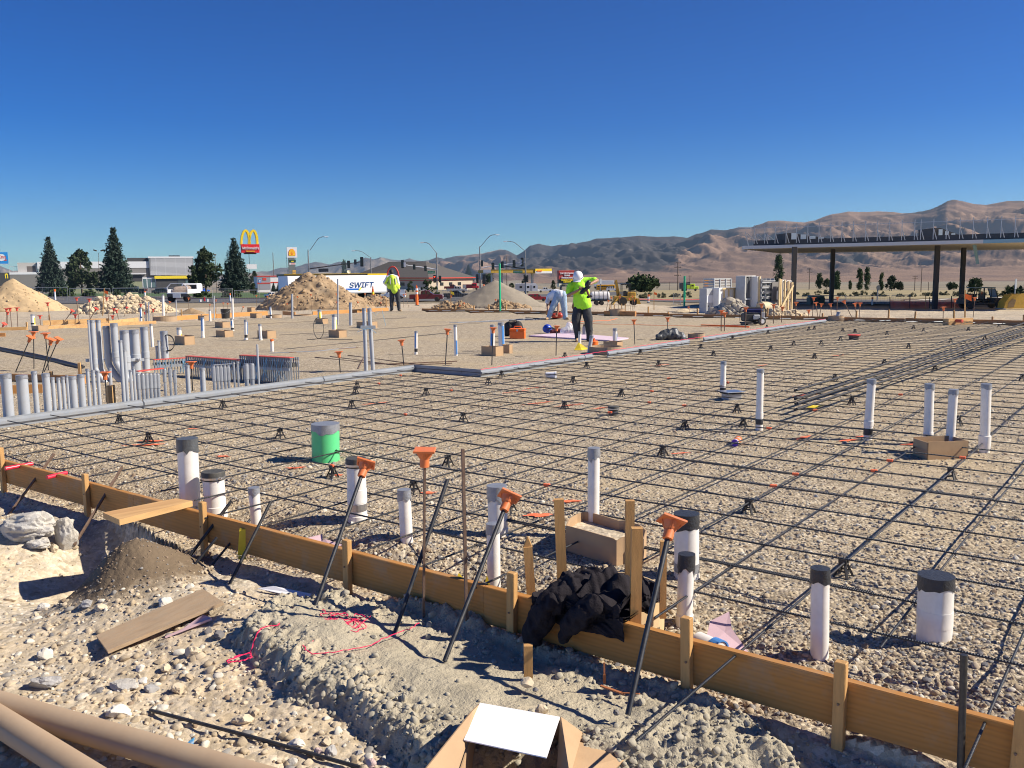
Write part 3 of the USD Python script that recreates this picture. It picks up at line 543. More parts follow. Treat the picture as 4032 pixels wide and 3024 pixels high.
def pipe(px, by, ty, w, label, cap='silver', mat_=None, hub=None, band=None, lean=None, base=None, group=None, catg='pipe', name='white_pipe', paint=None, capn=None, sink=.15, lat=None):
    mat_ = mat_ or PVC
    g = base if base is not None else hit(px, by)
    top = on_y(px if lean is None else lean, ty, g[1]); H = top[2] - g[2]; r = size(g, w) / 2
    t = thing(name, label, catg, g, 0, group); dx = (top[0] - g[0]) if lean is not None else H * .028 * math.sin(px * 1.7)
    sh = lambda m: (np.stack([m[0][:, 0] + dx * np.clip(m[0][:, 2] / H, -.2, 1.2), m[0][:, 1], m[0][:, 2]], 1), m[1])
    N = 24 if w > 20 else 12
    part(t, 'pipe', sh(lathe([(r, -sink), (r, H * .3), (r, H * .6), (r, H)], N)), mat_, 40)
    for z, hh, k in hub or (): part(t, 'hub', sh(lathe([(r + .001, z * H), (r * k, z * H + .004), (r * k, (z + hh) * H - .004), (r + .001, (z + hh) * H)], N)), mat_, 40)
    for z, hh, m in band or (): part(t, 'tape_band', sh(ring_tube(r + .0005, r + .003, z * H, (z + hh) * H, N)), {'k': TAPEK, 'g': TAPEG, 'c': CHROME}[m])
    for an, z0, z1, m in paint or ():                    # a painted stripe down one side
        s = np.array([(rr * math.cos(q), rr * math.sin(q), z) for rr in (r + .0015, r + .003) for q in np.linspace(an - .45, an + .45, 6) for z in (z0 * H, z1 * H)]); h = trimesh.convex.convex_hull(s)
        part(t, 'paint_stripe', sh((np.array(h.vertices), np.array(h.faces))), {'b': BLUEP, 'y': YELLOW}[m])
    seed = int(px * 7 + by)
    if cap == 'rubber':
        c = part(t, 'rubber_cap', sh(lathe([(r + .001, H - .055), (r + .007, H - .05), (r + .007, H + .004), (r + .002, H + .01)], N)), RUBBER, 40)
        part(t, 'clamp_band', sh(ring_tube(r + .007, r + .0095, H - .043, H - .028, N)), CHROME); part(t, 'clamp_screw', move(cbox(.03, .012, .014, .002), (r * .8, -r * .75, H - .043)), CHROME)
    elif cap: part(t, 'tape_cap', sh(ragged_cap(r, H, min(max(.035, r * 1.1), H * .35) if capn is None else capn, seed, N)), {'silver': TAPEG, 'dark': TAPED, 'black': TAPEK, 'orange': ORANGEB, 'grey': TAPEG}[cap], 35)
    return t
def B_(px, py, z): return on_z(px, py, z)
pipe(752, 2035, 1726, 78, 'tallest white pipe at left, dark grey tape over its top, behind the short thick board', 'dark', base=B_(752, 2035, -.12), capn=.11, band=[(.13, .03, 'c')], hub=[(-.02, .14, 1.12)])
pipe(853, 2040, 1860, 82, 'white pipe with a black clamped cap, right of the tallest white pipe at left', 'rubber', base=B_(853, 2045, -.12), hub=[(.0, .3, 1.06)])
pipe(1012, 2090, 1920, 42, 'slim white pipe with silver taped top between the leaning dark bars', 'silver', base=B_(1012, 2095, -.14), capn=.05)
pipe(1410, 2080, 1808, 74, 'white pipe with black clamped cap standing behind the tilted orange capped bar', 'rubber', base=B_(1410, 2080, -.1), band=[(.27, .1, 'c')], hub=[(.38, .2, 1.05), (.0, .2, 1.07)])
pipe(1607, 2225, 1928, 50, 'slim white pipe with silver tape, just left of the upright orange capped bar', 'silver', base=B_(1607, 2230, -.14), capn=.075, hub=[(.0, .22, 1.08)], band=[(.04, .1, 'g')])
pipe(1962, 2170, 1912, 76, 'thick white pipe with silver tape, beside the tilted orange cap left of the cardboard collar', 'silver', base=B_(1965, 2175, -.12), capn=.10, hub=[(.0, .38, 1.05)])
pipe(1946, 2325, 2062, 52, 'slim white pipe with silver tape standing directly at the near form', 'silver', base=B_(1946, 2330, -.12), capn=.06)
pipe(2336, 2110, 1764, 46, 'tall slim white pipe rising out of the cardboard collar', 'silver', base=B_(2336, 2110, 0), capn=.075)
pipe(2704, 2350, 2022, 96, 'thick white pipe with black taped top beside the tilted orange cap', 'black', base=B_(2704, 2355, -.12), capn=.085, band=[(.33, .1, 'g')], hub=[(.0, .3, 1.04)])
pipe(2692, 2500, 2182, 62, 'slim white pipe with black taped top in front of the thick one', 'black', base=B_(2692, 2505, -.13), capn=.085, hub=[(.0, .28, 1.12)])
pipe(3226, 2650, 2238, 70, 'slim white pipe with black taped top at the form, nearest to the right corner', 'black', base=B_(3226, 2660, -.13), capn=.07, hub=[(.0, .16, 1.03)])
pipe(3676, 2575, 2266, 130, 'thickest white pipe with black taped top, at the right near the form', 'black', base=B_(3676, 2575, -.1), capn=.065, hub=[(.38, .2, 1.02)])
pipe(1283, 1820, 1668, 108, 'wide bright green pipe stub with silver tape over its top on the gravel pad', 'silver', GREEN, base=B_(1283, 1812, 0), capn=.07, catg='pipe', name='green_pipe')
pipe(2846, 1538, 1424, 22, 'slim white pipe behind the steel lidded floor box', 'silver', base=B_(2846, 1540, 0), hub=[(.25, .12, 1.1)], band=[(.02, .1, 'k')])
pipe(2990, 1694, 1454, 27, 'tall slim white pipe with a black band, right of the steel lidded floor box', 'silver', base=B_(2989, 1694, 0), band=[(.1, .09, 'k')], hub=[(.2, .1, 1.1), (.0, .08, 1.06)])
pipe(3416, 1728, 1494, 33, 'white pipe leaning slightly by itself under the bundle of dark bars', 'silver', base=B_(3416, 1730, 0), hub=[(.22, .1, 1.12)], band=[(.08, .11, 'k')])
pipe(3654, 1748, 1512, 35, 'white pipe standing left of the cardboard box with a pipe in it', 'silver', base=B_(3654, 1748, 0), hub=[(.1, .1, 1.1)])
pipe(3737, 1775, 1534, 34, 'white pipe standing inside the cardboard box on the rebar grid', 'silver', base=B_(3738, 1785, 0))
pipe(3876, 1780, 1512, 37, 'rightmost white pipe of the group round the cardboard box', 'silver', base=B_(3876, 1780, 0), hub=[(.05, .2, 1.22)], band=[(.1, .1, 'k')])

# low fittings in the pad
def fitting(name, px, py, label, catg): return thing(name, label, catg, np.append(on_z(px, py, 0)[:2], gz(*on_z(px, py, 0)[:2])))
t = fitting('floor_drain', 2415, 1638, 'low round dark grey drain stub with a clamp ring on the gravel', 'drain'); part(t, 'body', cyl(.058, -.05, .06, 24), RUBBER, 40); part(t, 'lid', cyl(.064, .06, .105, 24, .004), RUBBER, 40); part(t, 'clamp_band', ring_tube(.064, .067, .07, .082), CHROME)
t = fitting('floor_drain', 3362, 1336, 'low black drain stub with a red top far across the grid', 'drain'); part(t, 'body', lathe([(.1, -.05), (.12, .09)], 20), RUBBER, 40); part(t, 'lid', cyl(.15, .09, .12, 20, .005), REDCAP, 40)
t = fitting('floor_box', 2880, 1572, 'square steel lidded floor box sitting among the rebar', 'floor box'); part(t, 'body', cbox(.2, .17, .11, .006, (0, 0, -.02), .35), GALV); part(t, 'lid', cbox(.27, .235, .007, .002, (0, 0, .1), .35), CHROME); part(t, 'flange', cbox(.23, .2, .012, .002, (0, 0, .075), .35), RUBBER)
t = fitting('spray_can', 2900, 1752, 'orange and purple spray can lying on the gravel', 'spray can')
M_ = lambda m: move(move(m, rx=PI / 2), (0, 0, .034), 1.15 + PI / 2)
part(t, 'can', M_(cyl(.033, -.09, .055, 20, .004)), WHITE, 40); part(t, 'label_band', M_(ring_tube(.0335, .0345, -.06, .03, 20)), look('can_label', (.75, .2, .05), .4, .9, 40, tint=(.5, .5, .05))); part(t, 'cap', M_(cyl(.034, .055, .11, 20, .012)), ORANGEB, 40); part(t, 'bottom_ring', M_(cyl(.0345, -.105, -.08, 20, .003)), look('violet_paint', (.12, .04, .42), .4), 40)
t = fitting('paper_cup', 2150, 1488, 'white cup lying on its side near the grey channel', 'cup'); part(t, 'cup', move(move(lathe([(.04, 0), (.055, .16), (.052, .16), (.037, .004)], 18), rx=PI / 2), (0, 0, .05), 1.3), WHITE, 40); part(t, 'rim', move(move(ring_tube(.053, .058, .155, .163, 18), rx=PI / 2), (0, 0, .05), 1.3), WHITE)
def scrap(px, py, pts, mat_, label, z=.02, n='scrap', catg='litter', rz=0):
    g = on_z(px, py, 0); g[2] = gz(g[0], g[1]) + z; h = []
    v = np.array(pts, float); k = len(v); top = v + (0, 0, .003); V = np.vstack([v, top, [v.mean(0)], [top.mean(0)]])
    f = [(k * 2, (i + 1) % k, i) for i in range(k)] + [(k * 2 + 1, k + i, k + (i + 1) % k) for i in range(k)] + [q for i in range(k) for q in ((i, (i + 1) % k, k + i), ((i + 1) % k, k + (i + 1) % k, k + i))]
    o = solo(n, move((V, np.array(f)), rz=rz), mat_, label, catg); UsdGeom.Xformable(o).AddTranslateOp().Set(Gf.Vec3d(*g)); return o
scrap(3205, 1610, [(-.1, 0, 0), (-.05, .06, .03), (.03, .07, .01), (.11, -.01, .02), (.0, -.07, .0)], YELLOW, 'yellow plastic scrap on the gravel under the bundle of bars')
scrap(3417, 1620, [(-.05, 0, 0), (0, .03, .015), (.06, 0, 0), (0, -.02, 0)], YELLOW, 'small yellow scrap behind the leaning white pipe')
scrap(1760, 2245, [(-.1, 0, 0), (-.05, .06, .05), (.04, .05, .07), (.07, -.02, .02), (0, -.06, 0)], WHITE, 'crumpled white cup and wrapper behind the near form', z=.03)
scrap(1805, 2235, [(-.03, 0, 0), (0, .03, .06), (.04, 0, .02)], YELLOW, 'small yellow scrap beside the crumpled white wrapper', z=.06)
scrap(1910, 2290, [(-.02, 0, 0), (.01, .02, .12), (.04, 0, .02)], YELLOW, 'yellow strip caught by the slim pipe at the form', z=.04)
scrap(2840, 2490, [(-.10, -.08, 0), (-.02, .14, .05), (.08, .18, .08), (.06, .05, .05), (.1, -.1, .0)], FOAMP, 'torn pink foam piece leaning behind the near form at right', z=.04, catg='foam scrap')
scrap(3420, 2680, [(-.2, .1, 0), (-.12, .14, .05), (.2, -.1, .03), (.14, -.16, .0)], FOAMP, 'long pink foam strip at the foot of the near form', z=.0, catg='foam scrap')
scrap(1195, 2095, [(-.12, -.06, 0), (-.1, .03, .03), (.1, .1, .06), (.12, .03, .0)], FOAMP, 'short pink foam block in the hollow behind the near form', z=.03, catg='foam scrap')
scrap(1270, 2115, [(-.08, .06, 0), (0, .08, .04), (.14, .0, .02), (.1, -.08, .0)], FOAMP, 'pink foam piece with ragged end behind the near form', z=.03, catg='foam scrap')
scrap(1130, 2225, [(-.2, .08, 0), (-.1, .06, .02), (.25, -.08, .0), (.12, -.1, .0)], WHITE, 'white sheet scrap showing under the near form', z=.01)
t = fitting('loose_fitting', 2790, 2500, 'small white pipe elbow with a blue smear lying behind the near form', 'pipe fitting'); part(t, 'body', move(move(cyl(.05, -.07, .07, 18, .004), rx=PI / 2), (0, 0, .05), .6), PVC, 40); part(t, 'collar', move(move(ring_tube(.05, .057, .03, .075), rx=PI / 2), (0, 0, .05), .6), BLUEP)
# paint marks sprayed on the gravel
for px, py, l, w, rz in ((575, 1755, .5, .07, .1), (600, 1740, .35, .08, -.2), (760, 1690, .2, .06, 0), (880, 1800, .14, .06, 0), (1170, 1845, .2, .07, .2), (1330, 1875, .12, .07, 0), (2230, 1980, .2, .07, .1), (2120, 2035, .25, .1, 0), (1690, 1945, .13, .07, 0), (2120, 1590, .6, .05, .6), (2240, 1598, .5, .05, .6), (2370, 1608, .35, .05, .6),
                         (2100, 1530, .5, .05, .6), (3160, 1725, .3, .09, .7), (3340, 1735, .25, .1, .5), (3390, 1720, .2, .08, .5), (3600, 1750, .3, .08, .3), (2680, 1790, .2, .04, .3), (2030, 1545, .5, .05, .6), (1480, 1590, .4, .05, .5), (2600, 1440, .5, .06, .5), (3000, 1440, .4, .06, .6), (3300, 1400, .5, .06, .6), (3150, 1560, .3, .06, .6), (2600, 1370, .6, .06, .6)):
    q = on_z(px, py, 0); n = 18; an = np.arange(n) * 2 * PI / n; rr = .45 + .75 * np.random.default_rng(px).random(n)
    u, v = np.cos(an) * l / 2 * rr, np.sin(an) * w / 2 * rr; x = q[0] + u * math.cos(rz) - v * math.sin(rz); y = q[1] + u * math.sin(rz) + v * math.cos(rz)
    V = np.vstack([np.stack([x, y, height(x, y) + .010], 1), [[q[0], q[1], float(height(np.array([q[0]]), np.array([q[1]]))[0]) + .012]]]); part(gravel_pad, 'paint_mark', (V, np.array([(n, i, (i + 1) % n) for i in range(n)])), MARK)
# ------------------------------------------------------------------ stones
TONES = {'tan': (.42, .34, .235), 'buff': (.52, .43, .31), 'grey': (.27, .255, .235), 'white': (.58, .54, .46), 'slate': (.17, .165, .17), 'brown': (.27, .20, .14)}
TONES['crumb'] = (.39, .355, .28)
STN = {k: look('stone_' + k, c, .9, .25, 9, .4, 40, spec=.2) for k, c in TONES.items()}
def scatter(name, label, catg, N, rmin, rmax, test, size_, mix, seed, squash=(1, .85, .6), bury=.25, amax=44, zfun=None):
    g = np.random.default_rng(seed)
    r = np.exp(g.uniform(math.log(rmin), math.log(rmax), N)); an = np.radians(g.uniform(-amax, amax, N)); x, y = r * np.sin(an), r * np.cos(an)
    k = test(x, y) > g.random(N); x, y = x[k], y[k]; n = len(x)
    s = np.clip(g.lognormal(math.log(size_[0]), size_[1], n), size_[2], size_[3]); z = (height(x, y) if not zfun else zfun(x, y)) + s * (.6 - bury * 2) * .7
    pi = UsdGeom.PointInstancer.Define(stage, path_for(None, name)); tag(pi, label, catg, None, 'stuff'); p = pi.GetPath(); names = list(mix)
    protos = []
    for q, t in enumerate(names):
        for w in range(2):
            usdkit.mesh(stage, f'{p}/stone_{q * 2 + w:03d}', blob(1.0, seed * 50 + q * 2 + w, 1, .3, squash), STN[t], smooth=35); protos.append(f'{p}/stone_{q * 2 + w:03d}')
    pi.CreatePrototypesRel().SetTargets([Sdf.Path(q) for q in protos])
    w = np.repeat([mix[t] for t in names], 2); idx = g.choice(len(protos), n, p=w / w.sum())
    pi.CreateProtoIndicesAttr(Vt.IntArray.FromNumpy(idx.astype(np.int32))); pi.CreatePositionsAttr(Vt.Vec3fArray.FromNumpy(np.stack([x, y, z], 1).astype(np.float32)))
    pi.CreateScalesAttr(Vt.Vec3fArray.FromNumpy(np.repeat(s[:, None], 3, 1).astype(np.float32)))
    ax = g.normal(size=(n, 3)) * (.25, .25, 1); ax /= np.linalg.norm(ax, axis=1, keepdims=True); h = g.uniform(0, PI, n); q = np.concatenate([np.cos(h)[:, None], ax * np.sin(h)[:, None]], 1)
    pi.CreateOrientationsAttr(Vt.QuathArray([Gf.Quath(float(a), float(b), float(c), float(d)) for a, b, c, d in q]))
    return pi
_spill = Polygon([on_z(*q, -.2)[:2] for q in ((900, 2560), (1000, 2480), (1120, 2400), (1350, 2385), (1650, 2440), (1900, 2490), (2060, 2570), (2350, 2650), (2700, 2770), (2950, 2880), (3250, 3060), (1650, 3080), (1560, 2960), (1420, 2880), (1300, 2800), (1130, 2760), (1040, 2650))])
import shapely
def spill_in(x, y): return np.where(shapely.contains_xy(_spill, x, y), shapely.distance(shapely.points(x, y), _spill.exterior), 0.0)
def pad_t(x, y):
    a, b = AB(x, y); return ((a > A0 + .06) & (a < A1)).astype(float) * np.clip(.66 + 2.4 * nz(x, y, .9, 61) + .5 * (1 - sm(a, 3.4, 4.6)), .12, 1)
def out_t(x, y):
    a, b = AB(x, y); d = np.hypot(x - _pile[0], y - _pile[1])
    return ((a < A0 - .03) & (spill_in(x, y) < .03)).astype(float) * np.clip(.30 + 2.2 * nz(x, y, 1.3, 62) + .55 * gauss(x, y, *on_z(560, 2600, -.25)[:2], .8) + .5 * (1 - sm(A0 - a, .05, .6)) * (x > -1.5), .03, 1) * (d > .42)
scatter('gravel', 'loose grey and tan gravel spread over the pad', 'gravel', 120000, 3.3, 15, pad_t, (.0082, .42, .004, .022), dict(tan=.3, buff=.2, grey=.24, white=.08, slate=.10, brown=.08), 3)
scatter('rubble', 'pale stones and pebbles littering the dirt before the form', 'rubble', 42000, 2.2, 9, out_t, (.010, .5, .005, .034), dict(tan=.3, buff=.36, grey=.12, white=.16, slate=.03, brown=.03), 4)
def soil_t(x, y):
    a, b = AB(x, y); return (a < A0 - .03) * np.clip(gauss(x, y, _pile[0], _pile[1], .42) * 1.3 + gauss(x, y, _pile2[0], _pile2[1], .3), 0, 1) * (a < A0)
scatter('soil_crumbs', 'dark damp soil crumbs on the small heap by the form', 'soil', 26000, 4.3, 7.5, soil_t, (.006, .35, .003, .014), dict(brown=.8, grey=.2), 6)

# ------------------------------------------------------------------ hardened concrete spilt before the form
def spill_z(x, y):
    import scipy.spatial as sp
    return _SP[1][sp.cKDTree(_SP[0]).query(np.stack([x, y], 1))[1]]
def spill_mesh():
    x0, y0, x1, y1 = _spill.bounds; st = .011
    X, Y = np.meshgrid(np.arange(x0, x1, st), np.arange(y0, y1, st), indexing='xy'); d = spill_in(X.ravel(), Y.ravel()).reshape(X.shape)
    d2 = np.maximum(d + .10 * nz(X, Y, 4, 71) * (d > 0), 0)
    lump = (1 - sm(d2, .10, .32))
    T = .095 * sm(d2, 0, .10) + .03 * nz(X, Y, 2.2, 72) * sm(d2, 0, .2) + (.06 * nz(X, Y, 9, 73, 3) + .05 * nz(X, Y, 42, 75, 2)) * sm(d2, 0, .03) * (.12 + 1.0 * lump)
    T += .008 * nz(X, Y, 40, 74, 2) * (d > 0)
    low = height(X, Y, False); flat = -.225 + .015 * nz(X, Y, 1.2, 76); w = sm(d2, 0, .2)
    Z = np.where(d > .004, np.maximum(low, flat * w + low * (1 - w)) + T, low - .03)
    k, n = X.shape; i, j = np.meshgrid(np.arange(k - 1), np.arange(n - 1), indexing='ij'); i, j = i.ravel(), j.ravel(); A, B, C, D = i * n + j, i * n + j + 1, (i + 1) * n + j + 1, (i + 1) * n + j
    dd = d.ravel(); s = (dd[A] > 0) | (dd[C] > 0); A, B, C, D = A[s], B[s], C[s], D[s]
    f = np.vstack([np.stack([A, B, C], 1), np.stack([A, C, D], 1)]); u, inv = np.unique(f, return_inverse=True)
    return np.stack([X, Y, Z], -1).reshape(-1, 3)[u], inv.reshape(f.shape)
CONC = look('rough_concrete', (.39, .345, .255), .95, .28, 6, 1.0, 60, tint=(.49, .42, .30), spec=.15, world=True)
_sm = spill_mesh(); _SP = (_sm[0][:, :2], _sm[0][:, 2])
solo('concrete_spill', _sm, CONC, 'lumpy grey spill of hardened concrete in front of the near form board', 'concrete', smooth=True)

def crumb_t(x, y):
    d = spill_in(x, y); return ((d > .0)).astype(float) * np.clip(1.15 - 3.2 * d + 1.2 * nz(x, y, 3, 77), .05, 1)
CR = scatter('concrete_crumbs', 'knobbly grey crumbs crusting the edge of the spilt concrete', 'concrete', 30000, 2.4, 5.2, crumb_t, (.0085, .5, .004, .026), dict(crumb=1), 9, zfun=spill_z, amax=36)

# ------------------------------------------------------------------ rocks one by one
BOULD = look('pale_rock', (.47, .44, .39), .95, .3, 9, 1.0, 28, tint=(.36, .36, .36), spec=.15); ROCKS = {'b': BOULD, 't': look('tan_rock', (.56, .47, .34), .95, .2, 9, .6, 30, spec=.15), 'g': look('grey_rock', (.36, .35, .34), .95, .3, 9, .8, 30, spec=.15), 'd': look('dark_rock', (.16, .15, .15), .9, .3, 9, .6, 30), 'w': look('white_rock', (.66, .62, .54), .95, .15, 9, .5, 30, spec=.15), 'p': look('pink_rock', (.50, .38, .36), .95, .2, 9, .5, 30)}
for px, py, w, c, sq, lab in ((100, 2110, 190, 'b', (1.2, .7, .66), 'largest pale broken concrete lump lying at the left edge below the form'), (258, 2150, 112, 'b', (.85, .6, 1.55), 'pointed pale concrete lump standing right of the largest one'), (214, 2170, 38, 't', (1, .8, 1), 'small tan stone leaning against the pointed concrete lump'),
    (150, 2150, 90, 'b', (1.2, .8, .5), 'flat pale lump tucked under the largest concrete lump'), (30, 2090, 60, 'g', (1, .8, .7), 'grey rock above the largest concrete lump at the left edge'), (652, 2385, 54, 'w', (1, .9, .95), 'rounded cream rock at the upper end of the dusty plank'), (179, 2590, 60, 'w', (1, .8, .9), 'round cream rock left of the dusty plank'),
    (178, 2700, 112, 'g', (1.1, .7, .5), 'flat grey rock above the cardboard tubes'), (470, 2815, 85, 'w', (1.15, .8, .6), 'flat whitish rock just above the right cardboard tube'), (760, 2585, 66, 't', (1, .85, .8), 'tan rock right of the dusty plank beside the dark hollow'), (563, 2690, 36, 'w', (1, .9, .8), 'small cream rock below the dusty plank'),
    (596, 2722, 54, 'g', (1, .8, .75), 'blue grey rock among the stones below the dusty plank'), (700, 2725, 52, 't', (.9, .8, 1), 'tan upright rock below the dusty plank'), (490, 2708, 90, 'b', (1.2, .8, .45), 'broad half buried pale rock below the dusty plank'), (958, 2845, 72, 't', (1.2, .75, .65), 'angular tan rock left of the concrete spill near the lying rebar'),
    (866, 2510, 44, 'd', (1, .8, .9), 'dark rock at the right end of the dusty plank'), (820, 2490, 38, 'd', (1, .9, .8), 'second dark rock just left of the dark one by the plank'), (42, 2365, 48, 't', (1.1, .8, .6), 'tan rock near the left edge under the soil heap'), (172, 2400, 46, 'w', (1, .8, .7), 'pale angular rock left of the soil heap'), (400, 2402, 46, 't', (1.1, .8, .7), 'tan rock at the lower edge of the soil heap'),
    (345, 2385, 50, 'g', (1.1, .8, .6), 'grey rock at the lower edge of the soil heap'), (553, 2640, 34, 'w', (1, .9, .9), 'round cream rock directly under the dusty plank'), (652, 2640, 38, 't', (1, .9, .9), 'tan rock between the plank and the spill'), (1303, 2972, 52, 'g', (.9, .8, 1.1), 'grey pointed rock beside the lying rebar'), (1253, 2976, 42, 'p', (.9, .8, 1.1), 'pinkish rock left of the grey pointed one'),
    (1172, 2935, 58, 'w', (1.2, .8, .6), 'long cream rock just above the lying rebar'), (1153, 3008, 42, 'b', (1, .8, .7), 'pale rock below the lying rebar'), (1462, 3015, 42, 'p', (1, .8, .9), 'pink rock at the end of the lying rebar'), (1414, 2972, 30, 'g', (1, .8, .8), 'small grey rock above the end of the lying rebar'), (1582, 3022, 32, 't', (.6, .8, 1.2), 'upright tan stone left of the open cardboard box'),
    (2077, 2700, 46, 't', (1, .9, .95), 'tan rock on the hardened concrete below the stake stub'), (2133, 2805, 46, 't', (1, .8, .8), 'tan rock right above the open cardboard box'), (2427, 2812, 26, 'd', (1, .7, .9), 'small dark rock on the hardened concrete at right'), (2110, 2720, 24, 'd', (1, .8, .7), 'small brown rock beside the tan one on the concrete')):
    g = hit(px, py); r = size(g, w) / 2; sd = px * 3 + py
    if lab.startswith(('tan rock on', 'tan rock right above', 'small')) and py > 2650 and px > 2000: g = on_z(px, py, -.1)
    o = solo('rock', blob(r, sd, 4 if w > 85 else 3 if w > 40 else 2, .42, sq, 2.3 if w > 85 else 1.8), ROCKS[c], lab, 'rock', None, 18); UsdGeom.Xformable(o).AddTranslateOp().Set(Gf.Vec3d(g[0], g[1], g[2] + r * sq[2] * .55))

# ------------------------------------------------------------------ bars driven in by the near form, orange caps
def cap_parts(t, top, d, k=1.0, mat_=None, n=10, detail=True, tilt=None):
    """An orange mushroom cap: collar, flare and square plate, on the end of a bar that points along d."""
    mat_ = mat_ or ORANGE
    d = np.asarray(d, float) / np.linalg.norm(d); x = np.cross((0, 1, 0), d) if abs(d[1]) < .9 else np.array([1.0, 0, 0]); x /= np.linalg.norm(x); y = np.cross(d, x); R = np.stack([x, y, d], 1)
    put = lambda m: (np.asarray(m[0]) * k @ R.T + top, m[1])
    c = part(t, 'cap', put(lathe([(.021, -.065), (.024, -.063), (.024, -.02), (.030, -.014), (.042, .018), (.036, .02)], n)), mat_, 40)
    s = .054; sq = [(s, -s), (s, s), (-s, s), (-s, -s)]
    h = trimesh.convex.convex_hull(np.array([(a * e, b * e, z) for a, b in sq for e, z in ((.94, .016), (1, .019), (1, .026), (.95, .029))])); part(c, 'cap_plate', put((np.array(h.vertices), np.array(h.faces))), mat_)
    if detail:
        for a, b in ((1, 0), (-1, 0), (0, 1), (0, -1)): part(c, 'rib', put(bar((.024 * a, .024 * b, -.02), (.043 * a, .043 * b, .015), .005)), mat_)
def driven(name, bot, top, r, mat_, label, catg='stake', group=None, cap=None, k=1.0, flat=False, capmat=None, loc=True, detail=True, n=8):
    bot, top = np.asarray(bot, float), np.asarray(top, float); d = top - bot; u = d / np.linalg.norm(d)
    t = thing(name, label, catg, bot, 0, group)
    part(t, 'bar', bar(-u * .08, d, r * 2.2, r * 1.3, (1, .3, 0)) if flat else tube([-u * .08, d * .33, d * .66, d], r, n), mat_, False if flat else 60)
    if cap: cap_parts(t, d, u, k, capmat, 10 if detail else 8, detail)
    return t
zb = -.2
for (b, tp, a0, a1, r, m, cap, lab) in (((1668, 2425), (1672, 1790), 3.24, 3.24, .0085, STEEL, 1, 'upright flat brown stake with orange cap in front of the near form'), ((1838, 2470), (1822, 1768), 3.27, 3.27, .0105, STEEL, 0, 'bare upright brown steel stake at the near form'),
    ((1250, 2360), (1436, 1838), 3.0, 3.5, .011, REBARK, 1, 'dark round bar leaning right with orange cap, beside the upright capped stake'), ((1775, 2540), (2000, 1968), 2.95, 3.5, .011, REBARK, 1, 'scuffed bar leaning right with orange cap near the slim pipe at the form'),
    ((2490, 2735), (2640, 2070), 2.95, 3.42, .0115, REBARK, 1, 'dark bar leaning right with orange cap by the black jacket'), ((1572, 2440), (1762, 1890), 3.05, 3.5, .011, REBARK, 0, 'dark bare bar leaning right between the two orange capped stakes'),
    ((640, 2330), (912, 1972), 2.98, 3.45, .0105, BLACKP, 0, 'black bar leaning right, left of the yellow tape'), ((682, 2325), (855, 2116), 2.95, 3.2, .009, REBARK, 0, 'short dark bar leaning low behind the black bar'), ((705, 2380), (985, 2045), 2.9, 3.5, .008, REB_Z, 0, 'shiny ribbed rebar leaning over the form beside the yellow tape'),
    ((878, 2352), (1066, 1976), 2.98, 3.4, .0105, BLACKP, 0, 'second black bar leaning right, right of the yellow tape'), ((45, 2012), (213, 1788), 3.1, 3.5, .0105, STEEL, 0, 'flat rusty stake leaning over the form at the far left'), ((316, 2108), (481, 1840), 3.08, 3.5, .0105, STEEL, 0, 'flat rusty stake leaning over the form right of the pointed lump'),
    ((3782, 3040), (3796, 2578), 3.27, 3.27, .0125, BLACKP, 0, 'upright black bar against the near form at the right')):
    d0, d1 = on_a(*b, a0), on_a(*tp, a1); d0[2] = min(d0[2], d1[2]); driven('rebar_stake' if m is not STEEL else 'steel_stake', d0, d1, r, m, lab, 'stake', None, cap, 1.0, m is STEEL and r > .009 or 'flat' in lab)
def lying(name, pts, r, mat_, label, catg, z=-.2, n=10, dz=0.0):
    p = np.array([hit(*q) for q in pts]); p[:, 2] += r * .8 + dz; w = np.linspace(0, 1, 12); q = np.stack([np.interp(w, np.linspace(0, 1, len(p)), p[:, k]) for k in range(3)], 1); c = q[0].copy()
    o = solo(name, tube(q - c, r, n), mat_, label, catg, None, 50); UsdGeom.Xformable(o).AddTranslateOp().Set(Gf.Vec3d(*c)); return o
lying('loose_rebar', [(592, 2812), (1000, 2920), (1420, 3040)], .008, REBARK, 'dark ribbed rebar lying on the pale dirt at the bottom', 'rebar', dz=.012)
for (p0, p1, r, lab) in (((-260, 2700), (1150, 3110), .056, 'long cardboard tube lying behind the other at the bottom left'), ((-300, 2650), (520, 3170), .056, 'long cardboard tube lying nearest the camera in the bottom left corner')):
    s, e = on_z(*p0, -.17), on_z(*p1, -.17); u = (e - s) / np.linalg.norm(e - s); t = thing('cardboard_tube', lab, 'tube', s)
    w = np.linspace(0, 1, 14)[:, None]; part(t, 'tube', tube((e - s) * w, r, 32, False), CARDT, 50); part(t, 'inner_wall', (lambda m: (m[0], m[1][:, ::-1]))(tube((e - s) * w, r - .006, 32, False)), CARDT, 50)
# little things on the dirt
scrap(722, 2765, [(-.02, -.02, 0), (-.01, .03, .03), (.02, .04, .05), (.03, -.02, .0)], look('blue_wrapper', (.12, .45, .8), .4, .5, 60, tint=(.8, .8, .8)), 'crumpled blue and white wrapper on the dirt', z=.04)
SLAT = look('splinter', (.36, .13, .05), .7, .25, 8)
for a, b, lab in (((2380, 2690), (2380, 2630), 'upright reddish wood splinter on the hardened concrete'), ((2365, 2700), (2520, 2755), 'long reddish wood splinter lying by the leaning bar')):
    p, q = on_z(*a, -.09), on_z(*b, -.09 if b[1] > 2650 else -.02); o = solo('wood_splinter', cat([bar((0, 0, 0), (q - p) * .6, .012, .006), bar((q - p) * .5, q - p + (0, .01, .02), .007, .004)]), SLAT, lab, 'splinter'); UsdGeom.Xformable(o).AddTranslateOp().Set(Gf.Vec3d(*p))
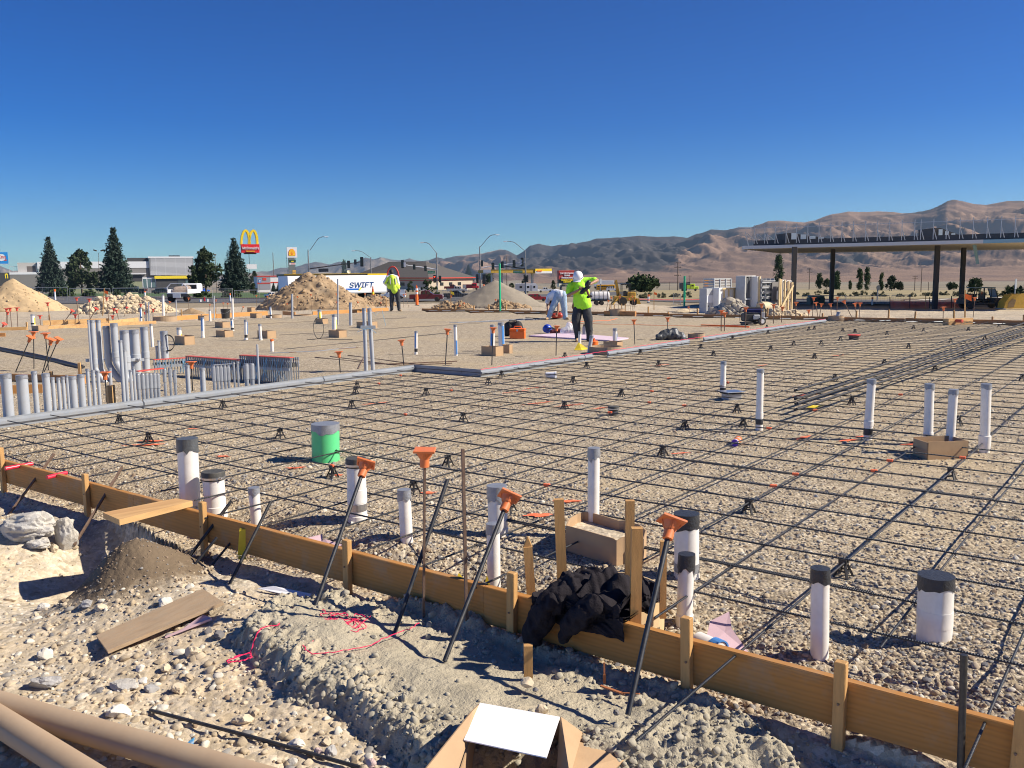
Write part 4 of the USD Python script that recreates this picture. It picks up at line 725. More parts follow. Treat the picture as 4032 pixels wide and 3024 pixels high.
# pink mason's string in loops on the concrete
def string(px, label, r=.0022, z=.008):
    g = np.array([on_z(x, y, -.1) for x, y in px]); n = len(g) * 5; w = np.linspace(0, 1, n); q = np.stack([np.interp(w, np.linspace(0, 1, len(g)), g[:, k]) for k in range(3)], 1)
    d = spill_in(q[:, 0], q[:, 1]); q[:, :2] += np.random.default_rng(len(px)).normal(0, .004, (n, 2)); top = np.where(d > .1, -.085, -.16 + .07 * sm(d, 0, .1)); q[:, 2] = np.maximum(top, height(q[:, 0], q[:, 1]) + .012) + z
    return tube(q, r, 4)
g_ = np.random.default_rng(3); tangle = [(1340 + 75 * math.cos(t * 2.3) + g_.normal(0, 22), 2470 + 28 * math.sin(t * 3.1) + g_.normal(0, 10)) for t in np.linspace(0, 16, 46)]
t = thing('string', 'bright pink builders string tangled on the hardened concrete', 'string'); part(t, 'strand', string(tangle, ''), PINK); part(t, 'strand', string([(1270, 2410), (1285, 2430), (1335, 2432)], ''), PINK); part(t, 'strand', string([(1270, 2478), (1250, 2530), (1220, 2550)], ''), PINK)
part(t, 'strand', string([(1197, 2558), (1207, 2582), (1225, 2590), (1235, 2594), (1330, 2585), (1450, 2562), (1540, 2520), (1620, 2490), (1650, 2470)], ''), PINK); part(t, 'strand', string([(1180, 2395), (1130, 2420), (1095, 2480), (1065, 2480), (1030, 2490), (980, 2530), (900, 2556), (890, 2568), (950, 2560), (990, 2545), (985, 2532), (920, 2545)], '', .003), PINK)
t = thing('caution_tape', 'yellow caution tape hanging over the near form between the leaning bars', 'tape'); q = [on_a(960, 2075, A0 + .03), on_a(952, 2085, A0 - .02), on_a(945, 2190, A0 - .03), on_a(950, 2205, A0 - .08), on_a(990, 2200, A0 - .1)]
part(t, 'tape', cat([quad(a + (-.015, 0, 0), a + (.03, .01, 0), b + (.03, .01, .003), b + (-.015, 0, .003)) for a, b in zip(q[:-1], q[1:])]), YELLOW)
t = thing('sleeved_bar', 'red plastic sleeve on a bar end behind the form at the far left', 'rebar sleeve'); part(t, 'sleeve', tube([on_z(20, 1845, .09), on_z(128, 1826, .09)], .017, 10), look('red_sleeve', (.72, .03, .06), .35, .1), 50)
t = thing('sleeved_bar', 'second red plastic sleeve, right of the flat rusty stake at far left', 'rebar sleeve'); part(t, 'sleeve', tube([on_z(185, 1880, .09), on_z(262, 1862, .09)], .017, 10), LOOK['red_sleeve'], 50)

# ------------------------------------------------------------------ cardboard collars and boxes
def wall_strip(pts, z0, z1, th, closed=True, wob=0.0, seed=1):
    p = np.array(pts, float); k = len(p); g = np.random.default_rng(seed); c = p.mean(0)
    nx = np.roll(p, -1, 0) - np.roll(p, 1, 0) if closed else np.gradient(p, axis=0); nx /= np.linalg.norm(nx, axis=1, keepdims=True); nrm = np.stack([nx[:, 1], -nx[:, 0]], 1); q = p - nrm * th * np.sign(((p - c) * nrm).sum(1)).reshape(-1, 1)
    zt = z1 + g.normal(0, wob, k)
    V = np.vstack([np.c_[p, np.full(k, z0)], np.c_[p, zt], np.c_[q, zt], np.c_[q, np.full(k, z0)]]); f = []
    for i in range(k if closed else k - 1):
        j = (i + 1) % k
        for a in range(3): f += [(a * k + i, a * k + j, a * k + k + j), (a * k + i, a * k + k + j, a * k + k + i)]
    m = trimesh.Trimesh(V, np.array(f), process=False); trimesh.repair.fix_normals(m); return np.array(m.vertices), np.array(m.faces)
zc = .16; pts = [on_z(x, y, zc)[:2] for x, y in ((2228, 2070), (2290, 2088), (2416, 2122), (2428, 2124), (2452, 2119), (2500, 2112), (2535, 2120), (2546, 2090), (2520, 2066), (2470, 2052), (2440, 2050), (2370, 2030), (2330, 2016), (2300, 2014), (2270, 2022), (2240, 2044))]
t = thing('cardboard_collar', 'torn brown cardboard collar round the tall slim pipe behind the jacket', 'cardboard'); part(t, 'wall', wall_strip(pts, .005, zc, .006, True, .006), CARD)
part(t, 'fill', (lambda P: (np.vstack([np.c_[P, np.full(len(P), .10)], [[*P.mean(0), .11]]]), np.array([(len(P), i, (i + 1) % len(P)) for i in range(len(P))])))(np.array(pts)), dirt_mat)
c = np.array(XY(A0 + .33, AB(*on_a(2400, 2400, A0 + .33)[:2])[1])); an = np.linspace(0, 2 * PI, 40, endpoint=False); t = thing('tube_form', 'wide round cardboard tube form half under the black jacket', 'tube form', (c[0], c[1], 0)); R_ = .27
part(t, 'wall', wall_strip(np.stack([R_ * np.cos(an), R_ * np.sin(an)], 1), -.16, .10, .008), look('form_tube', (.55, .40, .22), .75, .1, 5))
part(t, 'printed_mark', move(text('COL', .018, .001), (.20, -.235, -.02), .72), TAPEK); part(t, 'printed_mark', cbox(.035, .002, .05, .0005, (.225, -.2125, -.09), .80), TAPEK)
def open_box(px, py, w, h, label, rz=-.75, ratio=.62, gx=None, group=None, depth=None, flaps=False):
    """A small bottomless cardboard box left standing on the gravel; w, h are its width and height in the photograph."""
    g = hit(px, py) if gx is None else gx; W = size(g, w); H = size(g, h); L = W / (math.cos(rz) + ratio * abs(math.sin(rz))); D = L * ratio
    t = thing('cardboard_box', label, 'box', (g[0], g[1] + (L * abs(math.sin(rz)) + D * math.cos(rz)) / 2, g[2]), rz, group)
    rr = np.array([(-L / 2, -D / 2), (L / 2, -D / 2), (L / 2, D / 2), (-L / 2, D / 2)])
    for i in range(4):
        a, b = rr[i], rr[(i + 1) % 4]; u = (b - a) / np.linalg.norm(b - a); nn = np.array([u[1], -u[0]]); th = .006
        part(t, 'side', cat([hull8([(*a, -.03), (*b, -.03), (*(b - nn * th), -.03), (*(a - nn * th), -.03)], H + np.random.default_rng(int(px) + i).uniform(-.01, .01))]), CARD)
    part(t, 'fill', box(-L / 2 + .007, -D / 2 + .007, -.02, L / 2 - .007, D / 2 - .007, H * .35), gravel_mat)
    return t
def hull8(base, z1):
    b = np.array(base, float); tp = b.copy(); tp[:, 2] = z1; h = trimesh.convex.convex_hull(np.vstack([b, tp])); return np.array(h.vertices), np.array(h.faces)
open_box(3735, 1822, 182, 72, 'brown cardboard box standing on the rebar grid round a white pipe', .12, .6, on_z(3730, 1812, 0))
# the open box at the bottom edge
zt = -.05; W_ = [on_z(x, y, zt) for x, y in ((1890, 2782), (2205, 2838), (2240, 3075), (1800, 3060))]
t = thing('cardboard_box', 'open cardboard box with a white flap at the bottom edge of the picture', 'box')
low = [np.array([p[0], p[1], -.29]) for p in W_]
def panel(a, b, c, d, th=.005):
    v = np.array([a, b, c, d], float); n = np.cross(v[1] - v[0], v[3] - v[0]); n /= np.linalg.norm(n); h = trimesh.convex.convex_hull(np.vstack([v, v - n * th])); return np.array(h.vertices), np.array(h.faces)
for i, nm in enumerate(('side', 'side', 'side', 'side')): part(t, nm, panel(W_[i], W_[(i + 1) % 4], low[(i + 1) % 4], low[i]), CARD)
part(t, 'bottom', panel(*[p + (0, 0, .01) for p in low]), CARD)
up = np.array([0, 0, .012]); part(t, 'flap', panel(W_[0] + up, W_[1] + up, on_z(2152, 2987, zt + .035), on_z(1826, 2917, zt + .035), .004), WHITE, label='white flap folded over the opening')
part(t, 'flap', panel(W_[0] + up, on_z(1860, 2800, zt + .05), on_z(1660, 3050, zt + .07), W_[3] + up, .006), CARD); part(t, 'flap', panel(on_z(2290, 2888, -.12), on_z(2472, 2982, -.16), on_z(2330, 3120, -.16), on_z(2190, 3060, -.10), .006), CARD)
part(t, 'flap', panel(W_[1] + up, on_z(2290, 2888, -.115), on_z(2190, 3062, -.095), W_[2] + up, .006), CARD)

# ------------------------------------------------------------------ black jacket thrown over the form
def skin(chains, ref=.02, it=10, fold=0.0, fs=14, seed=1):
    """One continuous surface round chains of spheres: hulls of neighbours, joined, refined and smoothed."""
    ms = []
    for ch in chains:
        for a, b in zip(ch[:-1], ch[1:]):
            pts = []
            for x, y, z, r in (a, b): pts.append(np.array(trimesh.creation.icosphere(subdivisions=2).vertices) * r + (x, y, z))
            ms.append(m3.Manifold.hull_points(np.vstack(pts)))
    m = m3.Manifold.batch_boolean(ms, m3.OpType.Add).refine_to_length(ref); k = m.to_mesh()
    t = trimesh.Trimesh(k.vert_properties[:, :3], k.tri_verts, process=True); trimesh.smoothing.filter_taubin(t, iterations=it)
    if fold:
        n = t.vertex_normals; q = np.array(t.vertices) * fs
        f1 = np.abs(fbm(q * (1, 1, .55), 3, seed) - .5) * 2; t.vertices = t.vertices + n * ((.5 - f1) * fold)[:, None]
    return np.array(t.vertices), np.array(t.faces)
def J(px, py, a, r): return (*on_a(px, py, a), r)
jk = thing('jacket', 'black hooded jacket thrown over the near form and tube form', 'jacket')
FLE = look('black_fleece', (.022, .019, .023), .95, .3, 30, .5, 120, spec=.15)
b0_, b1_ = AB(*on_a(2105, 2400, 3.32)[:2])[1], AB(*on_a(2490, 2400, 3.36)[:2])[1]
def drape(b0, b1, n, drop, seed, fold, back=.34, z0=.115, out=.012):
    u, v = np.meshgrid(np.linspace(0, 1, n), np.linspace(0, 1, n)); sg = seed * 3.1
    q_ = u * 2.6 + v * 1.3 + 1.3 * nz(u * 2.2 + sg, v * 1.7, 1.0, seed, 2); q2 = u * 1.9 - v * 3.2 + 1.1 * nz(u * 2 + sg, v * 2, 1.0, seed + 3, 2)
    F_ = fold * (.55 * np.sin(2 * PI * q_) * (.5 + nz(u * 3, v * 2, 1.0, seed + 5, 2) + .3) + .35 * np.sin(2 * PI * q2) ** 3 + .1); bb = b0 + (b1 - b0) * (u + .08 * nz(u * 3, v * 3, 1.0, seed)); h = np.clip((v - .58) / .42, 0, 1); lie = np.clip(v / .58, 0, 1); D = drop * (.35 + 1.3 * fbm(np.stack([u * 3.1 + sg, 0 * u, 0 * u], -1), 2, seed + 4))
    a_ = A0 + .03 + back * (1 - lie) - (.045 + out) * sm(v, .5, .62) - np.maximum(F_, 0) * .7 * h; z = z0 + F_ * (1 - h) + .07 * np.sin(PI * lie) * np.sin(PI * np.clip(u * 1.1, 0, 1)) - h * D + .02 * (1 - h)
    x, y = XY(a_, bb); V = np.stack([x, y, z], -1).reshape(-1, 3); i, j = np.meshgrid(np.arange(n - 1), np.arange(n - 1), indexing='ij'); q = (i * n + j).ravel(); f = np.vstack([np.stack([q, q + n, q + n + 1], 1), np.stack([q, q + n + 1, q + 1], 1)])
    f2 = f[:, ::-1] + len(V); return np.vstack([V, V - (0, 0, .012)]), np.vstack([f, f2])
part(jk, 'body', drape(b0_, b1_, 110, .07, 5, .05), FLE, True)
part(jk, 'hood', drape(b0_ + (b1_ - b0_) * .38, b1_ + .02, 90, .03, 8, .05, .26, .165), FLE, True)
part(jk, 'sleeve', skin([[J(2300, 2300, 3.42, .045), J(2225, 2330, 3.34, .05), J(2160, 2390, 3.265, .046)], [J(2168, 2380, 3.265, .046), J(2135, 2430, 3.255, .043), J(2112, 2468, 3.25, .042), J(2100, 2500, 3.25, .036)]], .009, 4, .05, 17, 7), FLE, True)
part(jk, 'sleeve', skin([[J(2340, 2385, 3.30, .042), J(2280, 2430, 3.265, .036), J(2240, 2475, 3.26, .030), J(2222, 2508, 3.255, .022)]], .009, 4, .045, 19, 9), FLE, True)
part(jk, 'cuff', skin([[J(2104, 2490, 3.25, .037), J(2096, 2512, 3.25, .035)]], .012, 3), look('cuff_black', (.008, .008, .009), .9, .2, 40), True); part(jk, 'cuff', skin([[J(2226, 2500, 3.255, .024), J(2216, 2518, 3.255, .022)]], .012, 3), LOOK['cuff_black'], True)

# ------------------------------------------------------------------ grey steel edge channel across the pad
def on_b(px, py, b):
    d = ray(px, py); k = b / (d[0] * BX[0] + d[1] * BX[1]); return np.array([0, 0, EYE]) + d * k
CHAN = look('edge_channel', (.27, .295, .325), .5, .15, 5, metal=.3, dust=.25)
ch = thing('edge_channel', 'long grey steel edge channel crossing the pad behind the rebar grid', 'edge form', (0, 0, 0), ROT_A)       # local x = a, local y = b
prof = [(0, -.01), (.012, -.01), (.012, .028), (.04, .05), (.04, .082), (.012, .104), (.012, .122), (0, .122)]
def chan(a0, a1, b):
    v, f = prism([(u, z) for u, z in prof], 1.0); k = v[:, 2]
    return np.stack([a0 + k * (a1 - a0), b - v[:, 0], v[:, 1]], 1), f[:, ::-1]
for a0, a1 in ((2.9, 6.0), (6.02, 8.95), (8.97, 10.98)): part(ch, 'channel', chan(a0, a1, 10.43), CHAN)
v, f = chan(8.95, 10.43, -10.98); part(ch, 'channel', (np.stack([v[:, 1] * -1 , v[:, 0], v[:, 2]], 1), f[:, ::-1]), CHAN)
aa = AB(*on_z(2325, 1392, .12)[:2])[0]; ab_ = AB(*on_z(2440, 1386, .12)[:2])[0]; ac = AB(*on_z(2708, 1336, .12)[:2])[0]; ad = AB(*on_z(2775, 1328, .12)[:2])[0]
for a0, a1 in ((10.93, 14.0), (14.02, aa), (ab_, ac), (ad, 24.5), (24.52, 28.0)): part(ch, 'channel', chan(a0, a1, 8.93), CHAN)
part(ch, 'pink_line', tube([(10.95, 8.93, .128), (20, 8.93, .13), (28, 8.93, .128)], .004, 4), PINK)
RING = look('ring_card', (.34, .24, .15), .8, .15, 4, dust=.3)
def ring_form(px, py, w, label, h=.14, mt=None):
    c = on_z(px, py, 0); r = size(c, w) / 2; an = np.linspace(0, 2 * PI, 28, endpoint=False); t = thing('ring_form', label, 'tube form', (c[0], c[1], gz(c[0], c[1])))
    part(t, 'wall', wall_strip(np.stack([r * np.cos(an), r * np.sin(an)], 1), -.03, h, .012), mt or RING); part(t, 'fill', (np.vstack([np.c_[(r - .015) * np.cos(an), (r - .015) * np.sin(an), np.full(28, h * .4)], [[0, 0, h * .45]]]), np.array([(28, i, (i + 1) % 28) for i in range(28)])), dirt_mat)
for q in ((2385, 1392, 130, 'round cardboard form let into the grey channel beside the leaning grey pipe', .15), (2742, 1333, 66, 'round cardboard form let into the far stretch of the grey channel', .13), (650, 1258, 90, 'brown round form by the yellow tape at left', .18), (1193, 1236, 74, 'low brown round form in front of the dirt pile', .16),
          (1078, 1231, 60, 'low brown round form left of the dirt pile', .14), (3292, 1262, 60, 'round form at the far end of the grey channel', .16), (2428, 1243, 62, 'round form at the far edge behind the man in green', .25)): ring_form(*q)

# ------------------------------------------------------------------ grey conduit stubs
def stub(px, by, ty, w, b, label, group, mat_=None, hub=(), cap='silver', name='conduit_stub', bend=False, grp=None):
    g = on_b(px, by, b) if b else on_z(px, by, 0); g = np.array([g[0], g[1], .0]); top = on_y(px, ty, g[1]); H = top[2]; r = size(g, w) / 2; t = thing(name, label, 'conduit', g, 0, grp); N = 16 if w > 12 else 8; mm = mat_ or PVCG
    if bend:
        L = 7 * r; pts = [(L * .55 * (1 - math.sin(q)) ** 1.4 * bend, 0, -.02 + L * .9 * math.sin(q)) for q in np.linspace(0, PI / 2, 7)] + [(0, 0, H)]; part(t, 'pipe', tube(pts, r, N), mm, 50)
        part(t, 'hub', lathe([(r + .001, L), (r * 1.1, L + .005), (r * 1.1, L + .09), (r + .001, L + .095)], N), mm, 40)
    else: part(t, 'pipe', cyl(r, -.1, H, N), mm, 40)
    for z0, z1, k in hub: part(t, 'coupler', lathe([(r + .001, z0 * H), (r * k, z0 * H + .006), (r * k, z1 * H - .006), (r + .001, z1 * H)], N), mm, 40)
    if cap: part(t, 'tape_cap', ragged_cap(r, H, max(r * .9, .025), int(px * 3), N, 4), TAPEG, 35)
    return t
FR = [(35, 1473, 40), (97, 1477, 42), (146, 1462, 20), (190, 1471, 28), (216, 1486, 14), (238, 1488, 13), (256, 1484, 13), (272, 1479, 10), (293, 1482, 28), (326, 1475, 26), (354, 1453, 13), (375, 1457, 13), (394, 1460, 13), (489, 1340, 14), (503, 1376, 13), (521, 1457, 12), (534, 1444, 10)]
for k, (x, ty, w) in enumerate(FR): stub(x, 1640 - .12 * x, ty, w, 10.56, f'{ORD[k]} grey conduit stub from the left edge in the row behind the grey channel' if k > 1 else ('thick grey conduit stub at the left edge behind the grey channel', 'second thick grey conduit stub from the left edge behind the channel')[k], None)
for k, x in enumerate((549, 567, 582, 598, 613, 627)): stub(x, 1576, 1468 + k % 2, 12.5, 10.58, f'{ORD[k]} from left of the six galvanised stubs with couplers under the red strip', None, GALV, [(.52, .97, 1.3)], None, 'galvanised_stub')
for k, (x, ty) in enumerate(((653, 1449), (675, 1449), (693, 1458))): stub(x, 1562, ty, 11, 10.58, f'{("left", "middle", "right")[k]} of three galvanised stubs right of the red strip row', None, GALV, [(.6, .97, 1.35)], 'silver', 'galvanised_stub')
solo('red_strip', bar(on_b(540, 1462, 10.58), on_b(640, 1450, 10.58), .07, .012), REDCAP, 'red plastic strip over the six galvanised stubs', 'strip')
stub(743, 1553, 1438, 17, 10.6, 'grey conduit stub beside the orange capped bar in mid channel row', None); stub(801, 1546, 1449, 21, 10.6, 'lone thick grey conduit stub with frayed tape in the channel row', None); stub(1020, 1516, 1356, 8, 10.55, 'tall thin grey conduit at the right end of the channel row', None, None, (), None)
for k, x in enumerate((845, 860, 874, 889, 903)): stub(x, 1538, 1438, 11, 10.58, f'{ORD[k]} from left of five taped stubs with couplers before the dark conduit bank', None, GALV, [(.48, .95, 1.35)], None, 'galvanised_stub')
solo('tape_strip', bar(on_b(838, 1437, 10.58), on_b(910, 1432, 10.58), .05, .008), TAPEG, 'grey tape strip joining the five coupled stubs', 'tape')
for k, (x, ty, w, h) in enumerate(((925, 1427, 8, ()), (940, 1424, 8, ()), (973, 1432, 17, [(.45, .97, 1.2)]), (995, 1431, 17, [(.45, .97, 1.2)]))): stub(x, 1527, ty, w, 10.58, ('thin stub left of the pair before the dark conduit bank', 'thin stub next right of the other thin one before the conduit bank', 'left of two thick coupled stubs before the dark conduit bank', 'right of two thick coupled stubs before the dark conduit bank')[k], None, GALV, h, 'silver', 'galvanised_stub')
BK = [(365, 1513, 1260, 8, 0), (379, 1505, 1260, 20, 1), (402, 1500, 1260, 18, 1), (437, 1515, 1449, 12, 0), (432, 1502, 1284, 25, 1), (463, 1502, 1273, 27, 1), (500, 1482, 1301, 33, 0), (538, 1472, 1299, 36, 0), (577, 1462, 1288, 28, 0), (651, 1414, 1304, 28, 0), (619, 1416, 1363, 9, 0), (629, 1416, 1341, 9, 0)]
BN = ['thin grey conduit at the left end of the tall taped bank', 'first thick tall conduit of the bank, its foot bent right', 'second thick tall conduit of the bank, its foot bent right', 'short grey stub standing before the tall bank', 'third tall conduit of the bank, with bent foot and string', 'fourth tall conduit of the bank, with bent foot',
      'fifth tall conduit of the bank, wide and straight', 'widest conduit of the tall bank', 'dark footed tall conduit at the right end of the bank', 'grey conduit standing apart with black wire coiled on it', 'short thin grey conduit left of the wire coil', 'thin grey conduit just left of the wire coil']
for q, n in zip(BK, BN): stub(q[0], q[1], q[2], q[3], None, n, None, None, ([(.3, .45, 1.1)] if q[3] > 26 and not q[4] else ()), 'silver', 'tall_conduit', q[4])
e0, e1 = on_z(340, 1500, 0), on_z(565, 1468, 0); s0, s1 = on_y(340, 1419, e0[1]), on_y(565, 1416, e1[1] - .05)
t = thing('strut_rail', 'slotted steel strut clamped across the tall conduit bank', 'strut', s0); part(t, 'rail', bar((0, 0, 0), s1 - s0, .035, .05), GALV)
for w in (.15, .3, .42, .56, .72, .88): part(t, 'clamp', move(cbox(.11, .06, .05, .01), (s1 - s0) * w + (0, -.03, -.025)), CHROME)
c = on_y(660, 1350, on_z(651, 1414, 0)[1] - .06); an = np.linspace(0, 4 * 2 * PI, 90); t = thing('wire_coil', 'coil of black wire hung on the lone grey conduit', 'wire'); rr = size(c, 25) ; part(t, 'wire', tube(np.stack([c[0] + rr * np.cos(an) * (1 + .06 * np.sin(an * .3)), c[1] + .004 * an * .3, c[2] + rr * 1.25 * np.sin(an) - .01 * np.sin(an * .7)], 1), .006, 5), BLACKP)
DGAL = look('dark_galvanised', (.30, .32, .345), .5, .2, 9, metal=.5)
def bank(n, p0, p1, h, label, rows=2, mat_=DGAL):
    a, b = on_z(*p0, 0), on_z(*p1, 0); t = thing('conduit_bank', label, 'conduit', a); L = b - a; u = L / np.linalg.norm(L); nn = np.array([-u[1], u[0], 0]); nn = nn if nn[1] > 0 else -nn
    for r in range(rows):
        for k in range(n):
            o = L * ((k + .5 * r) / (n - 1)) + nn * .14 * r; part(t, 'conduit', move(lathe([(.0085, -.05), (.0085, h * .62), (.0155, h * .64), (.0155, h * .8), (.010, h * .82), (.010, h * .9), (.015, h * .91), (.015, h)], 8), o), mat_, 40)
    part(t, 'red_strip', bar((0, 0, h + .004) + nn * .03, L + (0, 0, h + .004) + nn * .03, .10, .01), REDCAP)
    part(t, 'strut', bar((0, 0, h * .56) - nn * .03, L + (0, 0, h * .56) - nn * .03, .03, .04), mat_)
    part(t, 'coupling_row', bar((0, 0, h * .72) + nn * .07, L + (0, 0, h * .72) + nn * .07, .06, h * .16), RUBBER); g = np.random.default_rng(n); part(t, 'tie_string', cat([tube([L * w - nn * .03 + (0, 0, h * .95), L * w - nn * .05 + (g.uniform(-.05, .05), 0, h * .6), L * w + (g.uniform(-.1, .1), 0, 0) - nn * .06 + (0, 0, h * .1)], .004, 3) for w in g.uniform(.05, .95, 14)]), look('blue_string', (.25, .55, .75), .6, .1), kind='stuff')
bank(24, (738, 1480), (948, 1500), .33, 'left bank of dark galvanised conduits under a red strip'); bank(24, (950, 1498), (1148, 1512), .40, 'right bank of dark galvanised conduits under a red strip')
bank(13, (610, 1478), (745, 1468), .26, 'short bank of shiny galvanised connectors with blue string', 1, GALV)

# ------------------------------------------------------------------ pipes and boxes on the far part of the pad
FP = [(799, 1330, 1250, 13, 'white pipe painted bright blue behind the conduit stubs', 'grey', [(-1.6, .35, .98, 'b')]), (916, 1304, 1254, 11, 'white pipe with blue and black marks right of the blue painted one', 'grey', [(-1.6, .45, .8, 'b'), ]), (969, 1339, 1259, 12, 'white pipe with black band near the middle of the far pad at left', 'grey', [(0, .3, .9, 'b')]), (1027, 1340, 1276, 12, 'white pipe standing before a cardboard box on the far pad', 'grey', ()),
      (1072, 1384, 1336, 13, 'white stub with a fluorescent orange top', 'orange', ()), (828, 1263, 1219, 9, 'short white pipe left of the black bucket', 'grey', ()), (917, 1242, 1172, 8, 'white pipe right of the black bucket by the far form', 'grey', ()), (1067, 1250, 1208, 8, 'thin white pipe with blue mark before the dirt pile', 'grey', [(-1.6, .3, .95, 'b')]), (644, 1239, 1160, 9, 'tall white pipe at the far left form beside the white truck', 'grey', ()),
      (601, 1365, 1275, 11, 'white pipe right of the tall conduit bank', 'grey', ()), (1638, 1396, 1304, 12, 'white pipe with blue mark right of the twin grey pipes', 'grey', [(-2, .3, .95, 'b')]), (1796, 1401, 1279, 13, 'tall white pipe with blue foot in the middle of the far pad', 'silver', [(-1, .05, .5, 'b')]), (2282, 1362, 1306, 12, 'white pipe behind the leaning grey one at the channel', 'silver', ()), (131, 1283, 1238, 15, 'white pipe with yellow mark beside the left form', 'grey', [(0, .1, .7, 'y')]),
      (556, 1258, 1212, 8, 'white pipe with blue mark among the stakes left of the yellow tape', 'grey', [(-1.6, .1, .9, 'b')])]
for x, by, ty, w, lab, c, pt in FP: pipe(x, by, ty, w, lab, c, base=on_z(x, by, 0), band=[(.12, .14, 'k')] if 'mark' in lab or 'band' in lab else None, paint=pt, capn=.05, hub=[(0, .1, 1.2)] if w > 10 and by < 1345 else None)
for x, by, ty, w, lx, lab in ((1442, 1464, 1214, 15, 1433, 'left of the twin tall grey pipes tied together behind the channel'), (1469, 1461, 1214, 15.5, 1454, 'right of the twin tall grey pipes tied together behind the channel'), (1381, 1281, 1191, 12, 1380, 'grey pipe on the far pad right of the thin tall pole'), (1331, 1278, 1098, 6, 1330, 'thin tall grey pole on the far pad'), (1151, 1254, 1157, 8, 1150, 'grey strut post before the dirt pile'), (844, 1247, 1165, 5, 844, 'thin grey pole with hooked top left of the bucket'), (2318, 1391, 1322, 15, 2330, 'grey pipe leaning right at the round form in the channel'),
                              (695, 1255, 1182, 4, 693, 'thin grey post by the form in front of the white truck'), (575, 1250, 1190, 5, 574, 'left grey strut post among stakes by the yellow tape'), (586, 1250, 1188, 5, 585, 'right grey strut post among stakes by the yellow tape'), (3292, 1262, 1228, 14, 3303, 'bent grey pipe at the far end of the channel')):
    pipe(x, by, ty, w, lab, 'grey' if w > 11 else None, PVCG, lean=lx, base=on_z(x, by, 0), name='grey_pipe', capn=.05)
q0, q1 = on_y(1436, 1288, on_z(1442, 1464, 0)[1]), on_y(1466, 1288, on_z(1469, 1461, 0)[1]); t = thing('pipe_clamp', 'steel clamp with blue string joining the twin grey pipes', 'clamp', q0); part(t, 'plate', bar((-.06, -.05, 0), q1 - q0 + (.06, -.05, 0), .03, .06), CHROME); part(t, 'string', tube([(-.06, -.06, .0), (-.12, -.06, -.08), (-.02, -.07, -.04), (.1, -.06, -.02), (.2, -.05, -.1)], .005, 4), LOOK['blue_string']); part(t, 'string', tube([(.06, -.05, .38), (.2, -.05, .2), (.3, 0, .3), (.36, 0, .02)], .004, 4), LOOK['blue_string'])
for x, by, w, h, lab in ((796, 1260, 52, 17, 'small cardboard box left of the black bucket'), (867, 1291, 63, 22, 'cardboard box on the far pad, uppermost of the two below the bucket'), (874, 1328, 73, 25, 'cardboard box on the far pad, lower of the two below the bucket'), (1041, 1334, 78, 30, 'cardboard box behind the white pipe on the far pad'), (714, 1360, 84, 35, 'cardboard box with yellow marked white pipe behind the wire coil'), (1002, 1250, 50, 16, 'small cardboard box right of the black bucket'), (985, 1228, 34, 18, 'pale cardboard box beyond the far form'),
                          (1262, 1276, 53, 20, 'cardboard box with a short yellow pipe near the thin tall pole'), (1323, 1330, 74, 28, 'cardboard box with a tall yellow marked pipe'), (1439, 1293, 85, 24, 'cardboard box with open flaps behind the twin grey pipes'), (2418, 1373, 76, 27, 'cardboard box with blue marked pipe behind the grey channel'), (1938, 1403, 88, 36, 'front cardboard box of the pair behind the channel corner'), (1999, 1392, 40, 34, 'rear cardboard box of the pair behind the channel corner'), (140, 1304, 72, 20, 'cardboard box let into the left form by the yellow marked pipe')):
    open_box(x, by, w, h, lab, -.7, .62, on_z(x, by, 0))
for x, by, ty, w, lab, c, pt in ((708, 1345, 1290, 18, 'white pipe with yellow mark inside the box behind the wire coil', 'silver', [(0, .1, .55, 'y')]), (1260, 1268, 1219, 15, 'short white and yellow pipe inside a small box', 'grey', [(-1.2, .1, .8, 'y')]), (1317, 1318, 1239, 19, 'tall white pipe with yellow side inside a cardboard box', 'grey', [(0, .1, .75, 'y')]), (2421, 1360, 1293, 17, 'white pipe with blue mark inside the box behind the channel', 'silver', [(-.3, .1, .7, 'b')]), (1938, 1390, 1279, 18, 'left white pipe of the pair in boxes behind the channel corner', 'silver', [(-1.8, .1, .7, 'b')]), (1976, 1382, 1270, 24, 'right white pipe of the pair in boxes, painted with a blue stripe', 'silver', [(-.9, .15, .9, 'b')])): pipe(x, by, ty, w, lab, c, base=on_z(x, by, 0), paint=pt, capn=.06)
g = on_z(889, 1254, 0); r = size(g, 35) / 2; t = thing('bucket', 'black plastic bucket on the far pad', 'bucket', g); part(t, 'body', lathe([(r * .86, 0), (r, .36), (r * .95, .36), (r * .82, .02)], 20), BLACKP, 40); part(t, 'rim', ring_tube(r * .98, r * 1.06, .33, .37, 20), BLACKP); part(t, 'handle', tube([(r * math.cos(q), -.03 - r * .9 * math.sin(q), .33 - .12 * math.sin(q)) for q in np.linspace(0, PI, 9)], .004, 4), GALV)
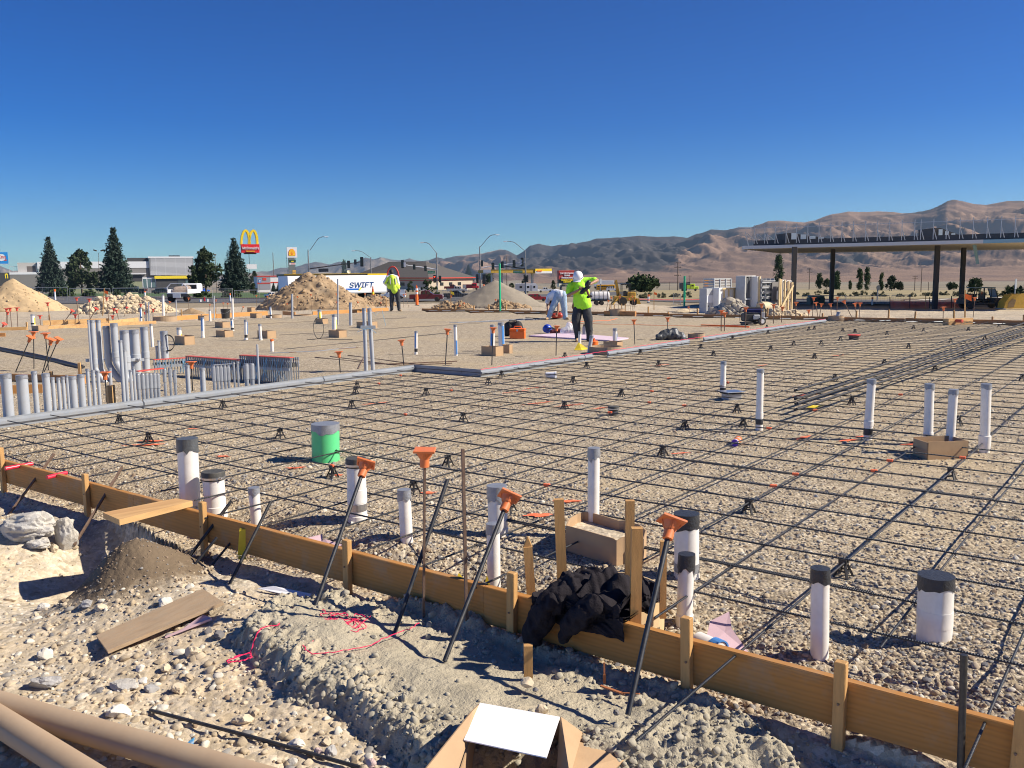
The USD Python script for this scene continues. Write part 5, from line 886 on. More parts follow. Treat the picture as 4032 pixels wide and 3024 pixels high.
# bars and cords lying about
for k, (pts, r, m, lab) in enumerate((([(-40, 1372), (150, 1412), (325, 1452)], .03, REBARK, 'bundle of black bars with red ends on the pad at left'), ([(-40, 1365), (150, 1402), (330, 1448)], .025, REBARK, 'upper black bar bundle at left'), ([(1120, 1376), (1430, 1346), (1780, 1310)], .008, REBARK, 'long thin bar lying behind the twin grey pipes'), ([(1140, 1390), (1410, 1370)], .010, STEEL, 'bar pile lying left of the twin grey pipes'), ([(1060, 1392), (1250, 1384), (1400, 1368)], .010, GALV, 'pale bar lying left of the twin grey pipes'),
        ([(1240, 1408), (1500, 1436), (1800, 1424)], .010, STEEL, 'rusty bar lying before the tall capped stakes'), ([(1300, 1405), (1560, 1440), (1780, 1432)], .010, STEEL, 'second rusty bar lying before the tall capped stakes'), ([(1370, 1400), (1640, 1436)], .009, STEEL, 'third rusty bar lying behind the channel corner'), ([(1410, 1453), (1432, 1410)], .009, STEEL, 'short rusty bar leaning near the twin pipes'),
        ([(500, 1292), (1000, 1276), (1600, 1252)], .006, REBARK, 'thin bar lying across the far pad at left'), ([(1100, 1320), (1700, 1284), (1900, 1272)], .006, REBARK, 'thin bar lying across the middle of the far pad'), ([(1800, 1272), (2000, 1260), (2160, 1252)], .012, GALV, 'pale bar bundle at the feet of the bent man'), ([(1770, 1271), (2000, 1265), (2150, 1256)], .012, GALV, 'lower pale bar bundle at the feet of the bent man'),
        ([(2070, 1253), (2150, 1258), (2230, 1252)], .02, REBARK, 'dark bar ends under the bent man'), ([(2235, 1271), (2330, 1276), (2700, 1284), (2950, 1290)], .008, ORANGEB, 'orange cord running right across the far pad'), ([(2235, 1270), (2400, 1262), (2430, 1255)], .008, ORANGEB, 'orange cord ending in a loop behind the man in green'), ([(2760, 1282), (2830, 1284), (2950, 1289)], .02, ORANGEB, 'orange cord heap at the generator'))):
    lying('cord' if 'cord' in lab else 'loose_bar', pts, r, m, lab, 'cord' if 'cord' in lab else 'rebar', n=6)
c = on_z(1256, 1338, 0); an = np.linspace(0, 2 * PI, 24); t = thing('wire_loop', 'loop of dark wire standing up on the far pad', 'wire', c); part(t, 'wire', tube([(-.3, 0, .01), (-.1, 0, .02)] + [(.13 * math.sin(q), 0, .30 - .27 * math.cos(q)) for q in an] + [(.3, 0, .01), (.9, -.2, .01)], .008, 5), REBARK)

# ------------------------------------------------------------------ timber forms at the far edges
def form(label, segs, mat_=WOODF, h=.2, th=.04, z=.1, stakes=(), name='timber_form'):
    t = thing(name, label, 'form board')
    for p0, p1 in segs:
        a, b = on_z(*p0, z), on_z(*p1, z); d = (b - a) / np.linalg.norm(b - a); n = np.array([-d[1], d[0], 0]); n = n if n[1] > 0 else -n
        part(t, 'board', hull8([(*(a)[:2], z - h), (*b[:2], z - h), (*(b + n * th)[:2], z - h), (*(a + n * th)[:2], z - h)], z), mat_)
    for px, hh in stakes:
        for p0, p1 in segs:
            if min(p0[0], p1[0]) <= px <= max(p0[0], p1[0]):
                w = (px - p0[0]) / (p1[0] - p0[0]); q = on_z(px, p0[1] + w * (p1[1] - p0[1]), z); part(t, 'stake', cbox(.045, .04, hh + .2, .004, (q[0], q[1] + .09, z - .2)), WOODL)
    return t
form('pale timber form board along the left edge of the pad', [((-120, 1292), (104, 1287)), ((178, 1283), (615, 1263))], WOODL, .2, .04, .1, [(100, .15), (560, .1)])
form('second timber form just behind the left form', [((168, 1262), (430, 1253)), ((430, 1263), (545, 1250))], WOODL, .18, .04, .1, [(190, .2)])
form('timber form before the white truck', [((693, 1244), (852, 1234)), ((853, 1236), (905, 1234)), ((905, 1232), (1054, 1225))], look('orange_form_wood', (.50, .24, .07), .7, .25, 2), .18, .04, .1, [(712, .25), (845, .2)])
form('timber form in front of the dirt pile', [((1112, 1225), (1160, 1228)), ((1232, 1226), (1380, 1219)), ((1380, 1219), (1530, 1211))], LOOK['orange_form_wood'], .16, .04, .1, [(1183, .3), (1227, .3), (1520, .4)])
form('low timber forms behind the conduit stubs at left', [((-60, 1521), (165, 1514))], LOOK['orange_form_wood'], .22, .04, .12, [(20, .1)]); form('dark timber form behind the conduit stubs at left', [((-60, 1470), (330, 1480))], WOODF, .2, .04, .12, [(190, .05), (305, .2)])
form('timber end piece lying at the left edge of the far pad', [((-60, 1313), (20, 1311))], WOODF, .15, .05, .1)
form('wooden block leaning among the grey conduit stubs', [((424, 1520), (452, 1516))], WOODL, .42, .04, .3)
far_px = [int(x) for x in np.linspace(1720, 4010, 40)]
ff = thing('timber_form', 'long dark timber form along the far edge of the pad', 'form board', (0, 0, 0), ROT_B)
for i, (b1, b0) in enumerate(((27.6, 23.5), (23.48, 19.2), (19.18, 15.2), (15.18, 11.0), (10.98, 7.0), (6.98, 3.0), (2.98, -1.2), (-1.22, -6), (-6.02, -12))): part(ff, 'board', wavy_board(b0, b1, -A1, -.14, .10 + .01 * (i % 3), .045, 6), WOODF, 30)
g_ = np.random.default_rng(12)
for i, b in enumerate(np.arange(-11.5, 27.4, .95)): part(ff, 'stake', cbox(.05, .04, g_.uniform(.35, .6), .004, (b + g_.uniform(-.2, .2), -A1 - .075, -.2), 0, 0, g_.uniform(-.06, .06)), WOOD2)
for i, b in enumerate(np.arange(-11, 27.2, .8)): part(ff, 'dowel', tube([(b, -A1 + .05, .03), (b + .28, -A1 + .32, .035)], .012, 5), GALV)
for seg, lab in (([((2378, 1225), (2500, 1226))], 'raised timber box form behind the man in green'), ([((3736, 1256), (3832, 1252))], 'bright timber block form at the far edge on the right'), ([((2128 + 30, 1222), (2150, 1222))], 'timber form piece at the far edge beyond the bent man')): form(lab, seg, WOODL if 'bright' in lab else WOODF, .25, .2, .18)
solo('red_sleeves', tube([on_z(3748, 1262, .12), on_z(3790, 1264, .12)], .05, 8), REDCAP, 'red plastic sleeves stacked at the far right form', 'rebar sleeve')
for k, (bx, by, ty) in enumerate(((1880, 1210, 1195), (403, 1243, 1135), (2575, 1220, 1143), (3800, 1252, 1142), (3645, 1216, 1158), (2402, 1232, 1195), (2419, 1232, 1200), (2448, 1228, 1196), (2462, 1232, 1196), (1775, 1215, 1140))):
    g = hit(bx, by); top = on_y(bx + (8 if bx == 403 else 0), ty, g[1]); stick('survey_stake', g - (0, 0, .1), top, .05, .03, WOODL, f'{("wooden stake with yellow ribbon beyond the far form", "tall slanted survey stake before the rubble pile", "survey stake with orange ribbon beyond the far form", "tall survey stake with orange ribbon near the utility cart", "dark survey post before the orange mesh", "first stake of the box form behind the man in green", "second stake of the box form behind the man in green", "third stake of the box form behind the man in green", "fourth stake of the box form behind the man in green", "stake with orange cap and yellow ribbon left of the gravel pile")[k] if k else "short wooden stake beyond the far form left of the orange post"}', 'stake')
    if bx in (403, 2575, 3800, 1775): q = top - (0, 0, .25); solo('ribbon', quad(q + (0, -.02, .12), q + (.22, -.03, .05), q + (.24, -.03, -.15), q + (0, -.02, -.05)), YELLOW if bx == 1775 else ORANGEB, f'ribbon on the survey stake {("before the rubble pile", "beyond the far form", "near the utility cart", "left of the gravel pile")[(403, 2575, 3800, 1775).index(bx)]}', 'ribbon')

# ------------------------------------------------------------------ orange capped stakes all over the site
def zt(L, ox, oy, s=.3165): return [(ox + s * a, oy + s * b, ox + s * c, oy + s * d) for a, b, c, d in L]       # cap x, cap y, foot x, foot y
GROUPS = [('orange capped stakes before the sand pile', REDCAP, zt([(50, 1350, 0, 1432), (80, 1165, 78, 1372), (97, 1205, 92, 1322), (125, 1157, 145, 1378), (210, 1152, 222, 1376), (497, 1250, 503, 1362), (592, 1090, 630, 1356)], 0, 850)),
    ('red capped stakes along the left form', REDCAP, zt([(895, 1185, 775, 1352), (937, 1240, 934, 1342), (952, 1030, 985, 1342), (1110, 1045, 1122, 1330), (1195, 1160, 1090, 1336), (1327, 1025, 1354, 1320), (1398, 1252, 1398, 1322), (1415, 1160, 1415, 1316), (1450, 1180, 1480, 1316), (1578, 1145, 1540, 1262), (1750, 1107, 1752, 1296), (1800, 1205, 1800, 1272), (1850, 1130, 1866, 1292), (1815, 1040, 1818, 1180), (1900, 1042, 1905, 1180), (1905, 1170, 1902, 1300), (1940, 1080, 1915, 1165)], 0, 850)),
    ('orange capped stakes between white truck and dirt pile', ORANGE, zt([(215, 1075, 175, 1216), (450, 1027, 452, 1216), (715, 1105, 714, 1166), (790, 1050, 793, 1196), (880, 1086, 880, 1190), (937, 1090, 935, 1190), (1130, 1136, 1105, 1196), (1293, 992, 1298, 1188), (1430, 1002, 1432, 1188), (1675, 1094, 1675, 1180), (1805, 1005, 1815, 1188), (1970, 980, 1980, 1190)], 600, 850)),
    ('orange capped stakes near the vest man', ORANGE, zt([(710, 1076, 655, 1172), (708, 972, 712, 1176), (975, 1077, 925, 1160), (1065, 970, 1068, 1150), (1153, 1080, 1152, 1140), (1265, 1015, 1262, 1140), (1262, 1082, 1210, 1142), (1130, 1105, 1108, 1140), (1545, 980, 1545, 1140), (1570, 975, 1610, 1140)], 1100, 850)),
    ('orange capped stakes beside the gravel pile', ORANGE, zt([(795, 1042, 812, 1170), (400, 1085, 455, 1160), (240, 1000, 245, 1155), (350, 1115, 345, 1160)], 1700, 850)),
    ('orange capped stakes round the backhoe box form', ORANGE, zt([(618, 1055, 590, 1178), (655, 1015, 652, 1182), (760, 1008, 735, 1182), (880, 1030, 895, 1182), (918, 1003, 918, 1182), (942, 1050, 936, 1182), (1615, 1138, 1636, 1228), (1975, 1105, 1992, 1200)], 2200, 850)),
    ('orange capped stakes by the generator', ORANGE, zt([(285, 1192, 282, 1456), (327, 1220, 322, 1456), (590, 1156, 584, 1412), (785, 1110, 776, 1386), (935, 1116, 933, 1362), (1045, 1146, 1032, 1346), (1215, 1086, 1204, 1316), (735, 1018, 712, 1130)], 2750, 850)),
    ('orange capped stakes before the canopy columns', ORANGE, zt([(1372, 1184, 1372, 1290), (1435, 1024, 1416, 1260), (1462, 1088, 1486, 1260), (1530, 1104, 1506, 1260), (1645, 1104, 1656, 1252), (1730, 1022, 1720, 1250), (1812, 1068, 1906, 1256), (1948, 1098, 1968, 1272), (2010, 1095, 2000, 1272)], 2750, 850)),
    ('dark capped stakes at the far right form', ORANGE, zt([(1210, 1462, 1205, 1610), (1352, 1360, 1345, 1590), (1600, 1340, 1578, 1590)], 3332, 750)),
    ('clustered orange capped stakes behind the conduit row', ORANGE, [(132, 1312, 134, 1462), (119, 1332, 57, 1474), (179, 1318, 192, 1468), (201, 1342, 159, 1500), (229, 1338, 170, 1474)]),
    ('orange capped bars along the grey channel', ORANGE, [(413, 1474, 421, 1598), (753, 1432, 759, 1552), (1099, 1441, 1106, 1510), (1334, 1391, 1341, 1478), (1581, 1345, 1591, 1446), (1762, 1302, 1753, 1446), (1942, 1296, 1936, 1448), (2192, 1289, 2189, 1412), (2496, 1264, 2500, 1365), (2629, 1255, 2629, 1344)])]
for zone, cm, L in GROUPS:
    L = sorted(L); n = len(L)
    for k, (cx, cy, fx, fy) in enumerate(L):
        near_g = fy > 1340; g = on_z(fx, fy, -.05) if fy > 1262 else hit(fx, fy); y = g[1]; lean = abs(cx - fx) > 12
        top = on_y(cx, cy, y - (.05 if lean else 0)); d = top - g
        lab = f'{ORD[k]} from the left of the {zone}'
        driven('capped_stake', g, top, .0095 if near_g else .013, REBARK if near_g else STEEL, lab, 'stake', zone, 1, 1.15 if near_g else 1.35, False, cm, detail=False, n=6)
# ------------------------------------------------------------------ people
SKIN = look('skin', (.36, .19, .12), .55, .1, 20); HAIR = look('dark_hair', (.02, .016, .013), .7, .2, 40)
HIVIS = look('lime_shirt', (.42, .92, .04), .75, .10, 7, .3, 25); HIVEST = look('lime_vest', (.60, .86, .06), .7, .12, 7, .2, 25); DENIM = look('blue_jeans', (.30, .40, .52), .85, .25, 9, .3, 40); DARKP = look('dark_trousers', (.035, .038, .045), .85, .3, 8, .3, 40)
WSHIRT = look('white_shirt', (.72, .74, .80), .8, .06, 8, .2, 30); HELM = look('white_helmet', (.82, .82, .82), .3, .03, 5); BOOT = look('tan_boot', (.40, .26, .14), .8, .2, 10); REFL = look('grey_band', (.50, .50, .48), .4, .1, 20)
def hand(w, f, side, curl=.5):
    """Chains for a palm with four unequal fingers bent by curl and a thumb from its side; w wrist, f forward, side towards the thumb."""
    w, f, s = (np.asarray(q, float) for q in (w, f, side)); f = f / np.linalg.norm(f); s = s - f * (s @ f); s /= np.linalg.norm(s); n = np.cross(f, s)
    ch = [[(*w, .026), (*(w + f * .045 + s * .016), .023), (*(w + f * .085 + s * .024), .016)], [(*(w + f * .045 - s * .014), .022), (*(w + f * .085 - s * .026), .015)]]
    for k, (o, L) in enumerate(((.030, .072), (.010, .080), (-.010, .074), (-.029, .058))):
        a = w + f * .088 + s * o; b = a + (f * math.cos(curl) - n * math.sin(curl)) * L * .5; c = b + (f * math.cos(curl * 2.2) - n * math.sin(curl * 2.2)) * L * .5; ch.append([(*a, .0105), (*b, .0095), (*c, .0085)])
    t0 = w + f * .025 + s * .026; t1 = t0 + (f * .5 + s * .8) * .036; ch.append([(*t0, .015), (*t1, .012), (*(t1 + (f * .85 + s * .2 - n * .3) * .034), .010)])
    return ch
def person(label, base, J_, parts_, face, arms, group=None):
    """J_(px, py, dy) gives a joint, measured from the base; parts_ are clothes: (name, chains, look, fold)."""
    t = thing('person', label, 'person', base); return t
def maker(base):
    return lambda px, py, dy, r=None: (lambda q: tuple(q) if r is None else (*q, r))(on_y(px, py, base[1] + dy) - base)
def head_chains(c, look_dir, up, r=.085):
    c, f, u = (np.asarray(q, float) for q in (c, look_dir, up)); f /= np.linalg.norm(f); u = u - f * (u @ f); u /= np.linalg.norm(u); s = np.cross(f, u)
    return [[(*(c + u * .03 - f * .012), r), (*(c + u * .0 + f * .015), r * .88), (*(c - u * .075 + f * .045), r * .52)], [(*(c + f * .098 + u * .01), .011), (*(c + f * .112 - u * .022), .015), (*(c + f * .09 - u * .03), .013)],
            [(*(c + s * .082 - f * .01 + u * .012), .018), (*(c + s * .084 - f * .012 - u * .022), .014)], [(*(c - s * .082 - f * .01 + u * .012), .018), (*(c - s * .084 - f * .012 - u * .022), .014)]], f, u, s
def face_parts(t, c, f, u, s):
    for k in (-1, 1): part(t, 'eye', move(trimesh.creation.icosphere(subdivisions=1, radius=.011), c + f * .082 + s * k * .031 + u * .012), BLACKP); part(t, 'eyebrow', bar(c + f * .09 + s * k * .018 + u * .033, c + f * .082 + s * k * .048 + u * .033, .007), HAIR)
    part(t, 'mouth', bar(c + f * .092 - s * .022 - u * .052, c + f * .092 + s * .022 - u * .052, .006), look('lips', (.30, .11, .09), .5, .1))
def boots(t, pts):
    for (x, y, z), f in pts: part(t, 'boot', skin([[(x, y, .055, .05), (x + f[0] * .08, y + f[1] * .08, .045, .045), (x + f[0] * .17, y + f[1] * .17, .035, .036)], [(x, y, .055, .05), (x, y, .13, .05)]], .03, 5), BOOT, True)
# man in a lime shirt and white helmet, facing the camera, working a tool before his chest
b = on_z(2292, 1344, 0); b[2] = gz(b[0], b[1]); Q = maker(b); t = thing('person', 'man in lime T-shirt, dark trousers and white hard hat holding a tool', 'person', b)
hc = np.array(Q(2277, 1096, -.06)); hch, f, u, s = head_chains(hc, (-.25, -.75, -.62), (-.12, -.5, .85))
la = [Q(2246, 1127, 0, .055), Q(2238, 1160, -.02, .042), Q(2237, 1163, -.03, .041), Q(2262, 1151, -.24, .034), Q(2279, 1142, -.34, .028)]; ra = [Q(2322, 1106, 0, .055), Q(2351, 1104, -.10, .044), Q(2338, 1111, -.24, .036), Q(2322, 1120, -.34, .028)]
torso = [Q(2286, 1108, 0, .06), Q(2284, 1130, -.02, .12), Q(2287, 1160, -.03, .15), Q(2290, 1196, 0, .135)]
lw, rw = np.array(Q(2279, 1142, -.34)), np.array(Q(2322, 1120, -.34))
legs = [[Q(2278, 1200, 0, .105), Q(2268, 1262, -.05, .078), Q(2272, 1300, 0, .058), Q(2277, 1334, 0, .045)], [Q(2303, 1200, 0, .105), Q(2318, 1262, -.05, .078), Q(2320, 1300, 0, .058), Q(2320, 1334, 0, .045)]]
part(t, 'body', skin([[(*(hc - u * .04), .05), (*Q(2284, 1112, 0), .055)]] + hch + [torso, la, ra, [torso[0], la[0]], [torso[0], ra[0]]] + hand(lw, np.array(Q(2296, 1134, -.36)) - lw, (0, .2, 1), .7) + hand(rw, np.array(Q(2308, 1128, -.36)) - rw, (0, .2, 1), .7) + legs, .016, 5), SKIN, True)
face_parts(t, hc, f, u, s)
gr = lambda c, k: [(*q[:3], q[3] + k) for q in c]
part(t, 'shirt', skin([gr(torso, .022), [torso[0][:3] + (.075,), la[0][:3] + (.075,)], [torso[0][:3] + (.075,), ra[0][:3] + (.075,)], [la[0][:3] + (.075,), Q(2241, 1148, -.01, .072)], [ra[0][:3] + (.075,), Q(2342, 1104, -.07, .068)], [Q(2286, 1165, -.05, .165), Q(2281, 1198, -.01, .15)], [Q(2290, 1165, -.05, .16), Q(2303, 1199, -.01, .15)], [Q(2280, 1150, -.06, .14), Q(2298, 1152, -.06, .14)]], .022, 4, .03, 9, 3), HIVIS, True)
part(t, 'trousers', skin([gr(q, .018) for q in legs] + [[Q(2280, 1195, 0, .12), Q(2302, 1195, 0, .12)], [Q(2281, 1192, 0, .125), Q(2278, 1205, 0, .125)]], .022, 4, .028, 9, 5), DARKP, True)
boots(t, ((Q(2277, 1340, 0), (-.3, -.95)), (Q(2321, 1340, 0), (.35, -.93))))
R = np.stack([s, f, u], 1); put = lambda m: (np.asarray(m[0]) @ R.T + hc, m[1])
hm = lathe([(.118, -.01), (.128, .0), (.128, .012), (.12, .02), (.117, .05), (.105, .095), (.075, .13), (.035, .148), (.004, .152)], 22); hv = np.array(hm[0]); hv[:, 1] *= 1.13; hv[:, 2] += .03
h_ = part(t, 'hard_hat', put((hv, hm[1])), HELM, 40); part(h_, 'brim', put(cbox(.17, .09, .01, .004, (0, .145, .034))), HELM); part(h_, 'strap', put(ring_tube(.120, .129, .05, .064, 18)), BLACKP)
part(t, 'tool_belt', skin([[Q(2262, 1194, -.05, .045), Q(2258, 1210, -.02, .045)]], .03, 3), look('leather', (.22, .13, .06), .7, .2), True)
d0 = on_y(2300, 1148, b[1] - .46); t2 = thing('rebar_tier', 'black cordless tying tool held by the man in the lime shirt', 'power tool', d0)
P_ = lambda px, py, r: (*(on_y(px, py, b[1] - .46) - d0), r)
part(t2, 'body', skin([[P_(2290, 1152, .045), P_(2304, 1140, .05), P_(2318, 1128, .05)]], .02, 3), BLACKP, True); part(t2, 'head', skin([[P_(2312, 1122, .06), P_(2318, 1112, .055)]], .02, 3), BLACKP, True); part(t2, 'handle', skin([[P_(2310, 1140, .03), P_(2318, 1162, .028)]], .02, 3), look('brown_grip', (.18, .07, .04), .5, .1), True); part(t2, 'battery', hull([P_(2314, 1170, .03), P_(2328, 1166, .03)]), BLACKP); part(t2, 'trigger', move(cbox(.03, .03, .05, .005), P_(2301, 1146, 0)[:3]), CHROME)
# man in a yellow-green vest seen from behind at the far form
b = on_z(1556, 1226, 0); b[2] = gz(b[0], b[1]); Q = maker(b); t = thing('person', 'man in yellow-green safety vest and dark jeans seen from behind', 'person', b)
hc = np.array(Q(1541, 1073, .12)); hch, f, u, s = head_chains(hc, (-.35, .8, -.45), (0, .3, .9))
torso = [Q(1543, 1086, .03, .075), Q(1544, 1100, .02, .14), Q(1549, 1120, 0, .15), Q(1554, 1140, 0, .135)]; la = [Q(1527, 1092, .03, .06), Q(1513, 1112, .06, .046), Q(1522, 1122, .22, .036), Q(1534, 1122, .32, .028)]; ra = [Q(1562, 1092, .02, .06), Q(1568, 1114, .0, .046), Q(1570, 1128, .03, .036), Q(1571, 1137, .06, .028)]
legs = [[Q(1545, 1142, 0, .105), Q(1542, 1180, .02, .075), Q(1542, 1198, 0, .058), Q(1542, 1218, 0, .045)], [Q(1561, 1142, 0, .105), Q(1568, 1180, .02, .075), Q(1569, 1198, 0, .058), Q(1571, 1218, 0, .045)]]
lw, rw = np.array(la[-1][:3]), np.array(ra[-1][:3])
part(t, 'body', skin(hch + [[(*(hc - u * .05), .05), torso[0]], torso, la, ra, [torso[0], la[0]], [torso[0], ra[0]]] + hand(lw, (.6, .6, -.2), (0, 0, 1)) + hand(rw, (.2, .1, -1), (-1, 0, 0)) + legs, .02, 5), SKIN, True)
part(t, 'hair', skin([[(*(hc + u * .04 - f * .02), .10), (*(hc - u * .03 - f * .05), .085)]], .02, 3), HAIR, True)
part(t, 'shirt', skin([gr(la, .014)[:3], gr(ra, .014)[:4], gr(torso, .008), [torso[0][:3] + (.075,), la[0][:3] + (.072,)], [torso[0][:3] + (.075,), ra[0][:3] + (.072,)]], .024, 4, .02, 9, 4), WSHIRT, True)
part(t, 'vest', skin([[Q(1545, 1096, .0, .165), Q(1549, 1118, -.01, .185), Q(1553, 1141, -.01, .18)], [Q(1532, 1093, .02, .08), Q(1558, 1093, .02, .08)], [Q(1527, 1096, .03, .085), Q(1518, 1112, .05, .06)], [Q(1538, 1125, 0, .16), Q(1562, 1128, 0, .15)]], .024, 4, .02, 8, 6), HIVEST, True)
for px in (1536, 1556): part(t, 'reflective_band', skin([[Q(px, 1096, -.15, .022), Q(px + 2, 1118, -.18, .022)]], .03, 2), REFL, True)
part(t, 'trousers', skin([gr(q, .018) for q in legs] + [[Q(1547, 1142, 0, .12), Q(1560, 1142, 0, .12)]], .024, 4, .028, 9, 8), DARKP, True)
boots(t, ((Q(1541, 1222, 0), (-.4, .9)), (Q(1572, 1222, 0), (.5, -.7))))
# man in jeans bent double over the bars
b = on_z(2194, 1259, 0); b[2] = gz(b[0], b[1]); Q = maker(b); t = thing('person', 'man in white T-shirt and blue jeans bent over, reaching down', 'person', b)
hc = np.array(Q(2166, 1192, .50)); hch, f, u, s = head_chains(hc, (-.2, .25, -.95), (-.3, .9, .3))
torso = [Q(2207, 1160, 0, .13), Q(2188, 1158, .18, .145), Q(2170, 1167, .38, .12), Q(2164, 1176, .46, .08)]; la = [Q(2160, 1172, .38, .058), Q(2155, 1196, .34, .042), Q(2156, 1212, .30, .034), Q(2158, 1224, .26, .027)]; ra = [Q(2185, 1172, .42, .058), Q(2198, 1200, .36, .042), Q(2198, 1220, .30, .034), Q(2195, 1232, .26, .027)]
legs = [[Q(2198, 1164, 0, .11), Q(2178, 1206, -.02, .08), Q(2168, 1228, .02, .06), Q(2160, 1252, .0, .047)], [Q(2216, 1164, 0, .11), Q(2221, 1206, -.02, .08), Q(2223, 1228, .02, .06), Q(2226, 1252, .0, .047)]]
lw, rw = np.array(la[-1][:3]), np.array(ra[-1][:3])
part(t, 'body', skin(hch + [[torso[-1], (*(hc + u * .0), .055)], torso, la, ra, [torso[2], la[0]], [torso[2], ra[0]]] + hand(lw, (.3, -.1, -1), (1, 0, 0)) + hand(rw, (-.3, -.1, -1), (-1, 0, 0)) + legs, .02, 5), SKIN, True)
face_parts(t, hc, f, u, s)
part(t, 'hair', skin([[(*(hc + u * .03 - f * .02), .09), (*(hc + u * .0 - f * .05), .08)]], .02, 3), HAIR, True)
part(t, 'shirt', skin([gr(torso, .018)[:3], [torso[2][:3] + (.10,), la[0][:3] + (.08,)], [torso[2][:3] + (.10,), ra[0][:3] + (.08,)], [la[0][:3] + (.075,), Q(2155, 1189, .35, .07)], [ra[0][:3] + (.075,), Q(2194, 1190, .38, .065)]], .024, 4, .03, 8, 12), WSHIRT, True)
part(t, 'jeans', skin([gr(q, .022) for q in legs] + [[Q(2198, 1160, 0, .13), Q(2215, 1160, 0, .13)], [Q(2206, 1160, .03, .14), Q(2206, 1168, 0, .135)]], .024, 4, .03, 9, 14), DENIM, True)
part(t, 'belt', skin([[Q(2196, 1152, .10, .06), Q(2216, 1152, .08, .06)]], .03, 3), BLACKP, True)
boots(t, ((Q(2159, 1258, 0), (-.5, -.85)), (Q(2227, 1258, 0), (.5, -.85))))
g = on_z(2194, 1256, 0); t = thing('cutoff_saw', 'red power saw on the ground between the bent man and his bars', 'power tool', g); part(t, 'body', skin([[(-.12, 0, .12, .09), (.1, 0, .13, .10)]], .03, 3, .02, 9), look('tool_red', (.45, .05, .03), .45, .2, 12), True); part(t, 'blade', move(move(cyl(.15, -.004, .004, 24), rx=PI / 2), (.22, 0, .15)), GALV); part(t, 'handle', tube([(-.16, 0, .15), (-.1, 0, .27), (.08, 0, .27), (.12, 0, .18)], .018, 8), BLACKP, 40)

# ------------------------------------------------------------------ their gear
def at(name, px, py, label, catg, rz=0): g = on_z(px, py, 0); g[2] = gz(g[0], g[1]); return thing(name, label, catg, g, rz), g
t, g = at('tool_box', 2039, 1332, 'orange metal tool box on the gravel beside the black bag', 'tool box', -.15); w = size(g, 60); h = size(g, 40); part(t, 'body', cbox(w, w * .6, h * .78, .012, (0, 0, 0)), ORANGEB); part(t, 'lid', cbox(w * 1.03, w * .63, h * .22, .014, (0, 0, h * .79)), ORANGEB); part(t, 'handle', tube([(-.1, 0, h), (-.08, 0, h + .05), (.08, 0, h + .05), (.1, 0, h)], .012, 6), ORANGEB); part(t, 'latch', cbox(.05, .01, .06, .002, (0, -w * .318, h * .72)), GALV)
t, g = at('bag', 2013, 1326, 'black tool bag behind the orange tool box', 'bag', -.2); w = size(g, 66); part(t, 'body', skin([[(-w * .35, .25, .12, .11), (-w * .25, .25, .24, .12), (w * .25, .28, .26, .12), (w * .38, .28, .12, .11)]], .03, 4, .05, 7), look('bag_cloth', (.015, .015, .017), .8, .2, 20), True); part(t, 'handle', tube([(-.12, .2, .34), (-.08, .18, .42), (.1, .18, .42), (.14, .2, .35)], .014, 6), BLACKP)
t = thing('foam_board', 'pale pink foam board lying flat behind the man in the lime shirt', 'board'); c = [on_z(*q, .02) for q in ((2082, 1322), (2225, 1311), (2475, 1332), (2400, 1342))]; part(t, 'board', hull8([tuple(q - (0, 0, .02)) for q in c], .035), look('lilac_foam', (.62, .48, .56), .8, .06))
t, g = at('hard_hat', 2156, 1314, 'blue hard hat lying on the pink foam board', 'hard hat'); part(t, 'shell', move(lathe([(.13, 0), (.135, .012), (.12, .03), (.11, .08), (.07, .13), (.01, .15)], 18), (0, .1, .12), rx=.9), look('blue_hat', (.02, .06, .42), .35, .1), 40); part(t, 'brim', move(cbox(.2, .1, .012, .004, (.14, 0, 0)), (0, .1, .12), rx=.7), BLACKP)
t, g = at('harness', 2198, 1316, 'dark red tool straps lying on the pink foam board', 'straps'); part(t, 'strap', skin([[(-.16, .1, .06, .045), (-.02, .1, .1, .05), (.12, .08, .06, .045)]], .02, 4, .05, 12), look('maroon', (.12, .02, .03), .7, .2), True); part(t, 'strap', tube([(-.28, .1, .14), (-.15, .1, .17), (0, .1, .06)], .02, 6), BLACKP)
PLAST = usdkit.material(stage, '/World/Looks/clear_plastic', {'p': ('principled_bsdf', {'base_color': (.85, .88, .92), 'roughness': .25}), 't': ('transparent_bsdf', {}), 'm': ('mix_closure', {'fac': .55})}, [('p.BSDF', 'm.closure1'), ('t.BSDF', 'm.closure2')], surface='m.closure')
t, g = at('plastic_bag', 2242, 1318, 'clear plastic bag with parts inside on the foam board', 'plastic bag'); part(t, 'bag', skin([[(-.12, .1, .09, .10), (.12, .1, .09, .10)], [(0, .1, .12, .11), (0, .1, .27, .05)]], .02, 3, .06, 11), PLAST, True); part(t, 'contents', skin([[(-.07, .1, .06, .05), (.09, .1, .06, .05)]], .02, 3, .04, 14), LOOK['maroon'], True)
t, g = at('bottle', 2302, 1322, 'grey water bottle between the legs of the man in lime', 'bottle'); part(t, 'body', cyl(.06, 0, .25, 14, .01), look('bottle_grey', (.25, .26, .27), .4, .1), 40); part(t, 'cap', cyl(.04, .25, .31, 12, .006), BLACKP, 40)
t, g = at('fuel_can', 2338, 1362, 'small orange plastic can near the leaning grey pipe', 'can'); part(t, 'body', cyl(.10, 0, .12, 16, .02), ORANGEB, 40); part(t, 'spout', cyl(.03, .12, .16, 10), ORANGEB, 40); part(t, 'handle', tube([(-.05, 0, .12), (-.05, 0, .16), (.02, 0, .17)], .01, 6), ORANGEB)
scrap(2290, 1382, [(-.16, 0, 0), (-.06, .05, .16), (.14, .02, .02), (.0, -.06, .0)], YELLOW, 'yellow flag scrap at the round form in the grey channel')
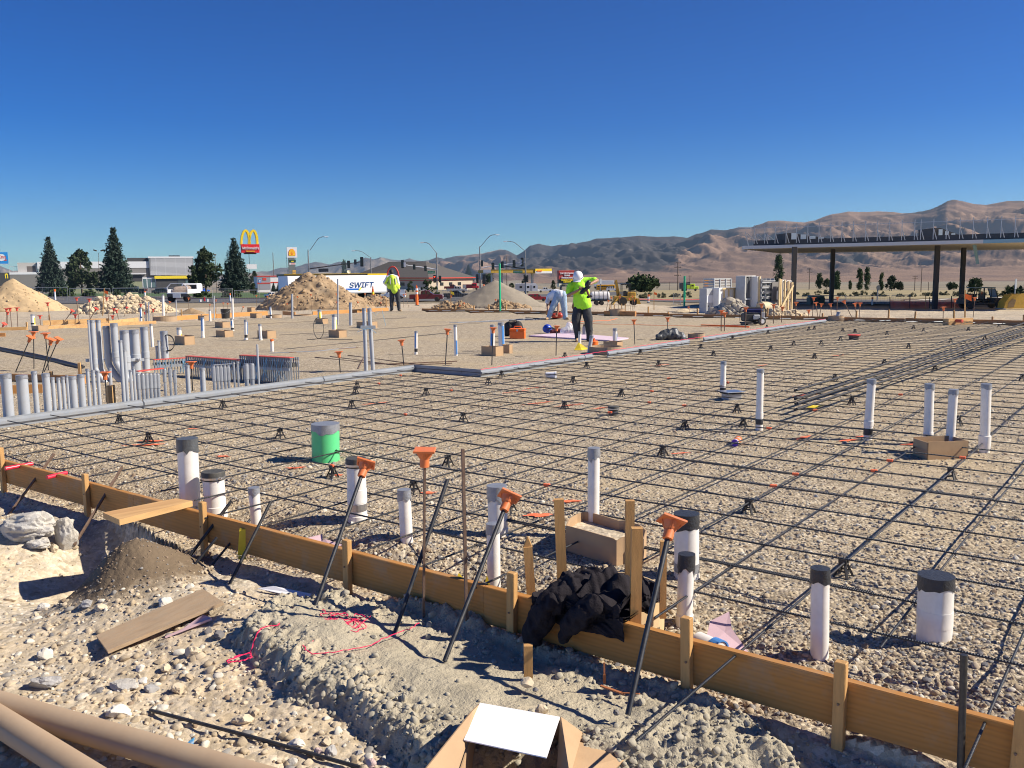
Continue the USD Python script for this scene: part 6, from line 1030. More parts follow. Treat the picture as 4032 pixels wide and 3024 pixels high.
t, g = at('tool_heap', 2642, 1338, 'heap of black tools and bag behind the grey channel', 'tools', .1); part(t, 'bag', skin([[(-.32, 0, .06, .05), (-.1, .1, .12, .11), (.12, .1, .13, .12), (.3, .05, .06, .06)]], .03, 3, .09, 9), look('tool_black', (.05, .055, .06), .5, .5, 14, tint=(.25, .27, .30)), True); part(t, 'strap', tube([(-.38, 0, .03), (-.25, .0, .12), (-.1, .05, .16)], .02, 6), BLACKP)
# generator
t, g = at('generator', 2978, 1282, 'dark blue and black portable generator on wheels by the channel', 'generator', .12); w = size(g, 96); h = w * .72
NAVY = look('navy_paint', (.012, .016, .09), .35, .15, 6)
part(t, 'body', cbox(w * .80, w * .5, h * .45, .03, (-.02, .3, h * .22)), BLACKP); part(t, 'tank', cbox(w * .74, w * .46, h * .24, .05, (0, .3, h * .70)), NAVY); part(t, 'tank_cap', move(cyl(.06, 0, .04, 12), (0, .3, h * .94)), BLACKP, 40); part(t, 'engine', cbox(w * .3, w * .1, h * .3, .03, (w * .06, .3 - w * .27, h * .3)), GALV); part(t, 'panel', cbox(w * .16, w * .05, h * .42, .01, (w * .33, .3 - w * .27, h * .30)), look('panel_grey', (.3, .3, .33), .5, .3, 20)); part(t, 'label_plate', cbox(.10, .012, .13, .002, (w * .36, .3 - w * .30, h * .2)), WHITE)
for y in (.3 - w * .26, .3 + w * .26): part(t, 'frame', tube([(-w * .45, y, h * .12), (-w * .45, y, h * .86), (-w * .40, y, h * .98), (w * .40, y, h * .98), (w * .45, y, h * .88), (w * .45, y, h * .15), (-w * .45, y, h * .12)], .022, 7), BLACKP, 40)
for y in (.3 - w * .33, .3 + w * .33):
    k = part(t, 'wheel', move(move(lathe([(.06, -.05), (w * .15, -.05), (w * .165, -.03), (w * .165, .03), (w * .15, .05), (.06, .05)], 20), rx=PI / 2), (w * .26, y, w * .165)), RUBBER, 40); part(k, 'rim', move(move(cyl(w * .09, -.055, .055, 16), rx=PI / 2), (w * .26, y, w * .165)), HELM, 40)
for x in (-w * .4, -w * .3): part(t, 'foot', cbox(.03, w * .5, h * .14, .004, (x, .3, 0)), BLACKP)
part(t, 'handle', tube([(-w * .45, .2, h * .78), (-w * .66, .2, h * .74)], .02, 6), BLACKP)
# ------------------------------------------------------------------ sheets laid over the land beyond the pad
def draped(name, far, near, mat_, up, kind='structure', n=60, m=6):
    a = np.array([hit(*q) for q in far]); b = np.array([hit(*q) for q in near]); w = np.linspace(0, 1, n)
    A = np.stack([np.interp(w, np.linspace(0, 1, len(a)), a[:, k]) for k in (0, 1)], 1); B = np.stack([np.interp(w, np.linspace(0, 1, len(b)), b[:, k]) for k in (0, 1)], 1)
    s = np.linspace(0, 1, m)[:, None, None]; P = A[None] * (1 - s) + B[None] * s; Z = height(P[..., 0], P[..., 1], False) + up
    V = np.concatenate([P, Z[..., None]], -1).reshape(-1, 3); i, j = np.meshgrid(np.arange(m - 1), np.arange(n - 1), indexing='ij'); i, j = i.ravel(), j.ravel(); q = i * n + j
    return struct(name, (V, np.vstack([np.stack([q, q + n, q + n + 1], 1), np.stack([q, q + n + 1, q + 1], 1)])), mat_, kind=kind)
ASPH = look('asphalt', (.085, .083, .082), .9, .2, .4, world=True); LAWN = look('lawn', (.06, .105, .025), .95, .3, .5, .5, 8, world=True); DRY = look('dry_grass', (.30, .24, .12), .95, .3, .25, .6, 4, tint=(.16, .15, .08), world=True); REDK = look('red_kerb', (.45, .10, .09), .8, .15, 2); KERB = look('concrete_kerb', (.45, .42, .38), .85, .1, 2)
draped('road', [(-300, 1166), (300, 1168), (1080, 1172), (1480, 1176), (1900, 1168), (2500, 1150)], [(-300, 1196), (330, 1197), (1010, 1192), (1480, 1192), (1950, 1182), (2500, 1164)], ASPH, .05)
draped('lawn', [(-200, 1154), (330, 1156), (620, 1154), (1000, 1152), (1090, 1158)], [(-200, 1164), (330, 1166), (620, 1176), (1000, 1176), (1090, 1176)], LAWN, .09)
draped('road', [(2450, 1173), (2830, 1180), (3300, 1180), (3560, 1188), (4200, 1166)], [(2450, 1180), (2830, 1192), (3300, 1194), (3560, 1206), (4200, 1196)], ASPH, .06)
draped('dry_grass_field', [(2400, 1141), (3000, 1140), (3600, 1143), (4400, 1146)], [(2400, 1172), (3000, 1178), (3600, 1178), (4400, 1162)], DRY, .04)
def kerb(pts, mat_, h=.14):
    p = np.array([hit(*q) for q in pts]); p[:, 2] += .06; w = np.linspace(0, 1, 24); q = np.stack([np.interp(w, np.linspace(0, 1, len(p)), p[:, k]) for k in range(3)], 1); q[:, 2] = height(q[:, 0], q[:, 1], False) + .1; struct('kerb', tube(q, .09, 4), mat_)
kerb([(330, 1169), (640, 1177), (1010, 1177), (1090, 1176)], REDK); kerb([(2480, 1180), (2830, 1181), (3300, 1182)], REDK); kerb([(3560, 1187), (3900, 1176), (4200, 1166)], KERB)
# heaps
def heap(px, by, ty, w, label, mat_, seed, depth=.6, lump=.25, fr=1.6, peaks=((0, 1, 1),), name='dirt_pile', n=100, catg='dirt pile', stones=None):
    g = hit(px, by); W = size(g, w) / 2; H = on_y(px, ty, g[1] + W * depth)[2] - g[2]; D = W * depth
    x, y = np.meshgrid(np.linspace(-1.15, 1.15, n), np.linspace(-1.15, 1.15, n)); z = 0 * x
    for dx, s, hh in peaks: z = np.maximum(z, hh * np.clip(1 - np.hypot((x - dx) / s, y) * (1 + .25 * nz(x, y, 2.0, seed)), 0, None))
    z = z ** .92; m = sm(z, 0, .12); z = z + m * lump * (nz(x, y, 3.5, seed) * .55 + nz(x, y, fr * 8, seed + 1, 3) * .28); z = np.where(z > .012, z, -.08)
    X, Y = g[0] + x * W, g[1] + D + y * D; Z = height(X, Y, False) + z * H
    i, j = np.meshgrid(np.arange(n - 1), np.arange(n - 1), indexing='ij'); q = (i * n + j).ravel(); f = np.vstack([np.stack([q, q + 1, q + n + 1], 1), np.stack([q, q + n + 1, q + n], 1)])
    V = np.stack([X, Y, Z], -1).reshape(-1, 3); f = f[(z.ravel()[f] > -.05).any(1)]; u, f = np.unique(f, return_inverse=True); f = f.reshape(-1, 3); o = np.array([g[0], g[1], g[2]])
    p = solo(name, (V[u] - o, f), mat_, label, catg, None, True); UsdGeom.Xformable(p).AddTranslateOp().Set(Gf.Vec3d(*o))
    if stones:
        r = np.random.default_rng(seed); ok = np.where((z.ravel() > .03) & (V[:, 1] < o[1] + D * 1.15))[0]; bl = [blob(1, seed * 9 + k, 1, .3, (1.1, .85, .75)) for k in range(6)]
        part(p, 'stone', cat([move(bl[k % 6], V[q] - o, r.uniform(0, 6), s=s) for k, (q, s) in enumerate(zip(r.choice(ok, stones[0]), r.lognormal(math.log(stones[1]), .5, stones[0])))]), stones[2] if len(stones) > 2 else mat_, False, None, 'stuff')
    return g, W, D, H
TANP = look('tan_sand', (.50, .36, .20), .95, .15, 1.5, .6, 8, dust=.2); DIRT = look('heaped_dirt', (.34, .235, .135), .95, .35, 1.2, .9, 5, tint=(.42, .32, .205)); GRV = look('grey_gravel_heap', (.255, .22, .17), .95, .12, 3, .6, 14)
heap(-10, 1228, 1094, 420, 'tall tan sand pile at the left edge beyond the form', TANP, 5, .6, .22, stones=(160, .05))
heap(445, 1236, 1172, 400, 'long low pile of pale rubble beyond the left form', look('pale_rubble', (.52, .42, .28), .95, .3, 2, .9, 5), 7, .45, .55, 2.4, ((-.25, .75, 1.25), (.15, .8, 1.3), (.5, .6, 1.05), (-.55, .45, .7)), name='rubble_pile', catg='rubble pile', stones=(620, .10))
heap(1216, 1220, 1073, 480, 'large brown dirt pile in front of the white trailer', DIRT, 9, .55, .5, 1.8, ((-.12, .9, 1.05), (.1, .85, 1.0), (.4, .6, .68)), stones=(420, .055))
heap(1470, 1206, 1160, 190, 'low dirt mound between the large dirt pile and the vest man', DIRT, 11, .5, .5, 1.8, ((0, 1, 1), (.4, .6, .8)), stones=(150, .06)); heap(1960, 1212, 1100, 420, 'smooth grey gravel pile beyond the far form', GRV, 13, .6, .06, 1.5, ((-.05, 1, 1),), name='gravel_pile', catg='gravel pile')
heap(1780, 1216, 1184, 170, 'low dirt ridge left of the grey gravel pile', DIRT, 15, .4, .5, 1.8, ((-.3, .7, .9), (.4, .6, 1)), stones=(120, .06)); heap(1990, 1216, 1176, 190, 'dirt clods in front of the grey gravel pile', DIRT, 17, .35, .5, 2.2, ((-.1, .8, 1), (.5, .5, .6)), stones=(120, .06))
heap(2896, 1244, 1172, 190, 'grey broken rubble heap behind the generator', look('grey_rubble', (.36, .32, .26), .95, .35, 3, .9, 8), 19, .5, .7, 2.6, name='rubble_pile', catg='rubble pile', stones=(360, .075)); heap(3100, 1246, 1210, 190, 'pale rubble heap right of the generator', LOOK['pale_rubble'], 21, .45, .6, 2.6, ((-.3, .8, 1), (.4, .6, .7)), name='rubble_pile', catg='rubble pile', stones=(200, .07))
heap(745, 1236, 1212, 110, 'small dirt heap before the white truck', DIRT, 23, .5, .4); heap(2700, 1230, 1214, 100, 'small dirt heap beyond the far form right of the backhoe', LOOK['pale_rubble'], 25, .5, .5)
g0 = np.random.default_rng(5)
for k in range(26):
    px, py = (g0.uniform(255, 640), g0.uniform(1195, 1232)) if k < 16 else (g0.uniform(2815, 2980), g0.uniform(1195, 1238)); g = hit(px, py); q = on_y(px, py, g[1] - (1.2 if k < 16 else .9)); o = solo('rubble_block', blob(g0.uniform(.12, .26), 300 + k, 1, .3, (1.1, .8, .8)), ROCKS['w' if k < 16 else 'b'], 'pale broken block lying on the long rubble pile' if k < 16 else 'grey broken block lying on the rubble heap behind the generator', 'block', 'blocks on the long rubble pile' if k < 16 else 'blocks on the rubble heap behind the generator'); UsdGeom.Xformable(o).AddTranslateOp().Set(Gf.Vec3d(*q))

# ------------------------------------------------------------------ trees and bushes
def leaf_look(name, c, c2): return look(name, c, .8, .35, .9, tint=c2, spec=.2, world=True)
SPR, PIN, POP, BSH = leaf_look('spruce_needles', (.030, .050, .036), (.055, .078, .062)), leaf_look('pine_needles', (.035, .052, .022), (.062, .075, .032)), leaf_look('poplar_leaves', (.045, .075, .025), (.075, .105, .04)), leaf_look('bush_leaves', (.035, .058, .018), (.06, .085, .03)); BARK = look('bark', (.12, .085, .06), .9, .3, 6)
SAGE = leaf_look('sage_leaves', (.13, .13, .075), (.20, .19, .10))
def clumps(pts, s, g, flat=.5, nb=5):
    """Leaf clumps: small crossed faces turned every way round each point."""
    n = len(pts); k = nb; c = np.repeat(pts, k, 0) + g.normal(0, 1, (n * k, 3)) * np.repeat(s, k)[:, None] * .35
    d = g.normal(size=(n * k, 3)); d /= np.linalg.norm(d, axis=1, keepdims=True); e = np.cross(d, g.normal(size=(n * k, 3))); e /= np.linalg.norm(e, axis=1, keepdims=True); h = np.repeat(s, k)[:, None] * g.uniform(.5, 1.1, (n * k, 1)); d = d * h; e = e * h * flat
    V = np.stack([c - d, c + e, c + d, c - e], 1).reshape(-1, 3); q = np.arange(n * k)[:, None] * 4
    return V, np.vstack([q + [0, 1, 2], q + [0, 2, 3]])
def tree(px, by, ty, w, kind, label, seed, trunk=.1):
    g = hit(px, by); H = on_y(px, ty, g[1])[2] - g[2]; R = size(g, w) / 2; r = np.random.default_rng(seed); t = thing({'spruce': 'spruce_tree', 'pine': 'pine_tree', 'poplar': 'poplar_tree', 'round': 'leafy_tree', 'bush': 'bush', 'sage': 'sage_bush'}[kind], label, 'bush' if kind in ('bush', 'sage') else 'tree', g); mt = {'spruce': SPR, 'pine': PIN, 'poplar': POP, 'round': BSH, 'bush': BSH, 'sage': SAGE}[kind]
    part(t, 'trunk', tube([(0, 0, -.3), (.01 * H, 0, H * .4), (0, 0, H * .88)], np.array([.035, .025, .008]) * H * (.6 if kind in ('bush', 'sage', 'poplar') else .75), 7), BARK, 60)
    if kind == 'spruce':
        L, lim = [], []
        for z in np.linspace(.10, .985, 26):
            rad = R * (1 - z) ** .85 * 1.12 + .02 * R; nb = int(7 + 9 * (1 - z)); a0 = r.uniform(0, 6)
            for k in range(nb):
                a = a0 + k * 2 * PI / nb + r.normal(0, .12); l = rad * r.uniform(.72, 1.1); s = np.linspace(.15, 1, max(3, int(10 * (1 - z) + 3)))
                L.append(np.stack([s * l * np.cos(a), s * l * np.sin(a), z * H - s * l * .22 + s * s * l * .16], 1))
            if z < .8 and r.random() < .6: lim.append(tube([(0, 0, z * H), (rad * .7 * math.cos(a), rad * .7 * math.sin(a), z * H - rad * .1)], [.006 * H, .002 * H], 4))
        P = np.vstack(L); P += r.normal(0, .012 * H, P.shape) * (1, 1, .5); part(t, 'crown', clumps(P, r.uniform(.022, .04, len(P)) * H * (.7 + .5 * (1 - P[:, 2] / H)), r, .35, 5), mt)
        for q in lim[:10]: part(t, 'limb', q, BARK)
    else:
        n = {'pine': 46, 'poplar': 46, 'round': 40, 'bush': 16, 'sage': 10}[kind]; lo = {'pine': .2, 'poplar': .08, 'round': .25, 'bush': .02, 'sage': .02}[kind]; P, cs = [], []
        for k in range(n):
            z = r.uniform(lo, .97); zz = (z - lo) / (1 - lo); env = {'pine': math.sin(PI * min(.5 + .5 * (zz - .25) / .75, 1) if zz > .25 else PI * (.3 + .2 * zz / .25)) , 'poplar': (1 - zz) ** .5 * (.35 + .65 * min(zz / .3, 1)), 'round': math.sqrt(max(1 - (2 * zz - .8) ** 2 / 1.5, .05)), 'bush': math.sqrt(max(1 - zz * zz, .05)), 'sage': math.sqrt(max(1 - zz * zz, .05))}[kind]
            a = r.uniform(0, 2 * PI); q = R * env * math.sqrt(r.uniform(.1, 1)) * .85; c = np.array([q * math.cos(a), q * math.sin(a), z * H]); cs.append(c); m = 30; sp = R * (.26 if kind != 'poplar' else .42) * r.uniform(.7, 1.2)
            d = r.normal(size=(m, 3)); d /= np.linalg.norm(d, axis=1, keepdims=True); P.append(c + d * sp * r.uniform(.4, 1, (m, 1)) * (1, 1, 1.15 if kind != 'poplar' else 1.6))
        P = np.vstack(P); P = P[P[:, 2] > 0]; part(t, 'crown', clumps(P, r.uniform(.07, .13, len(P)) * R * (1.3 if kind == 'poplar' else 1), r, .55, 3), mt)
        if kind not in ('bush', 'sage'):
            for c in cs[:7]: part(t, 'limb', tube([(0, 0, max(c[2] * .55, H * .12)), c * .5 + (0, 0, c[2] * .25), c], [.010 * H, .006 * H, .003 * H], 5), BARK)
    return t
for q in ((206, 1160, 934, 112, 'spruce', 'blue green spruce at left before the low grey building', 1), (324, 1159, 990, 140, 'pine', 'broad bushy pine between two spruces at the left', 2), (460, 1160, 898, 136, 'spruce', 'tallest spruce, standing before the grey building', 3), (812, 1156, 988, 138, 'pine', 'round dense pine right of the louvred building', 4), (930, 1156, 938, 128, 'spruce', 'wide spruce just left of the golden arches sign', 5),
          (1004, 1150, 1066, 44, 'pine', 'small dark tree behind the arches sign post', 6), (660, 1140, 1080, 62, 'round', 'small leafy tree before the yellow fascia', 7), (1356, 1118, 1021, 30, 'poplar', 'slim poplar behind the brown fuel canopy', 8), (1845, 1112, 1043, 46, 'spruce', 'dark conifer behind the right end of the hipped roof', 9), (1926, 1136, 1078, 50, 'round', 'leafy tree behind the grey gravel pile', 10),
          (2530, 1150, 1096, 132, 'round', 'big spreading green tree right of the backhoe', 11), (2478, 1148, 1096, 30, 'pine', 'dark tree behind the backhoe cab', 12), (3064, 1132, 1008, 46, 'poplar', 'dense dark green poplar above the stacked crates', 13), (3226, 1138, 1073, 32, 'poplar', 'loose poplar left of the second canopy column', 14), (3292, 1140, 1076, 48, 'poplar', 'poplar right of the second canopy column', 15), (3254, 1138, 1098, 34, 'round', 'low tree left of the second canopy column', 16),
          (3347, 1140, 1106, 18, 'poplar', 'smallest poplar in the field right of the column', 17), (3383, 1142, 1063, 36, 'poplar', 'poplar left of the tallest field poplar', 18), (3413, 1144, 1053, 34, 'poplar', 'tallest slim poplar in the field', 19), (3470, 1144, 1076, 28, 'poplar', 'poplar beside the dark field pine', 20), (3510, 1146, 1090, 58, 'pine', 'dark wide pine in the field', 21), (3544, 1146, 1110, 32, 'pine', 'small pine right of the dark field pine', 22), (3748, 1142, 1114, 48, 'round', 'grey green shrub tree between the last two columns', 23),
          (3836, 1158, 1096, 64, 'round', 'round dark tree right of the last canopy column', 24), (3978, 1172, 1130, 62, 'round', 'bushy tree behind the utility cart', 25), (4016, 1168, 1128, 34, 'pine', 'small conifer at the right edge', 26), (2178, 1145, 1104, 24, 'pine', 'small tree left of the casino sign', 27), (2014, 1146, 1116, 24, 'round', 'bush tree left of the caravan', 28), (2062, 1140, 1100, 20, 'round', 'small tree behind the caravan', 29)): tree(*q)
for q in ((245, 1168, 1140, 118, 'bush', 'long dark hedge bush at left before the drive-through', 31), (350, 1166, 1146, 70, 'bush', 'low hedge bush under the broad pine', 32), (470, 1168, 1146, 60, 'bush', 'low hedge bush under the tallest spruce', 33), (790, 1172, 1146, 80, 'bush', 'ground bush under the round pine', 34), (930, 1172, 1148, 110, 'bush', 'low ground bush under the wide spruce', 35), (1000, 1166, 1115, 34, 'pine', 'small blue conifer under the arches sign', 36), (1078, 1150, 1112, 22, 'spruce', 'left clipped conical shrub before the white store', 37), (1098, 1150, 1112, 24, 'spruce', 'right clipped conical shrub before the white store', 38),
          (1064, 1150, 1122, 24, 'bush', 'dark shrub left of the conical shrubs', 39), (1686, 1146, 1100, 58, 'bush', 'dark bush before the restaurant wall', 40), (1618, 1150, 1108, 40, 'bush', 'dark bush left of the restaurant sign wall', 41), (1714, 1166, 1126, 44, 'bush', 'bush behind the maroon pickup', 42), (1792, 1138, 1096, 64, 'bush', 'clipped round bush before the restaurant', 43), (1848, 1136, 1098, 52, 'bush', 'second round bush at the right end of the restaurant', 44)): tree(*q)
g1 = np.random.default_rng(9)
for k in range(34):
    px = 2480 + k * 46 + g1.uniform(-18, 18); py = g1.uniform(1160, 1176) if px < 3200 else g1.uniform(1158, 1172); tree(px, py, py - g1.uniform(9, 19), g1.uniform(34, 58), 'sage', 'dry grey green sage bush in the field beyond the road', 60 + k); tag(stage.GetPrimAtPath('/World/sage_bush' + (f'_{k:03d}' if k else '')), None, None, 'sage bushes in the field')

# ------------------------------------------------------------------ vehicles
TYRE = look('tyre', (.02, .02, .021), .85, .2, 10, dust=.2); RIM = look('wheel_rim', (.45, .45, .46), .35, .1, 10, metal=.7); GLASSD = look('dark_glass', (.015, .018, .022), .08, .1, 5, spec=.8); LAMPW = look('clear_lamp', (.7, .7, .68), .2, .05, 9); LAMPR = look('red_lamp', (.45, .01, .01), .3, .05, 9)
def paint(n, c): return look('paint_' + n, c, .28, .05, 3, spec=.6)
def wheel_at(t, x, y, r, w):
    k = part(t, 'wheel', move(move(lathe([(r * .55, -w / 2), (r * .93, -w / 2), (r, -w * .35), (r, w * .35), (r * .93, w / 2), (r * .55, w / 2)], 18), rx=PI / 2), (x, y, r)), TYRE, 40); part(k, 'rim', move(move(lathe([(r * .58, -w * .42), (r * .58, w * .42)], 12), rx=PI / 2), (x, y, r)), RIM)
CARS = {'sedan': (4.6, 1.8, 1.45, [(-.5, .28), (-.49, .55), (-.40, .63), (.08, .66), (.40, .60), (.5, .46), (.5, .2), (-.5, .2)], [(-.34, .62), (-.22, .97), (.08, 1.0), (.26, .64)], .22),
        'pickup': (5.6, 1.95, 1.85, [(-.5, .32), (-.5, .64), (.16, .64), (.46, .60), (.5, .52), (.5, .24), (-.5, .24)], [(-.16, .62), (-.14, .97), (.06, 1.0), (.20, .63)], .21), 'suv': (4.9, 1.95, 1.8, [(-.5, .28), (-.5, .60), (.20, .62), (.46, .58), (.5, .48), (.5, .2), (-.5, .2)], [(-.48, .6), (-.44, .97), (.06, 1.0), (.22, .61)], .205),
        'van': (5.4, 2.0, 2.0, [(-.5, .2), (-.5, .55), (.34, .55), (.48, .48), (.5, .2)], [(-.5, .54), (-.49, .98), (.12, 1.0), (.36, .54)], .18)}
def car(px, by, w, kind, col, label, facing=1, rz=0.0, g=None, glass=None):
    L, W, H, prof, cab, wr = CARS[kind]; g = hit(px, by) if g is None else g; k = size(g, w) / (L * abs(math.cos(rz)) + W * abs(math.sin(rz))); t = thing({'sedan': 'parked_car', 'suv': 'parked_car', 'pickup': 'pickup_truck', 'van': 'van'}[kind], label, {'sedan': 'car', 'suv': 'car', 'pickup': 'pickup', 'van': 'van'}[kind], g + (0, W * k * .5, .04), rz + (0 if facing > 0 else PI))
    S = lambda pr, y0, y1: side_prism([(a * L * k, b * H * k) for a, b in pr], y0 * W * k, y1 * W * k); part(t, 'body', S(prof, -.5, .5), col)
    c = np.array(cab); part(t, 'cabin', S(cab, -.44, .44), col); ins = lambda x0, x1: [(a, b) for a, b in ((x0 + .012, .66), (x0 + .03, .93), (x1 - .03, .93), (x1 - .012, .66))]
    lo, hi = c[:, 0].min(), c[:, 0].max(); xs = {'sedan': [(-.24, -.02), (0, .16)], 'pickup': [(-.13, .0), (.01, .13)], 'suv': [(-.43, -.2), (-.18, 0), (.02, .15)], 'van': [(.02, .24)]}[kind]
    for x0, x1 in xs:
        for sgn in (-1, 1): part(t, 'window', S(ins(x0, x1), sgn * .445 - .004, sgn * .445 + .004), GLASSD)
    f = lambda x0, z0, x1, z1: hull8([(x * L * k, y * W * k, z) for x, z in ((0, 0),) for y in (0,)] * 3, 1) if False else quad(*[(x * L * k, y * W * k, z * H * k) for x, y, z in ((x0, -.38, z0), (x0, .38, z0), (x1, .36, z1), (x1, -.36, z1))])
    part(t, 'windscreen', f(c[3, 0] + .004, c[3, 1] + .04, c[2, 0] + .012, .95), GLASSD); part(t, 'rear_window', (lambda m: (m[0], m[1][:, ::-1]))(f(c[0, 0] - .004, c[0, 1] + .06, c[1, 0] - .006, .93)), GLASSD)
    for x in (-.31, .32):
        for y in (-.47, .47): wheel_at(t, x * L * k, y * W * k, wr * H * k, .22 * k)
    for y in (-.38, .38): part(t, 'headlight', cbox(.02 * L * k, .16 * W * k, .08 * H * k, .01, (.495 * L * k, y * W * k, .45 * H * k)), LAMPW); part(t, 'tail_light', cbox(.02 * L * k, .12 * W * k, .12 * H * k, .01, (-.495 * L * k, y * W * k, .45 * H * k)), LAMPR)
    part(t, 'bumper', cbox(.03 * L * k, .96 * W * k, .09 * H * k, .02, (.495 * L * k, 0, .22 * H * k)), RIM if kind == 'pickup' else col); part(t, 'bumper', cbox(.03 * L * k, .96 * W * k, .09 * H * k, .02, (-.495 * L * k, 0, .22 * H * k)), RIM if kind == 'pickup' else col)
    if kind == 'pickup': part(t, 'bed', box(-.47 * L * k, -.42 * W * k, .645 * H * k, -.19 * L * k, .42 * W * k, .65 * H * k), TYRE)
    for y in (-.5, .5): part(t, 'mirror', cbox(.04 * L * k, .1 * W * k, .09 * H * k, .01, (.17 * L * k, y * W * k, .66 * H * k)), col)
    return t, k, g
BLK, WHT, MAR, RED, BLU, SIL, GRY = paint('black', (.012, .012, .014)), paint('white', (.78, .78, .78)), paint('maroon', (.16, .012, .02)), paint('red', (.42, .012, .025)), paint('blue', (.01, .09, .52)), paint('silver', (.42, .43, .44)), paint('dark_grey', (.05, .052, .06))
car(364, 1155, 78, 'sedan', BLU, 'bright blue car parked between pine and tallest spruce', -1); car(522, 1158, 92, 'pickup', BLK, 'black pickup parked before the grey building entrance', -1); car(636, 1158, 78, 'sedan', GRY, 'dark grey car half behind the white utility truck', 1); car(805, 1150, 34, 'suv', BLU, 'dark blue car under the round pine', 1, .9); car(1066, 1172, 62, 'pickup', WHT, 'white pickup at the left foot of the dirt pile', -1, -.5)
car(1547, 1178, 96, 'van', WHT, 'white work van behind the man in the yellow vest', -1); car(1678, 1189, 132, 'pickup', MAR, 'maroon pickup facing right beyond the far form', 1); car(1796, 1178, 100, 'pickup', BLK, 'black pickup behind the left slope of the gravel pile', 1); car(1800, 1154, 78, 'pickup', SIL, 'silver pickup in front of the restaurant', 1); car(1782, 1142, 66, 'pickup', MAR, 'dark red pickup nearest the restaurant bushes', 1)
car(2115, 1188, 78, 'suv', RED, 'bright red car with dark windows behind the bent man', 1); car(2148, 1152, 60, 'pickup', WHT, 'white crew cab pickup towing the caravan', 1); car(2412, 1148, 48, 'suv', WHT, 'white car before the yellow school bus', 1); car(1663, 1146, 34, 'van', WHT, 'white delivery van beyond the vest man', 1)
def rig(px, by, w, L, name, label, catg, facing=1, rz=0.0): g = hit(px, by); k = size(g, w) / L; return thing(name, label, catg, g + (0, 1.1 * k, .04), rz + (0 if facing > 0 else PI)), k, g
def K(k, *ms): return [(np.asarray(m[0]) * k, m[1]) for m in ms]
# white semi trailer
gl, gr_ = hit(1242, 1184), hit(1524, 1186); gr_ = on_y(1524, 1186, gl[1] * 1.06); gr_[2] = gl[2]
e = gr_ - gl; Lv = np.linalg.norm(e); rz = math.atan2(e[1], e[0]); t = thing('semi_trailer', 'long white semi trailer with blue lettering behind the dirt pile', 'trailer', gl, rz); top = on_y(1242, 1086, gl[1])[2] - gl[2]; bot = on_y(1242, 1157, gl[1])[2] - gl[2]; x0 = -Lv * .35
part(t, 'box', cbox(Lv - x0, 2.6, top - bot, .05, ((Lv + x0) / 2, 1.3, bot)), look('trailer_white', (.80, .80, .80), .45, .03, 2)); part(t, 'side_rail', box(x0, -.03, bot - .05, Lv, -.002, bot + .12), SIL); part(t, 'rear_frame', box(Lv, 0, bot, Lv + .06, 2.6, top), SIL)
u_ = lambda px: (on_y(px, 1120, gl[1])[0] - gl[0]) / math.cos(rz); h_ = lambda py: on_y(1400, py, gl[1])[2] - gl[2]
tx = text('SWIFT', (h_(1113) - h_(1134)), .02); tv = tx[0]; sc = (u_(1446) - u_(1360)) / (tv[:, 0].max() - tv[:, 0].min()); tv = np.stack([tv[:, 0] * sc + (tv[:, 2]) * .22, tv[:, 1], tv[:, 2]], 1); part(t, 'lettering', (tv + ((u_(1360) + u_(1446)) / 2 - .15, -.012, h_(1134)), tx[1]), look('navy_letter', (.015, .06, .18), .5, .05))
part(t, 'stripe', box(u_(1345), -.012, h_(1144), u_(1392), -.002, h_(1137)), paint('stripe_blue', (.01, .12, .5))); part(t, 'stripe', side_prism([(u_(1388), h_(1147)), (u_(1394), h_(1147)), (u_(1403), h_(1133)), (u_(1397), h_(1133))], -.014, -.003), YELLOW)
for x in (Lv - 1.2, Lv - 2.5, .8): wheel_at(t, x, .25, .5, .3); wheel_at(t, x, 2.35, .5, .3)
part(t, 'landing_gear', box(2.2, .4, 0, 2.35, .5, bot), SIL)
# white utility flatbed seen from behind
g = hit(700, 1191); k = size(g, 82) / 2.4; t = thing('utility_truck', 'white flatbed utility truck seen from behind at the lawn', 'truck', g + (0, 0, .04)); Z = lambda m, mm, n: part(t, n, K(k, m), mm)
for x in (-.9, .9): wheel_at(t, x * k, .6 * k, .45 * k, .3 * k)
for x in (-.95, .95): Z(box(x - .17, .35, .1, x + .17, .9, .72), TYRE, 'mudflap')
Z(cbox(2.4, 4.4, .16, .02, (0, 2.2, .95)), WHT, 'bed'); Z(box(-1.2, -.04, .62, 1.2, 0, .95), GRY, 'tail_board'); Z(box(-.5, -.08, .5, .4, -.04, .95), WHT, 'tool_hatch')
for x in (-1.15, 1.15):
    Z(box(x - .05, 0, 1.1, x + .05, .1, 1.75), WHT, 'post'); Z(box(x - .04, 0, 1.1, x + .04, 4.2, 1.45), WHT, 'side_board'); Z(bar((x, .05, 1.7), (x * .62, .05, 2.15), .09), WHT, 'rack_bar')
Z(bar((-.72, .05, 2.15), (.72, .05, 2.15), .09), WHT, 'rack_bar'); Z(cbox(2.0, 1.6, 1.05, .15, (0, 4.9, 1.05)), WHT, 'cab'); Z(box(-.8, 4.05, 1.45, .8, 4.08, 1.95), GLASSD, 'rear_window'); Z(hull([(-.6, 1.2, 1.35, .4), (.5, 1.6, 1.4, .45), (.3, 2.6, 1.5, .4)]), look('load_tarp', (.30, .24, .2), .9, .3, 4), 'load')
